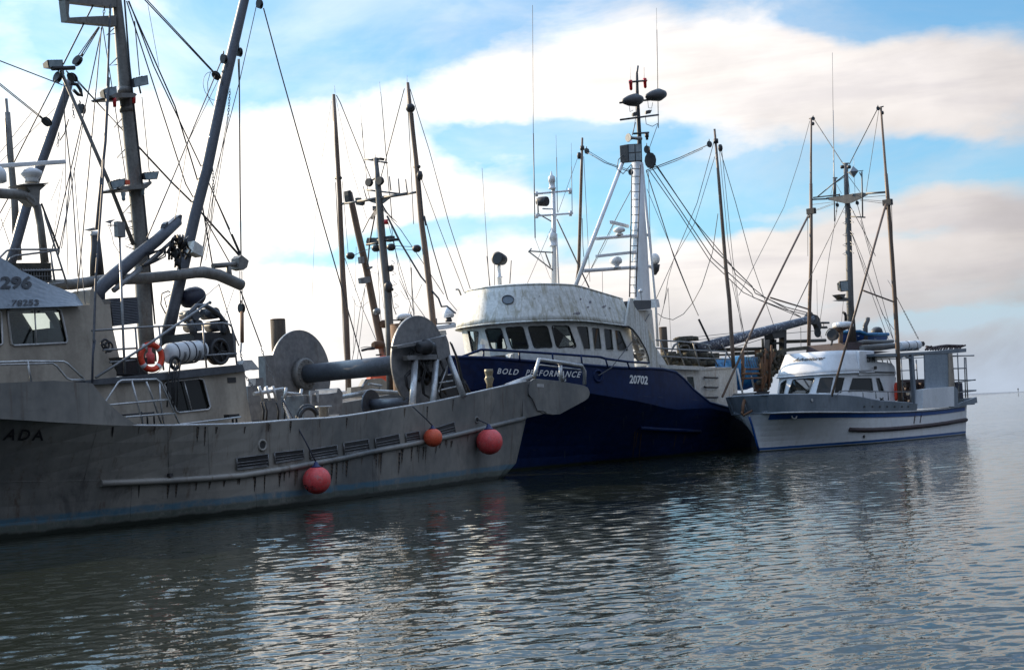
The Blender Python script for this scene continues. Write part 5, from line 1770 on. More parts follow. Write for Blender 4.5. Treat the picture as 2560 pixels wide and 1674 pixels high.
for p, prof in ((c8(697, 1108), [(0, 24), (8, 22), (9, 12), (14, 14), (20, 34), (30, 37), (40, 32), (48, 14)]), (c8(676, 1322), [(0, 30), (6, 30), (8, 16), (22, 22), (30, 36), (48, 38), (62, 30), (70, 12)])):
    build('radar_pedestal', M().lathe(F2.W(p, mw - .1), (0, 0, 1), [(a * pz, b * pz) for a, b in prof], 18), WHITEGEAR, boat2)
m = M().beam(F2.W(c8(640, 1024), mw - .5), F2.W(c8(752, 1052), mw + .3), .12, 20 * pz)
build('radar_scanner', m, WHITEGEAR, boat2, bevel=.02)
m = M().beam(F2.W(c8(548, 1246), mw - .6), F2.W(c8(800, 1218), mw - .1), .12, 18 * pz)
build('radar_scanner', m, WHITEGEAR, boat2, bevel=.02)
a = F2.W(c8(922, 1265), mw + .2)
m = M().ball(a, .28, 16, (1, 1, 1.1))
build('satellite_dome', m, WHITEGEAR, boat2)
m = M().lathe(a - Vector((0, 0, .28)), (0, 0, -1), [(0, .27), (.3, .2), (.5, .05)], 14)
build('dome_bracket', m, BLACK, boat2)
# boxy searchlight, horn, topmast with lamps
P = [F2.W(c8(*p), mw - .5) for p in ((750, 520), (840, 515), (840, 628), (755, 636))]
nn = (P[1] - P[0]).cross(P[3] - P[0]).normalized()
nn = nn if nn.dot(P[0] - EYEP) > 0 else -nn
o = build('mast_floodlight', M().prism(P, nn * .45), BLACK, boat2, bevel=.02)
c_ = sum(P, Vector((0, 0, 0))) / 4
for (i, j) in ((.48, .48), (-.48, .48), (.48, -.48), (-.48, -.48)):
    cc = c_ + (P[1] - P[0]) * .5 * i + (P[3] - P[0]) * .5 * j
    build('lens', M().prism([cc + (p - c_) * .42 - nn * .015 for p in P], nn * .01), LAMPGLASS, o)
m = M().lathe(F2.W(c8(752, 478), mw - .4), Vector((.8, .6, .02)), [(0, .20), (.02, .21), (.12, .12), (.3, .07), (.55, .08), (.75, .10), (.85, .08)], 16)
build('loudhailer', m, GALV, boat2)
m = M().tube([F2.W(c8(828, 660), mw), F2.W(c8(826, 480), mw), F2.W(c8(812, 200), mw), F2.W(c8(810, 62), mw)], [.13, .11, .085, .06], 10)
build('topmast', m, BLACK, boat2)
m = M()
for a, b in (((700, 252), (965, 226)), ((703, 362), (948, 330)), ((790, 452), (885, 445)), ((762, 118), (872, 108))):
    m.tube([F2.W(c8(*a), mw - .1), F2.W(c8(*b), mw - .1)], .05, 8)
build('crossarm', m, BLACK, boat2)
for p in ((770, 135), (862, 122)):
    a = F2.W(c8(*p), mw - .1)
    build('red_signal_lamp', M().lathe(a + Vector((0, 0, .22)), (0, 0, -1), [(0, .09), (.18, .09), (.19, .08), (.45, .075), (.5, .03)], 12), REDLENS, boat2)
a = F2.W(c8(873, 450), mw - .1)
build('signal_lamp', M().lathe(a, (0, 0, -1), [(0, .1), (.18, .1), (.2, .07), (.32, .06)], 12), BLACK, boat2)
for L, R_ in (((722, 240), (850, 225)), ((872, 210), (1000, 190))):
    a, b = F2.W(c8(*L), mw - .3), F2.W(c8(*R_), mw - .3)
    d = b - a
    ln = d.length
    o = build('mast_lamp', M().lathe(a - Vector((0, 0, .02)), d, [(0, .06), (.06 * ln, .15), (.3 * ln, .26), (.6 * ln, .32), (.85 * ln, .2), (ln, .03)], 16), BLACK, boat2)
for q in (((783, 322), (810, 308), (815, 335), (785, 342)), ((868, 305), (908, 297), (898, 320), (866, 328))):
    floodlight(F2, [c8(*p) for p in q], mw - .2, boat2, .12, None, False)
# whip aerials
for pts, rr_ in (((c8(133, -380), c8(138, 450)), .012), ((c8(138, 450), c8(150, 1128)), .024), (((1641, 20), (1642, 75)), .008), (((1642, 75), (1646, 320)), .020), (c8(287, 460), c8(289, 605)) and ((c8(285, 460), c8(289, 605)), .007), ((c8(289, 605), c8(294, 960)), .018), ((c8(384, 512), c8(386, 665)), .007), ((c8(386, 665), c8(390, 965)), .016), ((c9(485, 190), c9(495, 30)), .02), ((c9(350, 235), c9(325, 0)), .018), (((1224, 720), (1205, 420)), .010), ((c9(380, 235), c9(378, 50)), .014), ((c8(166, 880), c8(170, 965)), .03), (((1595, 165), (1592, 185)), .05), ((c8(856, 20), c8(857, 100)), .01), ((c8(766, 20), c8(768, 105)), .006)):
    build('whip_aerial', M().tube([F2.W(p, 0.0) for p in pts], rr_, 6), ALU_DARK, boat2)
# slender signal mast on the wheelhouse
m = M().tube([F2.W(c8(*p), 0.2) for p in ((268, 790), (272, 1080), (272, 1440))], [.085, .10, .12], 10)
m.tube([F2.W(c8(288, 1100), .2), F2.W(c8(303, 1445), .2)], .04, 6)
o = build('signal_mast', m, WHITE, boat2)
m = M()
for a, b in (((150, 842), (382, 820)), ((155, 985), (392, 968))):
    m.tube([F2.W(c8(*a), .2), F2.W(c8(*b), .2)], .045, 8)
for a, b in (((158, 828), (160, 858)), ((374, 805), (376, 842)), ((158, 972), (162, 1000)), ((378, 952), (380, 985))):
    m.tube([F2.W(c8(*a), .2), F2.W(c8(*b), .2)], .07, 8)
m.tube([F2.W(c8(200, 938), .2), F2.W(c8(262, 940), .2)], .035, 6)
build('crossarm', m, WHITE, o)
m = M()
for a, b in (((110, 1212), (272, 1222)), ((108, 1215), (270, 1340)), ((215, 1222), (250, 1315)), ((108, 1218), (125, 1196)), ((165, 968), (255, 1020)), ((290, 1005), (500, 1450))):
    m.tube([F2.W(c8(*a), .2), F2.W(c8(*b), .2)], .032, 6)
build('mast_bracket', m, GALV, o)
a = F2.W(c8(202, 888), .1)
build('searchlight', M().lathe(a + Vector((-.25, .2, .02)), Vector((.8, -.5, -.1)), [(0, .15), (.1, .2), (.45, .22), (.5, .2)], 14), BLACK, o)
for p in ((258, 760), (262, 1130)):
    a = F2.W(c8(*p), .2)
    build('navigation_lamp', M().lathe(a - Vector((0, 0, .35)), (0, 0, 1), [(0, .16), (.05, .17), (.07, .13), (.3, .13), (.32, .16), (.55, .15), (.62, .06), (.8, .02)], 14), WHITEGEAR, o)
# after casing box
m = M().prism([F2.W(c10(*p), -2.0) for p in ((105, 330), (128, 322), (312, 322), (310, 420), (130, 430), (102, 350))], F2.n * 1.2)
build('casing_box', m, ALU_DARK, boat2)
m = M().prism([F2.W(c10(*p), -1.8) for p in ((150, 440), (320, 430), (360, 860), (300, 700), (230, 560))], F2.n * 2.2)
build('after_casing', m, WHITE_RUST, boat2)
m = M().lathe(F2.W(c10(198, 320), -1.8), (0, 0, 1), [(0, .02), (.35, .02), (.36, .10), (.45, .10), (.52, .02)], 10)
build('gps_aerial', m, WHITEGEAR, boat2)
m = M().prism([F2.W(c10(*p), -1.6) for p in ((360, 305), (395, 312), (412, 400), (372, 404))], F2.n * .3)
build('mast_box', m, WHITE, boat2)
# deckhouse aft
dw = -2.9
dh = M().prism([F2.W(c20(*p), dw) for p in ((100, 560), (840, 590), (1330, 545), (1345, 700), (1340, 1250), (100, 1250))], F2.n * 4.6)
qs = [[c20(*p) for p in q] for q in (((325, 690), (445, 692), (490, 950), (400, 900)), ((535, 705), (655, 712), (700, 1035), (600, 1020)))]
cut = [M().prism([F2.W(p, dw) - F2.n * .3 for p in rounded(q)], F2.n * .9) for q in qs]
inn = M().prism([F2.W(c20(*p), dw) + F2.n * .12 for p in ((160, 600), (840, 620), (1290, 600), (1300, 700), (1300, 1200), (160, 1200))], F2.n * 4.3)
o = build('deckhouse', carve(dh, [inn] + cut), WHITE_RUST, boat2, lining=LINING)
for q in qs:
    build('window', M().prism([F2.W(p, dw + .04) for p in rounded(q)], F2.n * .01), GLASS_LIGHT, o)
m = M().prism([F2.W(c20(*p), dw - .25) for p in ((70, 500), (230, 505), (840, 530), (845, 595), (230, 570), (90, 560))], F2.n * 5)
m.prism([F2.W(c20(*p), dw - .06) for p in ((840, 545), (1335, 540), (1335, 556), (840, 592))], F2.n * 4.6)
build('deck_overhang', m, WHITE_RUST, boat2)
for y0, y1 in ((720, 730), (890, 898), (1070, 1070)):
    m = M().tube([F2.W(c20(850, y0 - 4), dw - .02), F2.W(c20(865, y0 + 5), dw - .18), F2.W(c20(1065, y1), dw - .18), F2.W(c20(1080, y1 - 4), dw - .02)], .045, 7)
    build('rung', m, BLACK, boat2)
m = M()
m.tube([F2.W(c20(1420, 560), dw - .3), F2.W(c20(1530, 1070), dw - .6)], .05, 7)
m.tube([F2.W(c20(1640, 560), -2.0), F2.W(c20(1720, 930), -2.2)], .05, 7)
m.prism([F2.W(c20(*p), dw + .1) for p in ((1345, 560), (1400, 560), (1440, 1200), (1345, 1200))], F2.n * .2)
build('deck_stanchion', m, WHITE_RUST, boat2)
# after-deck rails
railing(F2, [[c20(0, 70), c20(330, 90), c20(700, 115), c20(960, 165)], [c20(0, 210), c20(520, 240), c20(1210, 270)], [c20(100, 350), c20(600, 380), c20(1340, 405)], [c20(70, 80), c20(230, 500)], [c20(370, 150), c20(500, 510)], [c20(650, 120), c20(760, 520)], [c20(900, 140), c20(1080, 520)], [c20(1150, 130), c20(1330, 440)], [c20(1230, 290), c20(1195, 520)], [c20(280, 220), c20(320, 150), c20(390, 110)]], -3.1, boat2, .035, GALV, 'after_deck_rail')
m = M()
for k in range(70):
    x, y = random.gauss(525, 85), random.gauss(48, 12)
    p = c20(min(690, max(360, x)), min(85, max(18, y)))
    m.ball(F2.W(p, -1.6 + random.uniform(-.4, .4)), random.uniform(.10, .2), 6, (1.3, 1.3, .8))
for k in range(110):
    x, y = random.uniform(170, 980), random.uniform(300, 500)
    if random.random() < .4:
        x, y = random.uniform(780, 1000), random.uniform(320, 510)
    p = c20(x, y)
    m.ball(F2.W(p, -1.2 + random.uniform(-.8, .6)), random.uniform(.12, .3), 6, (1.3, 1.2, .8))
for k in range(60):
    x, y = random.uniform(420, 640), random.uniform(90, 300)
    m.ball(F2.W(c20(x, y), -1.2 + random.uniform(-.4, .4)), random.uniform(.1, .2), 6, (1.2, 1.2, 1))
build('net_heap', m, NET, boat2)
m = M().tube([F2.W(c20(*p), -1.8) for p in ((430, 180), (470, 155), (550, 155), (575, 190), (580, 450))], .05, 7)
m.tube([F2.W(c20(*p), -1.8) for p in ((260, 400), (270, 260), (330, 160), (400, 110))], .035, 7)
build('gear_frame', m, GALV, boat2)
# fishing boom stowed aft, resting on its gallows
pA, pB, pC, pD = F2.W(c10(800, 890), -1.4), F2.W(c10(1250, 770), -1.9), F2.W(c10(1700, 650), -2.4), F2.W(c10(2150, 535), -2.9)
BOOMPAINT = mat('patchy_boom_paint', (.03, .035, .055), (.05, .06, .09), .45, 0, .9, (2.2, 2.2, 2.2), .01, (.42, .44, .46), .95, s_lo=.56, s_hi=.60)
o = build('fishing_boom', M().tube([pA, pB, pC, pD], [.30, .27, .24, .21], 14), BOOMPAINT, boat2)
m = M().prism([F2.W(c10(*p), -3.0) for p in ((2120, 500), (2150, 455), (2165, 480), (2215, 495), (2240, 530), (2262, 610), (2250, 660), (2235, 660), (2220, 610), (2205, 595), (2130, 590))], F2.n * .3)
m.tube([F2.W(c16(1180, 180), -3), F2.W(c16(1300, 180), -3)], .06, 6)
m.prism([F2.W(c16(*p), -3) for p in ((1195, 240), (1270, 235), (1285, 275), (1200, 270))], F2.n * .2)
m.tube([F2.W(c16(1210, 190), -3), F2.W(c16(1215, 240), -3)], .02, 5)
build('boom_head', m, BLACK, o)
block(F2, c16(1110, 345), -3.0, boat2, .55, .18)
chain(F2, [(c16(1150, 375), -3.0), (c16(1180, 440), -3.0)], boat2)
m = M()
for x0, x1, y0, y1, w in ((1665, 1722, 735, 1000, -2.0), (1832, 1860, 640, 1000, -2.4), (1720, 1745, 770, 1000, -2.1)):
    m.prism([F2.W(c10(*p), w) for p in ((x0, y0), (x1, y0), (x1, y1), (x0, y1))], F2.n * .3)
m.prism([F2.W(c10(*p), -2.5) for p in ((1690, 690), (1845, 640), (1858, 740), (1720, 765))], F2.n * .5)
m.prism([F2.W(c10(*p), -2.2) for p in ((1720, 800), (1860, 795), (1860, 820), (1720, 822))], F2.n * .3)
o = build('gallows', m, BLACK, boat2)
m = M()
for a, b, w, r_ in (((1060, 890), (1640, 875), -1.6, .10), ((1240, 935), (1590, 920), -1.6, .10), ((1860, 795), (2300, 780), -2.2, .10), ((1585, 760), (1590, 870), -1.8, .07), ((1000, 950), (1300, 940), -1.6, .05)):
    m.tube([F2.W(c10(*a), w), F2.W(c10(*b), w)], r_, 8)
build('gallows_beam', m, NET, boat2)
# net drum under a blue tarpaulin
a, b = F2.W(c20(1500, 640), -2.6), F2.W(c20(1800, 620), -2.6)
dr = F2.L(a)[0]
cA2, cB2 = F2.P(20.3, -2.6, 3.2), F2.P(20.3, 1.6, 3.2)
ca = F2.W(c20(1860, 615), -2.3)
DA = (F2.n * .92 - F2.u * .38).normalized()
DB = DA.cross(Vector((0, 0, 1))).normalized()
o = build('trawl_drum', M().lathe(ca, DA, [(-.1, .98), (.08, 1.02)], 40), DRUMRUST, boat2)
m = M()
for k in range(9):
    t = 2 * math.pi * k / 9
    m.tube([ca - DA * .12, ca - DA * .12 + (DB * math.cos(t) + Vector((0, 0, math.sin(t)))) * .95], .05, 6)
build('drum_spoke', m, RUST, o)
rows = []
for k in range(9):
    f_ = k / 8
    cc = ca + DA * (.15 + f_ * 1.9)
    rr_ = .84 - .05 * math.sin(f_ * 9)
    rows.append([cc + (DB * math.cos(t) + Vector((0, 0, math.sin(t)))) * (rr_ + .03 * math.sin(5 * t + k) + random.uniform(-.03, .03)) for t in [2 * math.pi * j / 26 for j in range(26)]])
build('tarpaulin', M().loft(rows, True, True, True), TARP, o)
m = M()
for k in range(9):
    x = 1580 + k * 28
    m.tube([F2.W(c20(x, 360), -2.9), F2.W(c20(x + 15, 420), -3.0), F2.W(c20(x - 10, 520 + k * 4), -3.05)], .02, 5)
build('net_wrap', m, NET, o)
rows = []
for j in range(7):
    rows.append([F2.W(c20(1040 + 60 * k + random.uniform(-6, 6), 400 + j * 28 + random.uniform(-6, 6) + 10 * math.sin(k * 1.3)), -2.2 - .06 * j + .12 * math.sin(k * 2.1 + j)) for k in range(6)])
build('blue_tarpaulin', M().loft(rows, False, False, True), TARP, boat2)
m = M()
for x0, y0, x1, y1, w, r_ in ((1515, 290, 1520, 760, -2.9, .09), (1560, 575, 1810, 575, -3.1, .05), (1500, 660, 1800, 650, -3.1, .06), (1500, 740, 1850, 730, -3.1, .05), (1560, 560, 1500, 900, -3.1, .05)):
    m.tube([F2.W(c20(x0, y0), w), F2.W(c20(x1, y1), w)], r_, 7)
m.prism([F2.W(c20(*p), -2.6) for p in ((1880, 240), (1980, 250), (2100, 280), (2060, 420), (2000, 520), (1960, 700), (1900, 960), (1860, 960), (1890, 600))], F2.n * .5)
build('drum_frame', m, RUST, boat2)
m = M()
for k in range(240):
    y = random.uniform(640, 1330)
    xr = 470 - (y - 720) * .55 if y > 720 else 480
    p = c16(random.uniform(120, xr + 95), y)
    m.ball(F2.W(p, -2.3 + random.uniform(-.3, .3)), random.uniform(.10, .2), 6, (1, 1, 1.2))
build('hung_net', m, NET, boat2)
for x0, y0, x1, y1 in ((330, 560, 280, 1300), (230, 620, 160, 1320)):
    build('net_pole', M().tube([F2.W(c16(x0, y0), -2.7), F2.W(c16(x1, y1), -2.7)], .06, 7), RUST, boat2)
# stabiliser poles
sP = 13.7
m = M().tube([F2.S(p, sP) for p in (c8(456, 478), c8(450, 700), c8(432, 1330), (1440, 720))], [.05, .075, .088, .092], 9)
build('stabiliser_pole', m, POLE, boat2)
m = M().tube([F2.S(p, sP) for p in (c8(1313, 422), c8(1345, 800), c8(1385, 1300), c10(1170, 0), c10(1205, 320), c10(1240, 870), c10(1256, 1100))], [.05, .075, .088, .092, .095, .095, .092], 9)
build('stabiliser_pole', m, POLE, boat2)
sPw = lambda p: F2.L(F2.S(p, sP))[1]
for p, k in ((c8(455, 545), 1), (c8(1322, 500), -1)):
    a = F2.S(p, sP)
    m = M().lathe(a - Vector((0, 0, .1)), (0, 0, 1), [(0, .11), (.2, .11)], 10)
    m.ball(a + F2.n * (.2 * k) - Vector((0, 0, .35)), .14, 10, (.8, .8, 1.4))
    build('pole_band', m, BLACK, boat2)
# rigging
wl, wr = sPw(c8(460, 540)), sPw(c8(1315, 490))
W0 = 0.0
for pts, r in (
    ([(c8(490, 575), wl), (c8(600, 640), 1.0), (c8(765, 700), 0)], .016), ([(c8(470, 550), wl), (c8(620, 640), 1.0), (c8(770, 690), 0)], .012), ([(c8(1270, 525), wr), (c8(1080, 610), -1.5), (c8(870, 690), 0)], .018), ([(c8(1235, 550), wr + .3), (c8(1060, 630), -1.5), (c8(870, 700), 0)], .014),
    ([(c8(885, 560), 0), (c8(945, 390), 0)], .012), ([(c8(870, 690), 0), (c8(1050, 1250), -1), (c8(1175, 1556), -1.6), (c10(850, 495), -2.2)], .018), ([(c10(855, 540), -2.2), (c10(975, 790), -2.4)], .04),
    ([(c8(1310, 500), wr), (c8(1200, 900), -3), (c8(1060, 1240), -2.5), (c8(930, 1530), -1.5)], .012), ([(c8(1315, 600), wr), (c8(1180, 1040), -3), (c8(1050, 1260), -2.5), (c8(1012, 1390), -2.3), (c8(985, 1556), -2), (c10(505, 180), -2), (c10(400, 610), -1.6)], .010),
    ([(c8(1335, 970), wr), (c8(1300, 1220), -4), (c8(1230, 1440), -3), (c10(790, 345), -2.4), (c10(680, 480), -2.0), (c10(560, 545), -1.6), (c10(450, 520), -1.3), (c10(385, 475), -.8)], .013), ([(c8(1350, 560), wr), (c8(1450, 900), -4.4), (c8(1556, 1290), -3.6), (c10(1500, 0), -3.4), (c10(1710, 600), -2.5)], .012),
    ([(c8(1360, 560), wr), (c8(1430, 1250), -4.2), (c8(1470, 1556), -4.0), (c10(1370, 690), -3.4), (c10(1490, 1340), -3.2)], .010), ([(c8(1345, 560), wr), (c8(1400, 1150), -4.2), (c10(1350, 680), -3.4)], .009),
    ([(c8(920, 640), 0), (c8(1100, 900), -.6), (c8(1300, 1190), -1.6), (c8(1556, 1440), -2.2), (c10(1500, 240), -2.4), (c10(1850, 400), -2.8), (c10(2100, 465), -2.9)], .020), ([(c8(905, 670), 0), (c8(1100, 960), -.6), (c8(1300, 1260), -1.6), (c8(1556, 1490), -2.2), (c10(1480, 290), -2.4), (c10(1850, 430), -2.8), (c10(2100, 490), -2.9)], .018),
    ([(c8(940, 660), 0), (c8(1160, 990), -.8), (c8(1420, 1300), -2), (c10(1280, 30), -2.2), (c10(1600, 280), -2.6), (c10(2020, 510), -2.9)], .016), ([(c8(890, 690), 0), (c8(1080, 960), -.6), (c8(1280, 1270), -1.5), (c8(1500, 1480), -2), (c10(1550, 320), -2.5), (c10(2020, 515), -2.9)], .016),
    ([(c8(770, 820), 0), (c8(690, 970), .8), (c8(560, 1230), 1.8), (c8(480, 1390), 2.4)], .014), ([(c8(660, 1040), 0.5), (c8(600, 1180), 1.2), (c8(450, 1440), 2.0)], .008), ([(c8(425, 610), wl), (c8(300, 960), 2), (c8(100, 1420), .8)], .009), ([(c8(465, 600), wl), (c8(490, 1100), 3.0), (c8(505, 1410), 2.4)], .010), ([(c8(455, 1000), wl), (c8(460, 1180), 3), (c8(465, 1250), 3)], .012),
    ([(c8(150, 1130), .2), (c8(240, 1370), .4), (c8(255, 1400), .4)], .006), ([(c8(585, 1345), 0), (c8(588, 1500), 0)], .008), ([(c8(885, 700), .3), (c8(900, 1300), .3)], .012), ([(c8(875, 810), -.2), (c8(900, 870), -.4), (c8(1020, 1160), -1.2), (c8(1170, 1540), -2)], .010),
    ([(c10(500, 10), -2), (c10(375, 290), -1.4)], .010), ([(c10(505, 180), -2), (c10(540, 860), -2.2)], .008), ([(c10(290, 480), -1.8), (c10(120, 760), -3.0), (c9(1190, 775), -3.9), (c9(1100, 830), -4.0)], .016), ([(c10(830, 740), -1.6), (c10(1350, 685), -2.2)], .010), ([(c10(830, 780), -1.6), (c10(1220, 725), -2)], .010),
    ([(c10(1640, 745), -2.3), (c10(1270, 860), -2), (c10(1060, 885), -1.6)], .012), ([(c10(2022, 630), -2.9), (c10(2025, 850), -2.9)], .012), ([(c10(1860, 700), -2.4), (c10(2200, 670), -3)], .012), ([(c8(800, 380), 0), (c8(780, 460), 0)], .02), ([(c8(865, 340), 0), (c8(870, 390), 0), (c8(910, 405), 0), (c8(945, 385), 0)], .012), ([(c8(880, 240), 0), (c8(885, 285), 0), (c8(905, 288), 0), (c8(912, 250), 0)], .01), ([(c8(760, 270), 0), (c8(765, 310), 0), (c8(785, 300), 0)], .01), ([(c8(815, 250), -.1), (c8(788, 440), -.1)], .012), ([(c8(805, 90), -.1), (c8(802, 330), -.1)], .008),
    ([(c8(752, 560), -.2), (c8(690, 620), -.2), (c8(680, 680), -.2), (c8(720, 712), -.2), (c8(775, 650), -.2)], .016), ([(c8(890, 1060), .3), (c8(905, 1230), .3)], .03),
):
    wire(F2, pts, boat2, r)
for p, w, L in ((c8(897, 625), -.2, .8), (c8(770, 702), 0, .3), (c8(485, 565), wl + .05, .3), (c8(1280, 520), wr, .3), (c8(875, 555), 0, .4)):
    block(F2, p, w, boat2, L, L * .36)


# =================================================================== BOAT 3: white troller, farthest right
F3 = Frame(10.673, 61.754, 45)
boat3 = thing('troller', F3.o, F3.a, 'white-hulled fishing boat with a blue stripe, at the right end of the row', 'fishing boat', 'fishing boats rafted in the harbour')
wl3 = curve([(-.2, 0), (.6, -.30), (1.9, -.85), (3.5, -1.6), (5.2, -2.25), (7, -2.5), (9, -2.6), (12, -2.55), (14.1, -2.4)])
wt3 = curve([(-.2, 0), (-.1, -.62), (.08, -1.0), (.45, -1.45), (1.0, -1.78), (1.8, -2.06), (3.45, -2.42), (6, -2.62), (9, -2.68), (12, -2.62), (14.1, -2.5)])
st_ = [(0, 1052), (140, 1050), (420, 1056), (700, 1060), (1000, 1062), (1250, 1060), (1500, 1050), (1700, 1032), (1862, 1010)]
SZ3 = sheer(F3, [c12(*p) for p in st_[2:]], wt3)
zs3 = curve([(-.2, 1.72), (1.2, 1.66), (2.6, 1.58)] + [q for q in SZ3 if q[0] > 3.5])
bk_ = [(300, 938), (620, 935), (910, 940), (1000, 951), (1150, 980), (1300, 990), (1450, 1002)]
BZ3 = sheer(F3, [c12(*p) for p in bk_], wt3)
zb3 = curve([(-.2, 2.46), (1.2, 2.37), (2.4, 2.29)] + [q for q in BZ3 if q[0] > 3.0] + [(BZ3[-1][0] + .5, zs3(BZ3[-1][0]) + .25), (14.1, zs3(14) + .25)])
S3 = [-.2, -.16, -.1, -.02, .08, .22] + [.4 + .4 * k for k in range(35)] + [14.1]
stem3 = lambda s_, z: -max(0, 1 - (s_ + .2) / 3.2) * (z * .34 + max(0, z - 1.2) * .10) + (0 if s_ < 13.3 else (z - 1.0) * .10)
h3 = M().loft(hull_rows(F3, S3, wl3, wt3, zs3, 0.0, lambda s_: zs3(s_) - .12, lambda s_: .85 + max(0, (4 - s_) * .25), stem3, [.001, .12, .25, .38, .52, .66, .82, 1.0], .10), True, True, False)
build('hull', h3, HULLWHITE, boat3)
BV3 = h3.bvh()
rows = []
for s_ in S3:
    if s_ > BZ3[-1][0] + .4:
        continue
    z0, z1 = zs3(s_), zb3(s_)
    w0 = wt3(s_)
    out = [(s_ + stem3(s_, z0), w0 - .03, z0 - .05), (s_ + stem3(s_, z0), w0 - .05, z0 + .02), (s_ + stem3(s_, z1), w0 - .10 if s_ > 0 else -.02, z1), (s_ + stem3(s_, z1), min(0, w0 - .02), z1), (s_ + stem3(s_, z0), min(0, w0 + .06), z0 - .05)]
    rows.append([F3.P(*p) for p in out] + [F3.P(q, -w, z) for (q, w, z) in out[::-1]])
bw = M().loft(rows, True, True)
build('bulwark', bw, GREYBULWARK, boat3)
BVK = bw.bvh()
m = M()
cap = []
for s_ in S3:
    if s_ <= BZ3[-1][0]:
        cap.append(F3.P(s_ + stem3(s_, zb3(s_)), wt3(s_) - .06 if s_ > -.1 else 0, zb3(s_) + .01))
m.tube(cap, .035, 6)
m.tube([F3.P(F3.L(p)[0], -F3.L(p)[1], p.z) for p in cap], .035, 6)
build('bulwark_cap', m, GREYBULWARK, boat3)
# moulding and painted stripe under the bulwark
up, lo_ = [], []
for s_ in [.05 + .3 * k for k in range(47)]:
    z0 = zs3(s_)
    hgt = .22 if s_ > 3 else .22 + (3 - s_) * .02
    for z_, lst in ((z0 - .03, up), (z0 - .05 - hgt, lo_)):
        lst.append(F3.P(s_ + stem3(s_, z_) - (.02 if s_ < 1 else 0), wl3(s_) + (wt3(s_) - wl3(s_)) * (z_ / z0) ** (.85 + max(0, (4 - s_) * .25)) - (.03 if s_ > 1.5 else .05), z_))
build('blue_stripe', M().loft([up, lo_]), BLUETRIM, boat3)
build('sheer_moulding', M().tube([F3.P(s_ + stem3(s_, zs3(s_)), wt3(s_) - .05, zs3(s_) - .05) for s_ in [-.1 + .4 * k for k in range(36)]], .045, 6), ALU_BRIGHT, boat3)
build('stem_stripe', M().tube([F3.P(-.2 + stem3(-.2, z) - .015, 0, z) for z in (.05, .4, .8, 1.2, 1.55)], .05, 8), BLUETRIM, boat3)
rr = [on(BV3, c12(*p), .03) for p in ((915, 1207), (1000, 1211), (1100, 1212), (1250, 1205), (1400, 1193), (1550, 1178), (1700, 1158), (1862, 1130))]
build('rubbing_strip', M().tube(rr, .10, 6), RUBRAIL, boat3)
for p in ((470, 1097),):
    c_ = on(BV3, c12(*p), .01)
    build('hull_fitting', M().torus(c_, F3.n + F3.u * .4, .13, .04, 14, 6), ALU_BRIGHT, boat3)
c_ = on(BV3, c12(1036, 1265), .01)
build('outlet', M().lathe(c_, F3.n, [(-.02, .07), (.02, .07)], 10), BLACK, boat3)
m = M()
for x in (1040, 1105, 1165, 1225, 1285, 1345, 1395):
    a = on(BVK, c12(x, 1024), .004)
    m.prism([a + F3.u * i * .06 + Vector((0, 0, j * .035)) for i, j in ((-1, -1), (1, -1), (1, 1), (-1, 1))], -F3.n * .012)
build('scupper', m, BLACK, boat3)
m = M()
for x0, y0, x1, y1 in ((1455, 1060, 1440, 1160), (1505, 1060, 1490, 1155)):
    P = [on(BV3, c12(x0 + (x1 - x0) * k / 5, y0 + (y1 - y0) * k / 5), .01) for k in range(6)]
    m.tube(P, .03, 5)
build('exhaust_streak', m, RUBRAIL, boat3)
a = on(BVK, c12(615, 972), .006)
build('fuel_filler', M().lathe(a, F3.n, [(-.02, .07), (.01, .07)], 12), ALU_BRIGHT, boat3)
# anchor roller and rusty anchor at the stem
m = M()
a = F3.P(-.75, 0, 2.45)
m.tube([F3.W(c18(670, 300), 0), F3.W(c18(640, 420), -.1), F3.W(c18(620, 620), -.15)], .07, 7)
m.tube([F3.W(c18(600, 560), -.2), F3.W(c18(640, 640), -.25), F3.W(c18(820, 540), -.5)], .05, 7)
build('anchor', m, RUST, boat3)
# cabin
HC = fine([(0, 0), (.08, .7), (.3, 1.25), (.85, 1.7), (1.7, 1.9), (3.2, 1.95), (5.4, 1.95)])
zv = 3.24
wb, wt_ = ring(F3, HC, 2.75, 0, 1.55), ring(F3, [(a * .97, b * .97) for a, b in HC], 3.33, 0, zv)
sol = M().loft([wb, wt_], True, True)
BVC = sol.bvh()
inn = M().loft([[p + Vector((0, 0, .08)) for p in inset(wb, .08)], [p - Vector((0, 0, .06)) for p in inset(wt_, .08)]], True, True)
FQ = [((330, 1160), (600, 1140), (540, 1400), (250, 1400)), ((690, 1135), (1070, 1105), (965, 1385), (600, 1390)), ((1150, 1108), (1385, 1100), (1330, 1368), (1080, 1370)), ((1440, 1100), (1570, 1105), (1510, 1365), (1390, 1365))]
FQ = [[c16(*p) for p in q] for q in FQ]
SQ = [[c17(*p) for p in q] for q in (((170, 1135), (440, 1137), (465, 1330), (110, 1330)), ((495, 1135), (545, 1135), (618, 1325), (540, 1325)))]
cut = [window_cutter(BVC, rounded(q, .10))[0] for q in FQ + SQ]
cut += [M().box(F3.P(q, 1.9, 2.75), F3.u * .5, F3.n * .4, Vector((0, 0, .25))) for q in (5.0, 6.4)]
o = build('cabin', carve(sol, [inn] + cut), WHITE, boat3, lining=LINING)
windows(o, BVC, FQ, GLASS_DARK, ALU_BRIGHT, .014, .10)
windows(o, BVC, SQ, GLASS_LIGHT, ALU_BRIGHT, .014, .08)
m = M().box(F3.P(5.4, 0, 1.9), F3.u * 1.6, F3.n * 1.4, Vector((0, 0, .35)))
m.box(F3.P(4.6, -.6, 2.6), F3.u * .1, F3.n * .3, Vector((0, 0, .4)))
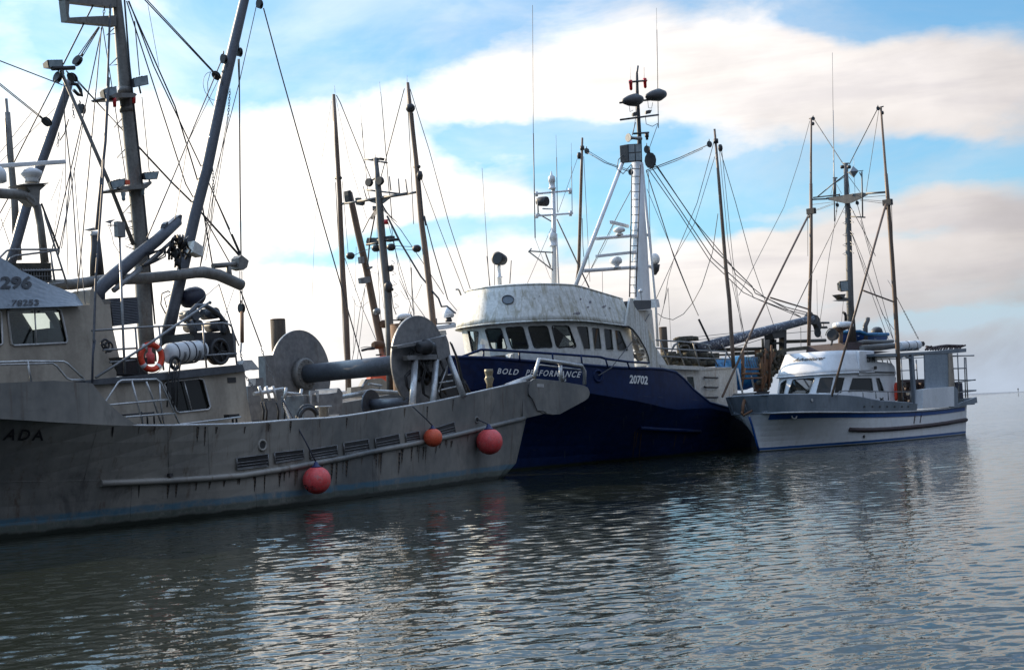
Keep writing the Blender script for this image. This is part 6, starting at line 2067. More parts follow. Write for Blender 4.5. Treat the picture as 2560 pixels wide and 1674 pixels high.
m.box(F3.P(7.3, 0.3, 2.3), F3.u * .5, F3.n * .9, Vector((0, 0, .7)))
build('cabin_fittings', m, INTERIOR, o)
m = M()
for x, y, x1, y1 in ((585, 1195, 655, 1275), (1040, 1205, 1110, 1275)):
    P = [on(BVC, c16(*p), .02) for p in ((x + 20, y), (x1, y + 10), (x1 - 20, y1), (x, y1 - 10))]
    m.add(P, [[0, 1, 2, 3]])
# flying-bridge front above: raked visor and lower after part
HV = [(a, b * 1.03) for a, b in HC if a < 3.4]
rows = []
for k in range(6):
    f_ = k / 5
    rows.append(ring(F3, [(a * (1 - .05 * f_), b * (1 - .10 * f_)) for a, b in HV], 3.25 + .62 * f_, 0, lambda q, f_=f_: zv + .02 + f_ * (1.06 - .02 * (q - 4))))
fb = M().loft(rows, True, False, True)
fb.add(rows[-1], [list(range(len(rows[-1])))])
fb.add(rows[0], [list(range(len(rows[0])))])
o = build('flying_bridge', fb, WHITE, boat3)
BVF = M().loft(rows, True).bvh()
q3 = [c12(*p) for p in ((1000, 770), (1000, 575), (1080, 577), (1112, 592), (1132, 622), (1148, 660), (1262, 672), (1285, 700), (1300, 762))]
build('bridge_side', M().prism([F3.W(p, -1.96) for p in q3], F3.n * 3.9), WHITE, boat3)
build('visor_eave', M().tube(rows[0] + [rows[0][0]], .035, 6), WHITE, boat3)
sd3 = M().prism([F3.W(p, -1.96) for p in q3], F3.n * 3.9).bvh()
lettering('lettering', 'Adventurer', [c16(690, 840), c16(1235, 806), c16(1250, 748), c16(720, 780)], BVF, BLACKPAINT, boat3, .02, .45, off=.02)
lettering('lettering', '23199', [c17(368, 915), c17(485, 925), c17(478, 852), c17(360, 842)], sd3, BLACKPAINT, boat3, .035, .0, off=.03)
m = M().prism([F3.W(p, -2.0) for p in (c17(480, 975), c17(510, 970), c17(515, 1010), c17(485, 1015))], F3.n * .04)
build('side_lamp', m, BLACK, boat3)
m = M().tube([F3.W(c17(270, 1048), -2.0), F3.W(c17(760, 1058), -2.0)], .03, 6)
build('gutter_rail', m, ALU_DARK, boat3)
m = M()
m.loft([[F3.W(c16(*p), w) for p in ((460, 640), (640, 600), (900, 575), (1250, 565), (1500, 590), (1500, 625), (1250, 640), (900, 640), (640, 662), (480, 690))] for w in (.9, 1.2)], True, True)
build('bridge_coaming', m, NET, boat3)
# roof over the after deck, posts, panel and lockers
rw = -2.35
m = M().prism([F3.W(c17(*p), rw) for p in ((470, 800), (760, 795), (1300, 765), (1640, 730), (1755, 725), (1755, 775), (1600, 790), (1200, 800), (1000, 812), (820, 840), (480, 835))], F3.n * 4.7)
build('after_roof', m, GREYBULWARK, boat3)
m = M()
for q in (((1000, 800), (1025, 830), (1075, 1520), (1040, 1520), (995, 870)),):
    m.prism([F3.W(c17(*p), rw) for p in q], F3.n * .16)
m.prism([F3.W(c17(*p), rw + .02) for p in ((820, 835), (900, 815), (1000, 850), (1025, 850), (1000, 880), (900, 835), (840, 870))], F3.n * .1)
build('roof_post', m, GREYBULWARK, boat3)
m = M().prism([F3.W(c17(*p), rw + .03) for p in ((1175, 795), (1510, 790), (1520, 1260), (1190, 1290))], F3.n * .06)
build('side_panel', m, BLUEPANEL, boat3)
m = M().prism([F3.W(c17(*p), rw - .02) for p in ((1510, 795), (1562, 790), (1600, 1260), (1520, 1265))], F3.n * .10)
m.prism([F3.W(c17(*p), rw + 4.5) for p in ((1510, 795), (1562, 790), (1600, 1260), (1520, 1265))], F3.n * .10)
build('corner_post', m, mat('buff_paint', (.30, .25, .20), (.38, .33, .27), .55), boat3)
lk = M().prism([F3.W(c17(*p), -2.75) for p in ((1155, 1295), (1300, 1275), (1585, 1255), (1590, 1530), (1400, 1550), (1150, 1560))], F3.n * .45)
build('side_locker', lk, WHITE, boat3, bevel=.01)
m = M().prism([F3.W(c17(*p), -2.72) for p in ((1545, 1260), (1600, 1255), (1640, 1300), (1640, 1500), (1900, 1400), (1910, 1480), (1640, 1540), (1545, 1555))], F3.n * .12)
build('stern_bulwark', m, GREYBULWARK, boat3)
sS = 14.1
m = M().prism([F3.P(sS + .9, -2.5, 1.45), F3.P(sS + .9, -2.5, 1.8), F3.P(sS - .2, -2.5, 1.8), F3.P(sS - .2, -2.5, 1.45)], F3.n * 5)
build('stern_platform', m, GREYBULWARK, boat3)
m = M()
for p in ((340, 1530), (560, 1530), (670, 1535), (770, 1540), (860, 1535), (950, 1530), (1255, 1550), (1355, 1545), (1470, 1500)):
    pass
# stern rails
railing(F3, [[c17(1570, 830), c17(1860, 826)], [c17(1580, 1005), c17(1755, 1000)], [c17(1590, 1200), c17(1880, 1160)], [c17(1610, 1345), c17(1890, 1310)], [c17(1632, 790), c17(1660, 1440)], [c17(1728, 850), c17(1745, 1410)], [c17(1748, 850), c17(1775, 1410)]], -2.5, boat3, .032, GALV, 'stern_rail')
railing(F3, [[c17(1570, 835), c17(1860, 822)], [c17(1590, 1165), c17(1880, 1165)], [c17(1600, 1315), c17(1890, 1305)]], -1.6, boat3, .03, GALV, 'stern_rail')
m = M().prism([F3.W(c17(*p), -1.9) for p in ((1610, 1200), (1700, 1200), (1715, 1420), (1615, 1440))], F3.n * .7)
build('stern_bin', m, BLUEDRUM, boat3)
railing(F3, [[c17(0, 1320), c17(70, 1312), c17(300, 1315), c17(600, 1325), c17(985, 1330)], [c17(0, 1320), c17(-60, 1390)], [c17(315, 1320), c17(322, 1400)], [c17(495, 1325), c17(502, 1420)], [c17(668, 1325), c17(672, 1445)], [c17(978, 1330), c17(980, 1470)], [c17(850, 850), c17(880, 1460)], [c17(1060, 880), c17(1075, 1160)]], -2.45, boat3, .024, GALV, 'side_rail')
railing(F3, [[c17(510, 885), c17(1170, 850)], [c17(840, 1035), c17(1065, 1025)], [c17(855, 1165), c17(1180, 1155)], [c17(655, 890), c17(665, 940)], [c17(850, 910), c17(868, 1170)], [c17(1055, 890), c17(1078, 1160)], [c17(670, 840), c17(710, 930)], [c17(540, 800), c17(600, 925)]], 1.9, boat3, .026, GALV, 'far_side_rail')
m = M().prism([F3.W(c17(*p), 1.6) for p in ((855, 1170), (1185, 1160), (1185, 1200), (860, 1195))], F3.n * .2)
m.prism([F3.W(c17(*p), 1.0) for p in ((860, 1200), (1190, 1200), (1190, 1480), (870, 1480))], F3.n * .3)
for k in range(20):
    m.ball(F3.W(c17(random.uniform(870, 1150), random.uniform(1220, 1500)), .4 + random.uniform(-.5, .5)), random.uniform(.1, .24), 6)
build('after_deck_gear', m, RUBRAIL, boat3)
m = M().tube([F3.W(c17(*p), -1.0) for p in ((940, 1350), (1000, 1330), (1020, 1420))], .1, 7)
build('hydraulic_pipe', m, ALU_BRIGHT, boat3)
m = M()
for a, b in (((555, 1415), (600, 1440)), ((600, 1412), (560, 1440)), ((575, 1425), (580, 1445))):
    m.tube([F3.W(c17(*a), -2.45), F3.W(c17(*b), -2.45)], .03, 6)
build('rope_cleat', m, BLACK, boat3)
# black bow hatch edge seen over the bulwark
m = M().prism([F3.W(c18(*p), .6) for p in ((880, 165), (1190, 145), (1150, 240), (830, 250))], F3.n * 1.2)
build('foredeck_hatch', m, BLACK, boat3)

# mast and yard
pm = [c11(*p) for p in ((600, 655), (608, 940), (622, 1100), (632, 1556))] + [c12(*p) for p in ((925, 200), (945, 500))]
o = build('mast', M().tube([F3.W(p, 0) for p in pm], [.11, .12, .14, .16, .18, .20], 14), DARKMAST, boat3)
m = M()
for q in (((410, 988), (640, 955), (760, 938), (825, 950), (770, 985), (650, 1040), (592, 1045), (430, 1010)),):
    m.prism([F3.S(c11(*p), 8.2) for p in q], F3.u * .05)
m.tube([F3.S(c11(280, 1006), 8.2), F3.S(c11(420, 1000), 8.2)], .04, 7)
m.tube([F3.S(c11(800, 948), 8.2), F3.S(c11(990, 935), 8.2)], .05, 7)
m.tube([F3.S(c11(285, 988), 8.2), F3.S(c11(540, 960), 8.2)], .035, 7)
build('yard', m, DARKMAST, boat3)
m = M()
for pts, r_ in ((((320, 985), (470, 860), (595, 765)), .03), (((570, 655), (632, 655)), .03), (((500, 845), (590, 785)), .02), (((615, 745), (770, 725)), .02), (((757, 735), (765, 1180)), .035), (((650, 1172), (790, 1180)), .035), (((735, 745), (755, 780)), .03)):
    m.tube([F3.S(c11(*p), 8.2) for p in pts], r_, 6)
for p in ((540, 950), (668, 950)):
    m.tube([F3.S(c11(*p), 8.2), F3.S(c11(p[0], p[1] + 22), 8.2)], .03, 6)
build('mast_bracket', m, DARKMAST, boat3)
# radar reflector: two pyramids back to back
a = F3.S(c11(675, 738), 8.0)
m = M()
k = .29
for ax_ in (F3.u, -F3.u):
    m.add([a + F3.n * k, a + Vector((0, 0, k)), a - F3.n * k, a - Vector((0, 0, k)), a + ax_ * k], [[0, 1, 4], [1, 2, 4], [2, 3, 4], [3, 0, 4]])
build('radar_reflector', m, GREYBULWARK, boat3)
m = M()
for x in (575, 640):
    m.lathe(F3.S(c11(x - 8, 690), 8.2), F3.n, [(-.08, .06), (-.06, .09), (.06, .09), (.08, .06)], 10)
build('mast_lamp', m, BLACK, boat3)
m = M()
for y in (1130, 1235, 1350, 1450, 1535):
    m.tube([F3.S(c11(*p), 8.2) for p in ((608, y - 20), (570, y), (605, y + 12))], .016, 5)
    m.tube([F3.S(c11(*p), 8.2) for p in ((645, y - 35), (680, y - 5), (648, y))], .016, 5)
build('mast_step', m, GALV, boat3)
floodlight(F3, [c12(840, 8), c12(910, 2), c12(915, 88), c12(850, 95)], -.4, boat3, .25, None)
m = M().prism([F3.W(c12(*p), -.35) for p in ((835, 115), (890, 112), (880, 140), (945, 150), (945, 165), (890, 165), (838, 160), (875, 152))], F3.n * .4)
build('lamp_bracket', m, DARKMAST, boat3)
build('whip_aerial', M().tube([F3.W(c11(*p), .8) for p in ((470, -420), (477, 140))], .010, 6), ALU_DARK, boat3)
build('whip_aerial', M().tube([F3.W(c11(*p), .8) for p in ((477, 140), (486, 790), (492, 1220))], [.022, .028, .028], 6), GALV, boat3)
m = M().tube([F3.W(c11(480, 797), .78), F3.W(c11(515, 797), .78)], .04, 6)
m.tube([F3.W(c11(490, 800), .76), F3.W(c11(490, 1010), .76)], .07, 8)
m.tube([F3.W(c11(503, 800), .8), F3.W(c11(503, 1010), .8)], .025, 6)
build('aerial_bracket', m, DARKMAST, boat3)
build('whip_aerial', M().tube([F3.W(c11(*p), -.4) for p in ((678, 590), (690, 945))], .010, 6), WHITEGEAR, boat3)
# trolling poles with their struts
sM = 8.1
m = M().tube([F3.S(c11(*p), sM) for p in ((266, 215), (262, 600), (262, 850))] + [F3.S(c11(*p), sM) for p in ((262, 852), (265, 1556))] + [F3.S(c12(597, 180), sM), F3.S(c12(590, 575), sM)], [.045, .056, .064, .08, .088, .092, .092], 9)
build('trolling_pole', m, POLE, boat3)
m = M().tube([F3.S(c11(*p), sM) for p in ((942, 108), (990, 755))] + [F3.S(c11(*p), sM) for p in ((991, 757), (1012, 1020), (1050, 1556))] + [F3.S(c12(*p), sM) for p in ((1290, 200), (1305, 450))] + [F3.S(c12(1330, 1000), sM)], [.048, .064, .084, .095, .104, .105, .105, .10], 9)
build('trolling_pole', m, POLE, boat3)
for pts in (((c11(245, 1145), 2.45), (c11(40, 1556), 2.4), (c12(160, 340), 2.3), (c10(1125, 1425), 1.9)), ((c11(992, 1050), -2.45), (c11(850, 1556), -2.45), (c12(775, 940), -2.3))):
    build('pole_strut', M().tube([F3.W(p, w) for p, w in pts], .055, 8), POLE, boat3)
for a, b, wa, wb_ in ((c12(278, 142), c12(585, 235), 2.4, 2.5), (c12(1032, 85), c12(1275, 175), -2.4, -2.45)):
    build('strut_brace', M().tube([F3.W(a, wa), F3.W(b, wb_)], .04, 7), POLE, boat3)
for p in (c11(265, 1120), c11(1008, 1035)):
    a = F3.S(p, sM)
    m = M().box(a, F3.n * .22, F3.u * .1, Vector((0, 0, .14)))
    m.ball(a - Vector((0, 0, .25)) + F3.n * .1, .11, 8)
    build('pole_hinge', m, BLACK, boat3)
for p in (c11(268, 216), c11(942, 108)):
    a = F3.S(p, sM)
    m = M().tube([a - F3.n * .14, a + F3.n * .14], .03, 6)
    m.ball(a + Vector((.05, 0, -.28)), .08, 8, (1, 1, 1.4))
    build('pole_tip', m, BLACK, boat3)
P3 = lambda p: F3.L(F3.S(p, sM))[1]
for pts, r in (
    ([(c11(285, 215), 2.4), (c11(575, 660), .1)], .016), ([(c11(912, 120), -2.3), (c11(635, 665), -.1)], .016), ([(c11(250, 245), 2.4), (c11(150, 620), 2.4), (c11(0, 1080), 2.2), (c8(1470, 1500), 2.0)], .010), ([(c11(920, 150), -2.2), (c11(800, 930), -1.4)], .010), ([(c11(955, 180), -2.5), (c11(1000, 740), -2.5)], .01),
    ([(c11(280, 1055), 2.4), (c11(490, 1030), .9)], .009), ([(c11(300, 1110), 2.4), (c11(500, 1035), .8)], .009), ([(c11(300, 1120), 2.4), (c11(505, 1045), .7)], .008), ([(c11(985, 968), -2.4), (c11(790, 985), -1.2)], .010), ([(c11(980, 1025), -2.4), (c11(740, 1005), -1.0)], .009), ([(c11(975, 1045), -2.4), (c11(740, 1015), -1.0)], .009),
    ([(c11(595, 1065), 0), (c11(355, 1556), 1.4), (c12(435, 330), 1.8)], .012), ([(c11(520, 1060), .6), (c11(500, 1200), .7), (c11(440, 1556), 1.1), (c12(680, 340), 1.0)], .010), ([(c11(640, 1065), -.1), (c11(800, 1360), -1), (c11(890, 1556), -1.6)], .012), ([(c11(710, 1040), -.6), (c11(790, 1330), -1), (c11(850, 1530), -1.4)], .012), ([(c11(650, 1310), -.1), (c11(755, 1556), -.8), (c12(1190, 280), -1.6), (c12(1280, 400), -2.2)], .010),
    ([(c11(655, 1330), -.1), (c11(735, 1556), -.7), (c12(1270, 470), -2.0)], .009), ([(c11(660, 1330), -.1), (c12(1060, 0), -.5), (c12(1235, 480), -1.8)], .010), ([(c11(745, 1210), -.8), (c12(1145, 0), -1.2), (c12(1275, 480), -1.9)], .010), ([(c12(590, 15), 2.5), (c12(440, 320), 2.2)], .010), ([(c12(655, 0), 1.6), (c12(660, 330), 1.6)], .007), ([(c12(870, 170), 0), (c12(855, 340), 0)], .008),
    ([(c11(230, 1170), 2.4), (c11(232, 1556), 2.4)], .010), ([(c11(1045, 1040), -2.5), (c11(1060, 1500), -2.5)], .012), ([(c12(1230, 0), -1.8), (c12(1265, 60), -2.2)], .008), ([(c12(1300, 135), -2.5), (c12(1355, 240), -2.4)], .012), ([(c10(1230, 100), 2.0), (c10(1400, 820), 2.0), (c10(1415, 950), 2.0)], .010),
    ([(c11(510, 860), .6), (c11(560, 950), .2)], .008), ([(c11(480, 860), .9), (c11(455, 960), 1.0)], .008), ([(c11(630, 785), -.1), (c11(740, 935), -.8)], .010), ([(c11(620, 760), -.1), (c11(640, 945), -.1)], .008),
):
    wire(F3, pts, boat3, r)
chain(F3, [(c12(1355, 240), -2.4), (c12(1480, 480), -2.3)], boat3)
chain(F3, [(c11(515, 1050), .6), (c11(508, 1150), .65)], boat3)
for p, w in ((c11(518, 1060), .6), (c11(712, 1040), -.6), (c11(915, 122), -2.3), (c11(285, 220), 2.4)):
    block(F3, p, w, boat3, .2, .07)
# gear on the roof: radar, lamp, funnels, casing, boom, lockers
a = F3.W(c16(1540, 235), -.3)
k = 66 / 3500 / 6.766
o = build('radar_dome', M().lathe(a - Vector((0, 0, 28 * k)), (0, 0, 1), [(0, 150 * k), (10 * k, 175 * k), (50 * k, 178 * k), (85 * k, 165 * k), (95 * k, 120 * k)], 24), WHITEGEAR, boat3)
m = M().tube([F3.W(c16(1495, 270), -.2), F3.W(c16(1500, 620), -.2)], [.14, .10], 10)
m.prism([F3.W(c16(*p), -.3) for p in ((1380, 265), (1640, 262), (1640, 280), (1520, 330), (1460, 300))], F3.n * .3)
build('radar_stand', m, POLE, boat3)
a = F3.W(c16(1348, 388), -.6)
m = M().lathe(a + Vector((.25, .3, -.02)), Vector((-.6, -.75, .05)), [(0, .10), (.08, .22), (.35, .28), (.38, .27), (.38, .22)], 22)
o = build('searchlight', m, BLACK, boat3)
build('lens', M().lathe(a + Vector((.02, .02, 0)), Vector((-.6, -.75, .05)), [(-.01, .24), (.015, .2)], 22), LAMPGLASS, o)
m = M().tube([a - Vector((0, 0, .28)), F3.W(c16(1340, 560), -.6)], .05, 7)
m.torus(a, Vector((-.6, -.75, 0)), .30, .022, 18, 6, math.pi, math.pi * 2)
build('lamp_stand', m, BLACK, boat3)
m = M().tube([F3.W(c17(*p), -.3) for p in ((355, 640), (350, 410), (385, 330), (388, 300))], [.12, .12, .11, .10], 12)
build('funnel', m, DARKMAST, boat3)
m = M().tube([F3.W(c16(*p), .4) for p in ((1585, 150), (1585, 60), (1570, 20), (1545, 5))], .07, 8)
build('exhaust_pipe', m, BLACK, boat3)
m = M().tube([F3.W(c17(*p), -1.0) for p in ((250, 660), (340, 640), (540, 640), (735, 625))], [.12, .12, .10, .08], 10)
m.tube([F3.W(c17(*p), -1.6) for p in ((300, 720), (560, 710), (735, 690), (780, 690))], [.13, .16, .14, .12], 10)
build('stowed_boom', m, DARKMAST, boat3)
m = M().prism([F3.W(c17(*p), -1.2) for p in ((100, 640), (300, 640), (300, 745), (420, 760), (700, 770), (480, 800), (90, 745))], F3.n * 2.2)
build('roof_casing', m, RUBRAIL, boat3)
m = M().prism([F3.W(c17(*p), -1.8) for p in ((1100, 640), (1165, 628), (1183, 660), (1170, 695), (1105, 690))], F3.n * .5)
build('block_housing', m, BLACK, boat3)
m = M()
for k in range(14):
    x = 1190 + k * 36
    m.tube([F3.W(c17(x + random.uniform(-8, 8), 745), -1.8), F3.W(c17(x + 20, 715 - (k > 4) * 12), -1.4), F3.W(c17(x + 90, 705 - (k > 4) * 14 + random.uniform(-12, 12)), -1.6)], .05, 6)
m.tube([F3.W(c17(*p), -1.5) for p in ((1200, 700), (1280, 715), (1390, 695), (1480, 685), (1700, 690))], .06, 7)
build('roof_gear', m, RUBRAIL, boat3)

# ---- things carried by boat 3
p0, p1 = F3.W(c17(825, 690), -1.7), F3.W(c17(1098, 675), -1.7)
d = (p1 - p0).normalized()
L = (p1 - p0).length
r_ = 60 / 5.558 * 68 / 3500
e = thing('life_raft_canister', p0, 0, 'white liferaft canister on the after roof, beside the right-hand varnished pole', 'life raft')
m = M().lathe(p0, d, [(0, r_ * .75), (.05, r_ * .95), (.1, r_), (L * .49, r_), (L * .5, r_ * 1.05), (L * .52, r_), (L - .1, r_), (L - .05, r_ * .95), (L, r_ * .75)], 24)
build('shell', m, WHITEGEAR, e)
m = M()
for t in (.3, .72):
    m.lathe(p0 + d * (L * t), d, [(0, r_ * 1.0), (0, r_ * 1.03), (.05, r_ * 1.03), (.05, r_)], 24, False)
build('strap', m, RUBRAIL, e)
m = M()
for t in (.2, .5, .8):
    q = p0 + d * (L * t) - Vector((0, 0, r_))
    m.box(q, d * .05, d.cross(Vector((0, 0, 1))) * r_ * .8, Vector((0, 0, .06)))
build('cradle', m, GALV, e)
# dinghy with an outboard
c_ = F3.W(c17(260, 590), .3)
e = thing('dinghy', c_, 0, 'blue dinghy stowed upright behind the mast on the white boat\'s roof', 'dinghy')
rows = []
for k in range(9):
    t = k / 8
    s_ = -1.5 + 3.0 * t
    hw = .75 * (1 - max(0, .55 - t) ** 2 * 3.2)
    cc = c_ + F3.u * s_ + Vector((0, 0, .05))
    rows.append([cc + F3.n * hw * math.cos(q) + Vector((0, 0, -.55 * abs(math.sin(q)) + (.25 if t < .3 else .1))) for q in [math.pi * j / 8 for j in range(9)]])
m = M().loft(rows, False, False, True)
build('hull', m, BLUETRIM, e)
m = M().tube([r[0] for r in rows], .09, 8)
m.tube([r[-1] for r in rows], .09, 8)
m.add([rows[-1][j] for j in range(9)], [list(range(9))])
build('gunwale', m, TARP, e)
m = M()
for q in (2, 5):
    a, b = rows[q][1], rows[q][-2]
    m.beam(a, b, .2, .03)
build('thwart', m, WHITEGEAR, e)
a = F3.W(c17(520, 520), .2)
e = thing('outboard_motor', a, 0, 'black outboard motor tilted on the dinghy stern, above the white boat\'s roof', 'outboard motor')
k = 67 / 3500 / 5.558
rows = []
prof = [(-100, 40, 35), (-85, 75, 55), (-40, 95, 70), (10, 100, 75), (50, 80, 65), (75, 45, 40)]
ax_ = (F3.u * .75 + Vector((0, 0, .25))).normalized()
ay_ = Vector((0, 0, 1)) - ax_ * ax_.z
ay_.normalize()
az_ = ax_.cross(ay_)
for d_, hy, hz in prof:
    rows.append([a + ax_ * (d_ * k) + ay_ * (hy * k * math.copysign(abs(math.sin(q)) ** .6, math.sin(q))) + az_ * (hz * k * math.copysign(abs(math.cos(q)) ** .6, math.cos(q))) for q in [2 * math.pi * j / 16 for j in range(16)]])
build('cowling', M().loft(rows, True, True, True), BLACK, e)
m = M().tube([a + ax_ * (-60 * k), a + ax_ * (-60 * k) - Vector((0, 0, .35)), a - Vector((0, 0, .8)) + ax_ * .1], [.09, .08, .05], 8)
build('shaft', m, BLACK, e)
# orange survival suit hanging by the cabin
a, b = F3.W(c17(778, 1200), -2.1), F3.W(c17(780, 1455), -2.1)
e = thing('survival_suit', b, 0, 'orange survival suit hanging by the rail behind the white cabin', 'survival suit')
m = M()
m.tube([a, a.lerp(b, .1), a.lerp(b, .35), a.lerp(b, .6), a.lerp(b, .85), b], [.04, .085, .095, .09, .08, .05], 12)
build('body', m, LIFERING, e)
m = M()
for k in (-1, 1):
    m.tube([a.lerp(b, .12) + F3.u * (.06 * k), a.lerp(b, .3) + F3.u * (.11 * k), a.lerp(b, .5) + F3.u * (.11 * k)], [.045, .04, .035], 9)
build('sleeve', m, LIFERING, e)
m = M().tube([a, a + Vector((0, 0, .25))], .015, 5)
build('hook', m, GALV, e)


# =================================================================== BOAT 4: troller moored behind the grey boat's stern
F4 = Frame(-10.5, 72.0, 52)
boat4 = thing('background_troller', F4.o, F4.a, 'fishing boat mostly hidden behind the net drum, two dark poles and a crowded mast', 'fishing boat', 'fishing boats rafted in the harbour')
wl4 = curve([(-7, 0), (-5.5, -.8), (-3, -1.8), (0, -2.3), (4, -2.4), (7, -2.1)])
wt4 = curve([(-7.4, 0), (-6.5, -.9), (-4, -2.0), (0, -2.5), (4, -2.5), (7, -2.3)])
S4 = [-7.4, -7, -6.5, -5.5, -4, -2.5, -1, 1, 3, 5, 7]
h4 = M().loft(hull_rows(F4, S4, wl4, wt4, lambda s_: 1.9 + max(0, -s_ - 1) * .13, 0.0, lambda s_: 1.2 + max(0, -s_ - 1) * .13, lambda s_: 1.0, lambda s_, z: 0, [.001, .2, .4, .6, .8, 1.0], .1), True, True, False)
build('hull', h4, HULLWHITE, boat4)
# small wheelhouse at the bow end, behind the right-hand drum flange
m = M().box(F4.P(1.5, 0, 2.9), F4.u * 2.0, F4.n * 1.5, Vector((0, 0, 1.1)))
o = build('cabin', m, WHITE, boat4, bevel=.05)
m = M().prism([F4.W(c5(*p), -1.0) for p in ((380, 640), (620, 612), (660, 600), (660, 650), (540, 672), (440, 680), (380, 690))], F4.n * 2.0)
build('cabin_roof', m, WHITE, boat4)
m = M().prism([F4.W(c5(*p), -.9) for p in ((470, 690), (540, 685), (552, 735), (520, 760), (470, 765))], F4.n * .5)
build('window_surround', m, WHITE_OLD, boat4)
q = 76 / 3500 / 3.89
a = F4.W(c7(890, 1000), -.8)
build('radar_dome', M().lathe(a, (0, 0, 1), [(0, 62 * q), (8 * q, 76 * q), (34 * q, 76 * q), (48 * q, 60 * q)], 20), WHITEGEAR, boat4)
build('radar_stand', M().tube([a, F4.W(c7(820, 1080), -.8), F4.W(c7(815, 1200), -.8)], .05, 7), GALV, boat4)
m = M().tube([F4.W(c7(775, 1012), -.8), F4.W(c7(970, 1010), -.8)], .04, 6)
m.ball(F4.W(c7(948, 980), -.9), .18, 10)
m.tube([F4.W(c7(955, 975), -.9), F4.W(c7(962, 930), -.9)], .03, 5)
build('deck_lamp', m, BLACK, boat4)
a = F4.W(c5(572, 525), -.6)
k = 80 / 3500 / 4.716
build('satellite_dome', M().lathe(a, (0, 0, 1), [(-12 * k, 50 * k), (0, 66 * k), (45 * k, 66 * k), (80 * k, 52 * k), (108 * k, 28 * k), (118 * k, 4 * k)], 20), WHITEGEAR, boat4)
m = M().lathe(a - Vector((0, 0, 12 * k)), (0, 0, -1), [(0, 30 * k), (30 * k, 40 * k), (50 * k, 40 * k)], 14)
m.tube([F4.W(c5(440, 610), -.6), F4.W(c5(640, 600), -.6)], .04, 6)
m.tube([F4.W(c5(425, 545), -.6), F4.W(c5(430, 620), -.6)], .05, 6)
build('dome_bracket', m, BLACK, boat4)
# mast, yards
s4 = 0.5
G = lambda p: F4.S(p, s4)
m = M().tube([G(c6(652, 880)), G(c6(672, 1100)), G(c6(690, 1330)), G(c6(705, 1556)), G(c7(690, 320)), G(c7(730, 700)), G(c7(755, 1100)), G(c7(765, 1700))], [.11, .14, .18, .19, .20, .20, .21, .21], 12)
build('mast', m, DARKMAST, boat4)
m = M()
for a, b, r_ in (((300, 1352), (560, 1312), .06), ((470, 1325), (690, 1292), .08), ((690, 1290), (980, 1245), .08), ((960, 1250), (1085, 1228), .06), ((560, 1206), (680, 1222), .045), ((690, 1222), (890, 1246), .045), ((540, 893), (640, 905), .045), ((660, 912), (770, 930), .045)):
    m.tube([G(c6(*a)), G(c6(*b))], r_, 7)
m.prism([G(c6(*p)) for p in ((560, 1312), (690, 1285), (820, 1270), (770, 1310), (725, 1345), (665, 1350), (610, 1335))], F4.u * .06)
build('yard', m, DARKMAST, boat4)
m = M()
m.prism([G(c6(*p)) for p in ((605, 890), (650, 880), (660, 895), (620, 902))], F4.u * .3)
m.prism([G(c6(*p)) for p in ((665, 880), (702, 876), (695, 902), (675, 900))], F4.u * .3)
m.prism([G(c6(*p)) for p in ((440, 1290), (470, 1285), (480, 1320), (508, 1325), (505, 1355), (480, 1365), (450, 1360))], F4.u * .25)
m.prism([G(c6(*p)) for p in ((618, 1370), (655, 1372), (650, 1420), (620, 1420))], F4.u * .25)
build('yard_lamp', m, BLACK, boat4)
m = M()
for x, y in ((600, 1133), (712, 1117)):
    m.lathe(G(c6(x, y)) - F4.u * .2, F4.u, [(0, .2), (.15, .22), (.3, .1)], 14)
m.tube([G(c6(*p)) for p in ((610, 1110), (640, 1092), (680, 1090), (710, 1105))], .05, 6)
build('horn', m, BLACK, boat4)
for pts, r_ in ((((508, 525), (520, 675)), .022), (((520, 675), (570, 1210), (590, 1290)), .016), (((497, 325), (508, 525)), .006), (((691, 100), (703, 210)), .007), (((703, 210), (715, 330), (790, 1230)), .02), (((790, 1230), (800, 1270), (818, 1500)), .022), (((792, 1070), (808, 1215)), .03), (((884, 1092), (896, 1240)), .03), (((957, 1098), (978, 1245)), .03), (((522, 1168), (560, 1300)), .025), (((652, 845), (652, 885)), .015), (((230, 140), (236, 215)), .008), (((972, 35), (975, 105)), .008)):
    build('whip_aerial', M().tube([G(c6(*p)) for p in pts], r_, 6), ALU_DARK, boat4)
m = M()
for x0 in (525, 560, 595, 625):
    m.prism([G(c7(*p)) for p in ((x0, 250), (x0 + 10, 212), (x0 + 45, 210), (x0 + 42, 262), (x0 + 8, 275))], F4.u * .25)
m.tube([G(c7(530, 278)), G(c7(700, 250))], .06, 6)
m.tube([G(c7(640, 235)), G(c7(845, 228))], .07, 6)
m.prism([G(c7(*p)) for p in ((700, 200), (765, 190), (768, 240), (720, 250))], F4.u * .3)
build('lamp_bank', m, BLACK, boat4)
m = M()
for x, y in ((622, 313), (770, 303), (373, 387), (1018, 316)):
    m.ball(G(c7(x, y)), .23, 12, (1, 1, .85))
build('pole_block', m, BLACK, boat4)
a, b = G(c7(720, 35)), G(c7(722, 80))
build('red_signal_lamp', M().tube([a, b], .1, 10), REDLENS, boat4)
m = M()
m.ball(G(c7(742, 690)), .28, 10, (.8, 1, 1.2))
m.tube([G(c7(740, 700)), G(c7(785, 715))], .08, 6)
m.prism([G(c7(*p)) for p in ((728, 485), (768, 478), (770, 520), (745, 540), (735, 500))], F4.u * .2)
build('mast_lamp', m, BLACK, boat4)
m = M()
for y in (460, 560, 660, 770, 880):
    x = 655 + (y - 100) * .09
    m.tube([G(c7(x + 40, y - 40)), G(c7(x, y)), G(c7(x + 45, y + 6))], .018, 5)
    m.tube([G(c7(x + 85, y - 30)), G(c7(x + 120, y)), G(c7(x + 80, y + 16))], .018, 5)
build('mast_step', m, GALV, boat4)
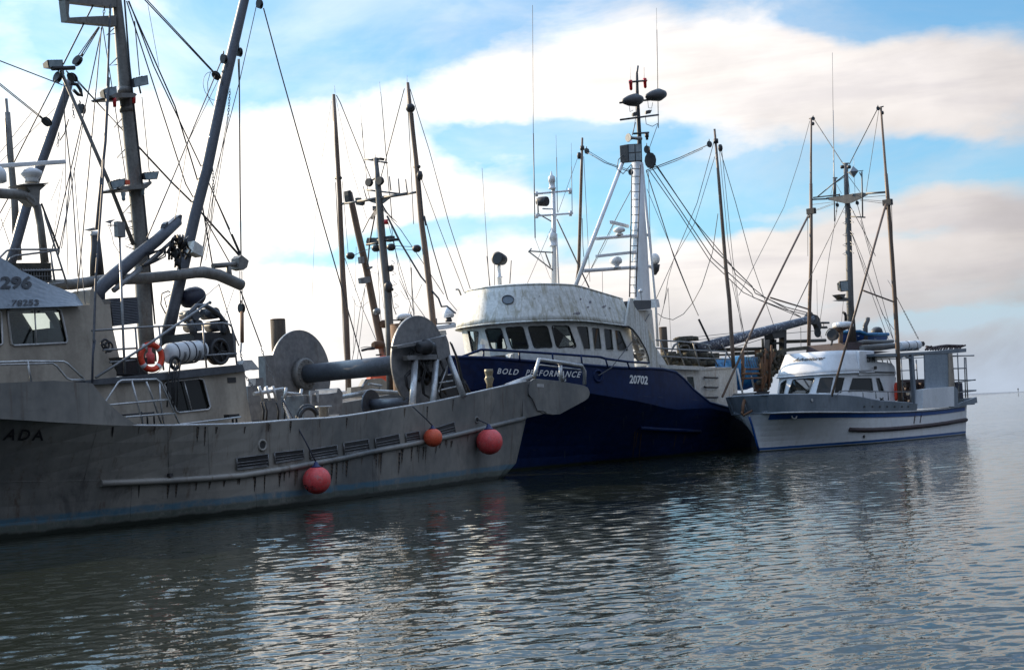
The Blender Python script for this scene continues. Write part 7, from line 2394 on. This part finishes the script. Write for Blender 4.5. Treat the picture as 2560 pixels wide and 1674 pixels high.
# poles and boom
m = M().tube([G(c6(222, 230)), G(c6(250, 700)), G(c6(285, 1300)), G(c6(292, 1556)), G(c7(300, 600)), G(c7(330, 1000)), G(c7(350, 1500)), G(c7(355, 1700))], [.08, .11, .125, .135, .15, .155, .155, .155], 10)
build('trolling_pole', m, POLE, boat4)
m = M().tube([G(c6(980, 110)), G(c6(1005, 370)), G(c6(1065, 900)), G(c6(1120, 1540)), G(c7(1090, 250)), G(c7(1140, 660)), G(c7(1180, 1050)), G(c7(1225, 1690))], [.075, .105, .12, .135, .145, .15, .15, .15], 10)
build('trolling_pole', m, POLE, boat4)
m = M().ball(G(c6(1007, 370)), .24, 10)
for p in (c6(265, 1085), c6(1070, 970)):
    m.tube([G((p[0] - 6, p[1])), G((p[0] + 8, p[1]))], .08, 6)
m.ball(G(c6(1103, 1060)), .2, 8, (.8, .8, 1.5))
build('pole_block', m, BLACK, boat4)
m = M().tube([F4.W(c6(382, 1230), -1.2), F4.W(c6(415, 1380), -1.2), F4.W(c7(445, 150), -1.2), F4.W(c7(530, 520), -1.2), F4.W(c7(640, 1080), -1.2), F4.W(c7(700, 1380), -1.2)], [.16, .17, .18, .19, .20, .20], 10)
o = build('boom', m, POLE, boat4)
m = M()
for q in (((368, 1215), (395, 1208), (412, 1250), (425, 1310), (410, 1335), (378, 1320), (370, 1260)),):
    m.prism([F4.W(c6(*p), -1.35) for p in q], F4.n * .3)
build('boom_head', m, BLACK, o)
m = M().prism([F4.W(c7(*p), -1.45) for p in ((470, 395), (505, 392), (512, 455), (478, 462))], F4.n * .2)
m.prism([F4.W(c7(*p), -1.45) for p in ((472, 600), (562, 585), (570, 640), (520, 655), (480, 655))], F4.n * .2)
m.prism([F4.W(c7(*p), -1.45) for p in ((545, 500), (585, 486), (595, 500), (570, 515), (548, 512))], F4.n * .2)
m.ball(F4.W(c7(630, 928), -1.4), .22, 10)
build('boom_lamp', m, GALV, o)
# hydraulic drums low on the mast, orange hull of a skiff seen under the net drum
m = M()
for x, y, r_ in ((715, 1050, 56), (640, 1255, 50)):
    a = F4.W(c7(x - 45, y), -1.5)
    b = F4.W(c7(x + 50, y - 4), -1.5)
    rr_ = 40 / 3.89 * 74 / 3500
    m.lathe(a, b - a, [(0, rr_ * .7), (.15, rr_), ((b - a).length - .15, rr_), ((b - a).length, rr_ * .8)], 16)
build('power_block', m, RUST, boat4)
m = M().tube([F4.W(c19(215, 480), -1.6), F4.W(c19(330, 450), -1.6), F4.W(c19(480, 440), -1.6)], .07, 7)
m.tube([F4.W(c19(190, 425), -1.6), F4.W(c19(320, 400), -1.6), F4.W(c19(450, 410), -1.6)], .02, 5)
m.prism([F4.W(c19(*p), -1.5) for p in ((570, 560), (640, 555), (645, 590), (575, 590))], F4.n * .2)
build('gurdy_arm', m, BLACK, boat4)
chain(F4, [(c19(690, 300), -1.6), (c19(700, 520), -1.6), (c19(690, 640), -1.6)], boat4)
chain(F4, [(c19(735, 430), -1.6), (c19(745, 600), -1.6)], boat4)
m = M().prism([F4.W(c19(*p), -1.8) for p in ((500, 680), (600, 620), (640, 615), (760, 590), (800, 590), (800, 1160), (660, 1160), (640, 1080), (480, 1080), (390, 1130), (400, 1080))], F4.n * .3)
build('orange_cover', m, ORANGE, boat4)
m = M().prism([F4.W(c19(*p), -2.6) for p in ((-20, 1280), (220, 1250), (300, 1100), (640, 1080), (940, 1290), (1000, 1500), (-20, 1500))], F4.n * .3)
m.prism([F4.W(c19(*p), -2.7) for p in ((610, 1270), (940, 1330), (930, 1360), (610, 1320))], F4.n * .2)
build('deck_gear', m, ALU_HOUSE, boat4)
for pts, r in (
    ([c6(250, 240), c6(290, 315), c6(530, 910), c6(600, 1085)], .018), ([c6(945, 170), c6(780, 800), c6(705, 1080)], .018), ([c6(1005, 175), c6(1200, 800), c6(1400, 1540), c7(1550, 740)], .014), ([c6(970, 150), c6(1000, 700), c6(1040, 1556)], .014), ([c6(1120, 1090), c6(1290, 1556), c7(1480, 740)], .012), ([c6(245, 270), c6(380, 900), c6(560, 1500)], .007), ([c6(200, 300), c6(100, 900), c6(30, 1540), c7(0, 820)], .006), ([c6(1035, 420), c6(1080, 900)], .01), ([c6(240, 1130), c6(262, 1556), c7(262, 300)], .016), ([c6(310, 1120), c6(345, 1556), c7(355, 400)], .010),
    ([c6(215, 260), c6(222, 500)], .04), ([c6(230, 560), c6(242, 880)], .03), ([c6(1100, 1080), c6(1140, 1510)], .03), ([c7(90, 0), c7(140, 200)], .001), ([c7(320, 410), c7(480, 870), c7(625, 1210)], .012), ([c7(390, 780), c7(430, 870), c7(480, 890), c7(550, 830)], .008), ([c7(520, 670), c7(470, 900), c7(410, 1300), c7(390, 1400)], .012), ([c7(515, 690), c7(490, 990), c7(440, 1400)], .010), ([c7(560, 20), c7(490, 160)], .02), ([c7(730, 0), c7(850, 240), c7(1060, 590), c7(1120, 660)], .035), ([c7(1160, 720), c7(1230, 800), c7(1260, 880), c7(1310, 875), c7(1395, 945)], .035), ([c7(770, 30), c7(860, 130), c7(1090, 470), c7(1280, 760)], .014), ([c7(765, 60), c7(850, 560), c7(990, 940)], .012), ([c7(740, 60), c7(830, 400), c7(930, 740), c7(1100, 985)], .012), ([c7(610, 0), c7(560, 260), c7(540, 480)], .03), ([c7(660, 280), c7(500, 340), c7(400, 385)], .012), ([c7(800, 290), c7(1000, 300)], .012), ([c7(800, 320), c7(990, 330)], .010), ([c7(1115, 80), c7(1180, 330), c7(1300, 740), c7(1320, 810)], .02), ([c7(1320, 810), c7(1410, 920)], .012), ([c7(965, 500), c7(975, 800), c7(992, 980)], .018), ([c7(640, 480), c7(660, 900), c7(672, 1010)], .012), ([c7(560, 540), c7(640, 560)], .008), ([c7(850, 620), c7(960, 850), c7(940, 950)], .012), ([c7(770, 720), c7(790, 880), c7(820, 960)], .016), ([c7(430, 300), c7(420, 700), c7(400, 1340)], .007), ([c7(860, 720), c7(920, 810), c7(1010, 800), c7(1070, 660)], .008), ([c7(1090, 0), c7(1110, 90)], .04), ([c7(630, 20), c7(640, 500), c7(700, 900)], .008), ([c7(280, 620), c7(300, 1100), c7(318, 1400)], .008), ([c7(740, 0), c7(950, 420), c7(1000, 960)], .007),
):
    P = [G(p) for p in pts]
    if r >= .005:
        build('stay_wire', M().tube(P, r * 1.35, 5, False), WIRE, boat4)
m = M()
for k in range(7):
    t = k / 6
    m.tube([G(c6(590 + 30 * t, 1500 + 10 * t)), G(c6(690, 1330 + 12 * k))], .012, 5)
    m.tube([G(c6(720, 1350 + 10 * k)), G(c6(800 + 12 * k, 1490 + 8 * k))], .012, 5)
build('ratlines', m, WIRE, boat4)

# =================================================================== mooring piles
for (L_, R_, top, D, lab) in ((675.5, 713, 800, 56, 'rusty brown mooring pile left of the net drum, behind the grey boat'), (975, 1026, 812, 68, 'brown mooring pile behind the net drum\'s right-hand flange'), (1647, 1667, 819, 86, 'short dark mooring pile just right of the navy boat\'s white mast')):
    d = ray(((L_ + R_) / 2, top))
    t = D / d.y
    c_ = EYEP + d * t
    rad = (R_ - L_) / 2 * D / 3500
    e = thing('mooring_pile', Vector((c_.x, c_.y, 0)), 0, lab, 'piling', 'mooring piles standing in the harbour')
    base = Vector((c_.x, c_.y, -3))
    prof = [(0, rad), (2.6, rad), (3.4, rad * 1.01)] + [(3 + (c_.z) * k / 4, rad * (1 + .008 * (-1) ** k)) for k in range(2, 5)]
    build('shaft', M().lathe(base, (0, 0, 1), prof, 24), PILEWOOD if D < 60 or D > 80 else RUST, e)
    build('pile_cap', M().lathe(Vector((c_.x, c_.y, c_.z)), (0, 0, 1), [(0, rad * 1.01), (.03, rad * 1.02), (.05, rad * .9)], 24), RUST, e)

# =================================================================== far shore: a low spit with a few marks on it
m = M()
rows = []
random.seed(3)
for k in range(90):
    x = -900 + 1800 * k / 89
    y = 2300 + 90 * math.sin(k * .21)
    hgt = 1.3 + .6 * math.sin(k * .5) + .5 * random.random()
    rows.append([Vector((x, y - 40, -.5)), Vector((x, y - 12, hgt * .5)), Vector((x, y, hgt)), Vector((x, y + 30, -.5))])
m.loft(rows)
o = build('far_spit', m, mat('pale_far_sand', (.10, .12, .15), (.15, .17, .20), .9, 0, .05))
o['kind'] = 'structure'
o['label'] = 'low pale spit of land along the horizon'
o['category'] = 'shore'
d = ray((2545, 972))
c_ = EYEP + d * (2250 / d.y)
e = thing('channel_beacon', Vector((c_.x, c_.y, 0)), 0, 'tiny dark beacon standing on the horizon at the right edge', 'beacon')
m = M().tube([Vector((c_.x, c_.y, -1)), Vector((c_.x, c_.y, 5))], .5, 8)
m.lathe(Vector((c_.x, c_.y, 4)), (0, 0, 1), [(0, 1.0), (2.2, .9), (2.6, .2)], 10)
build('post', m, BLACK, e)
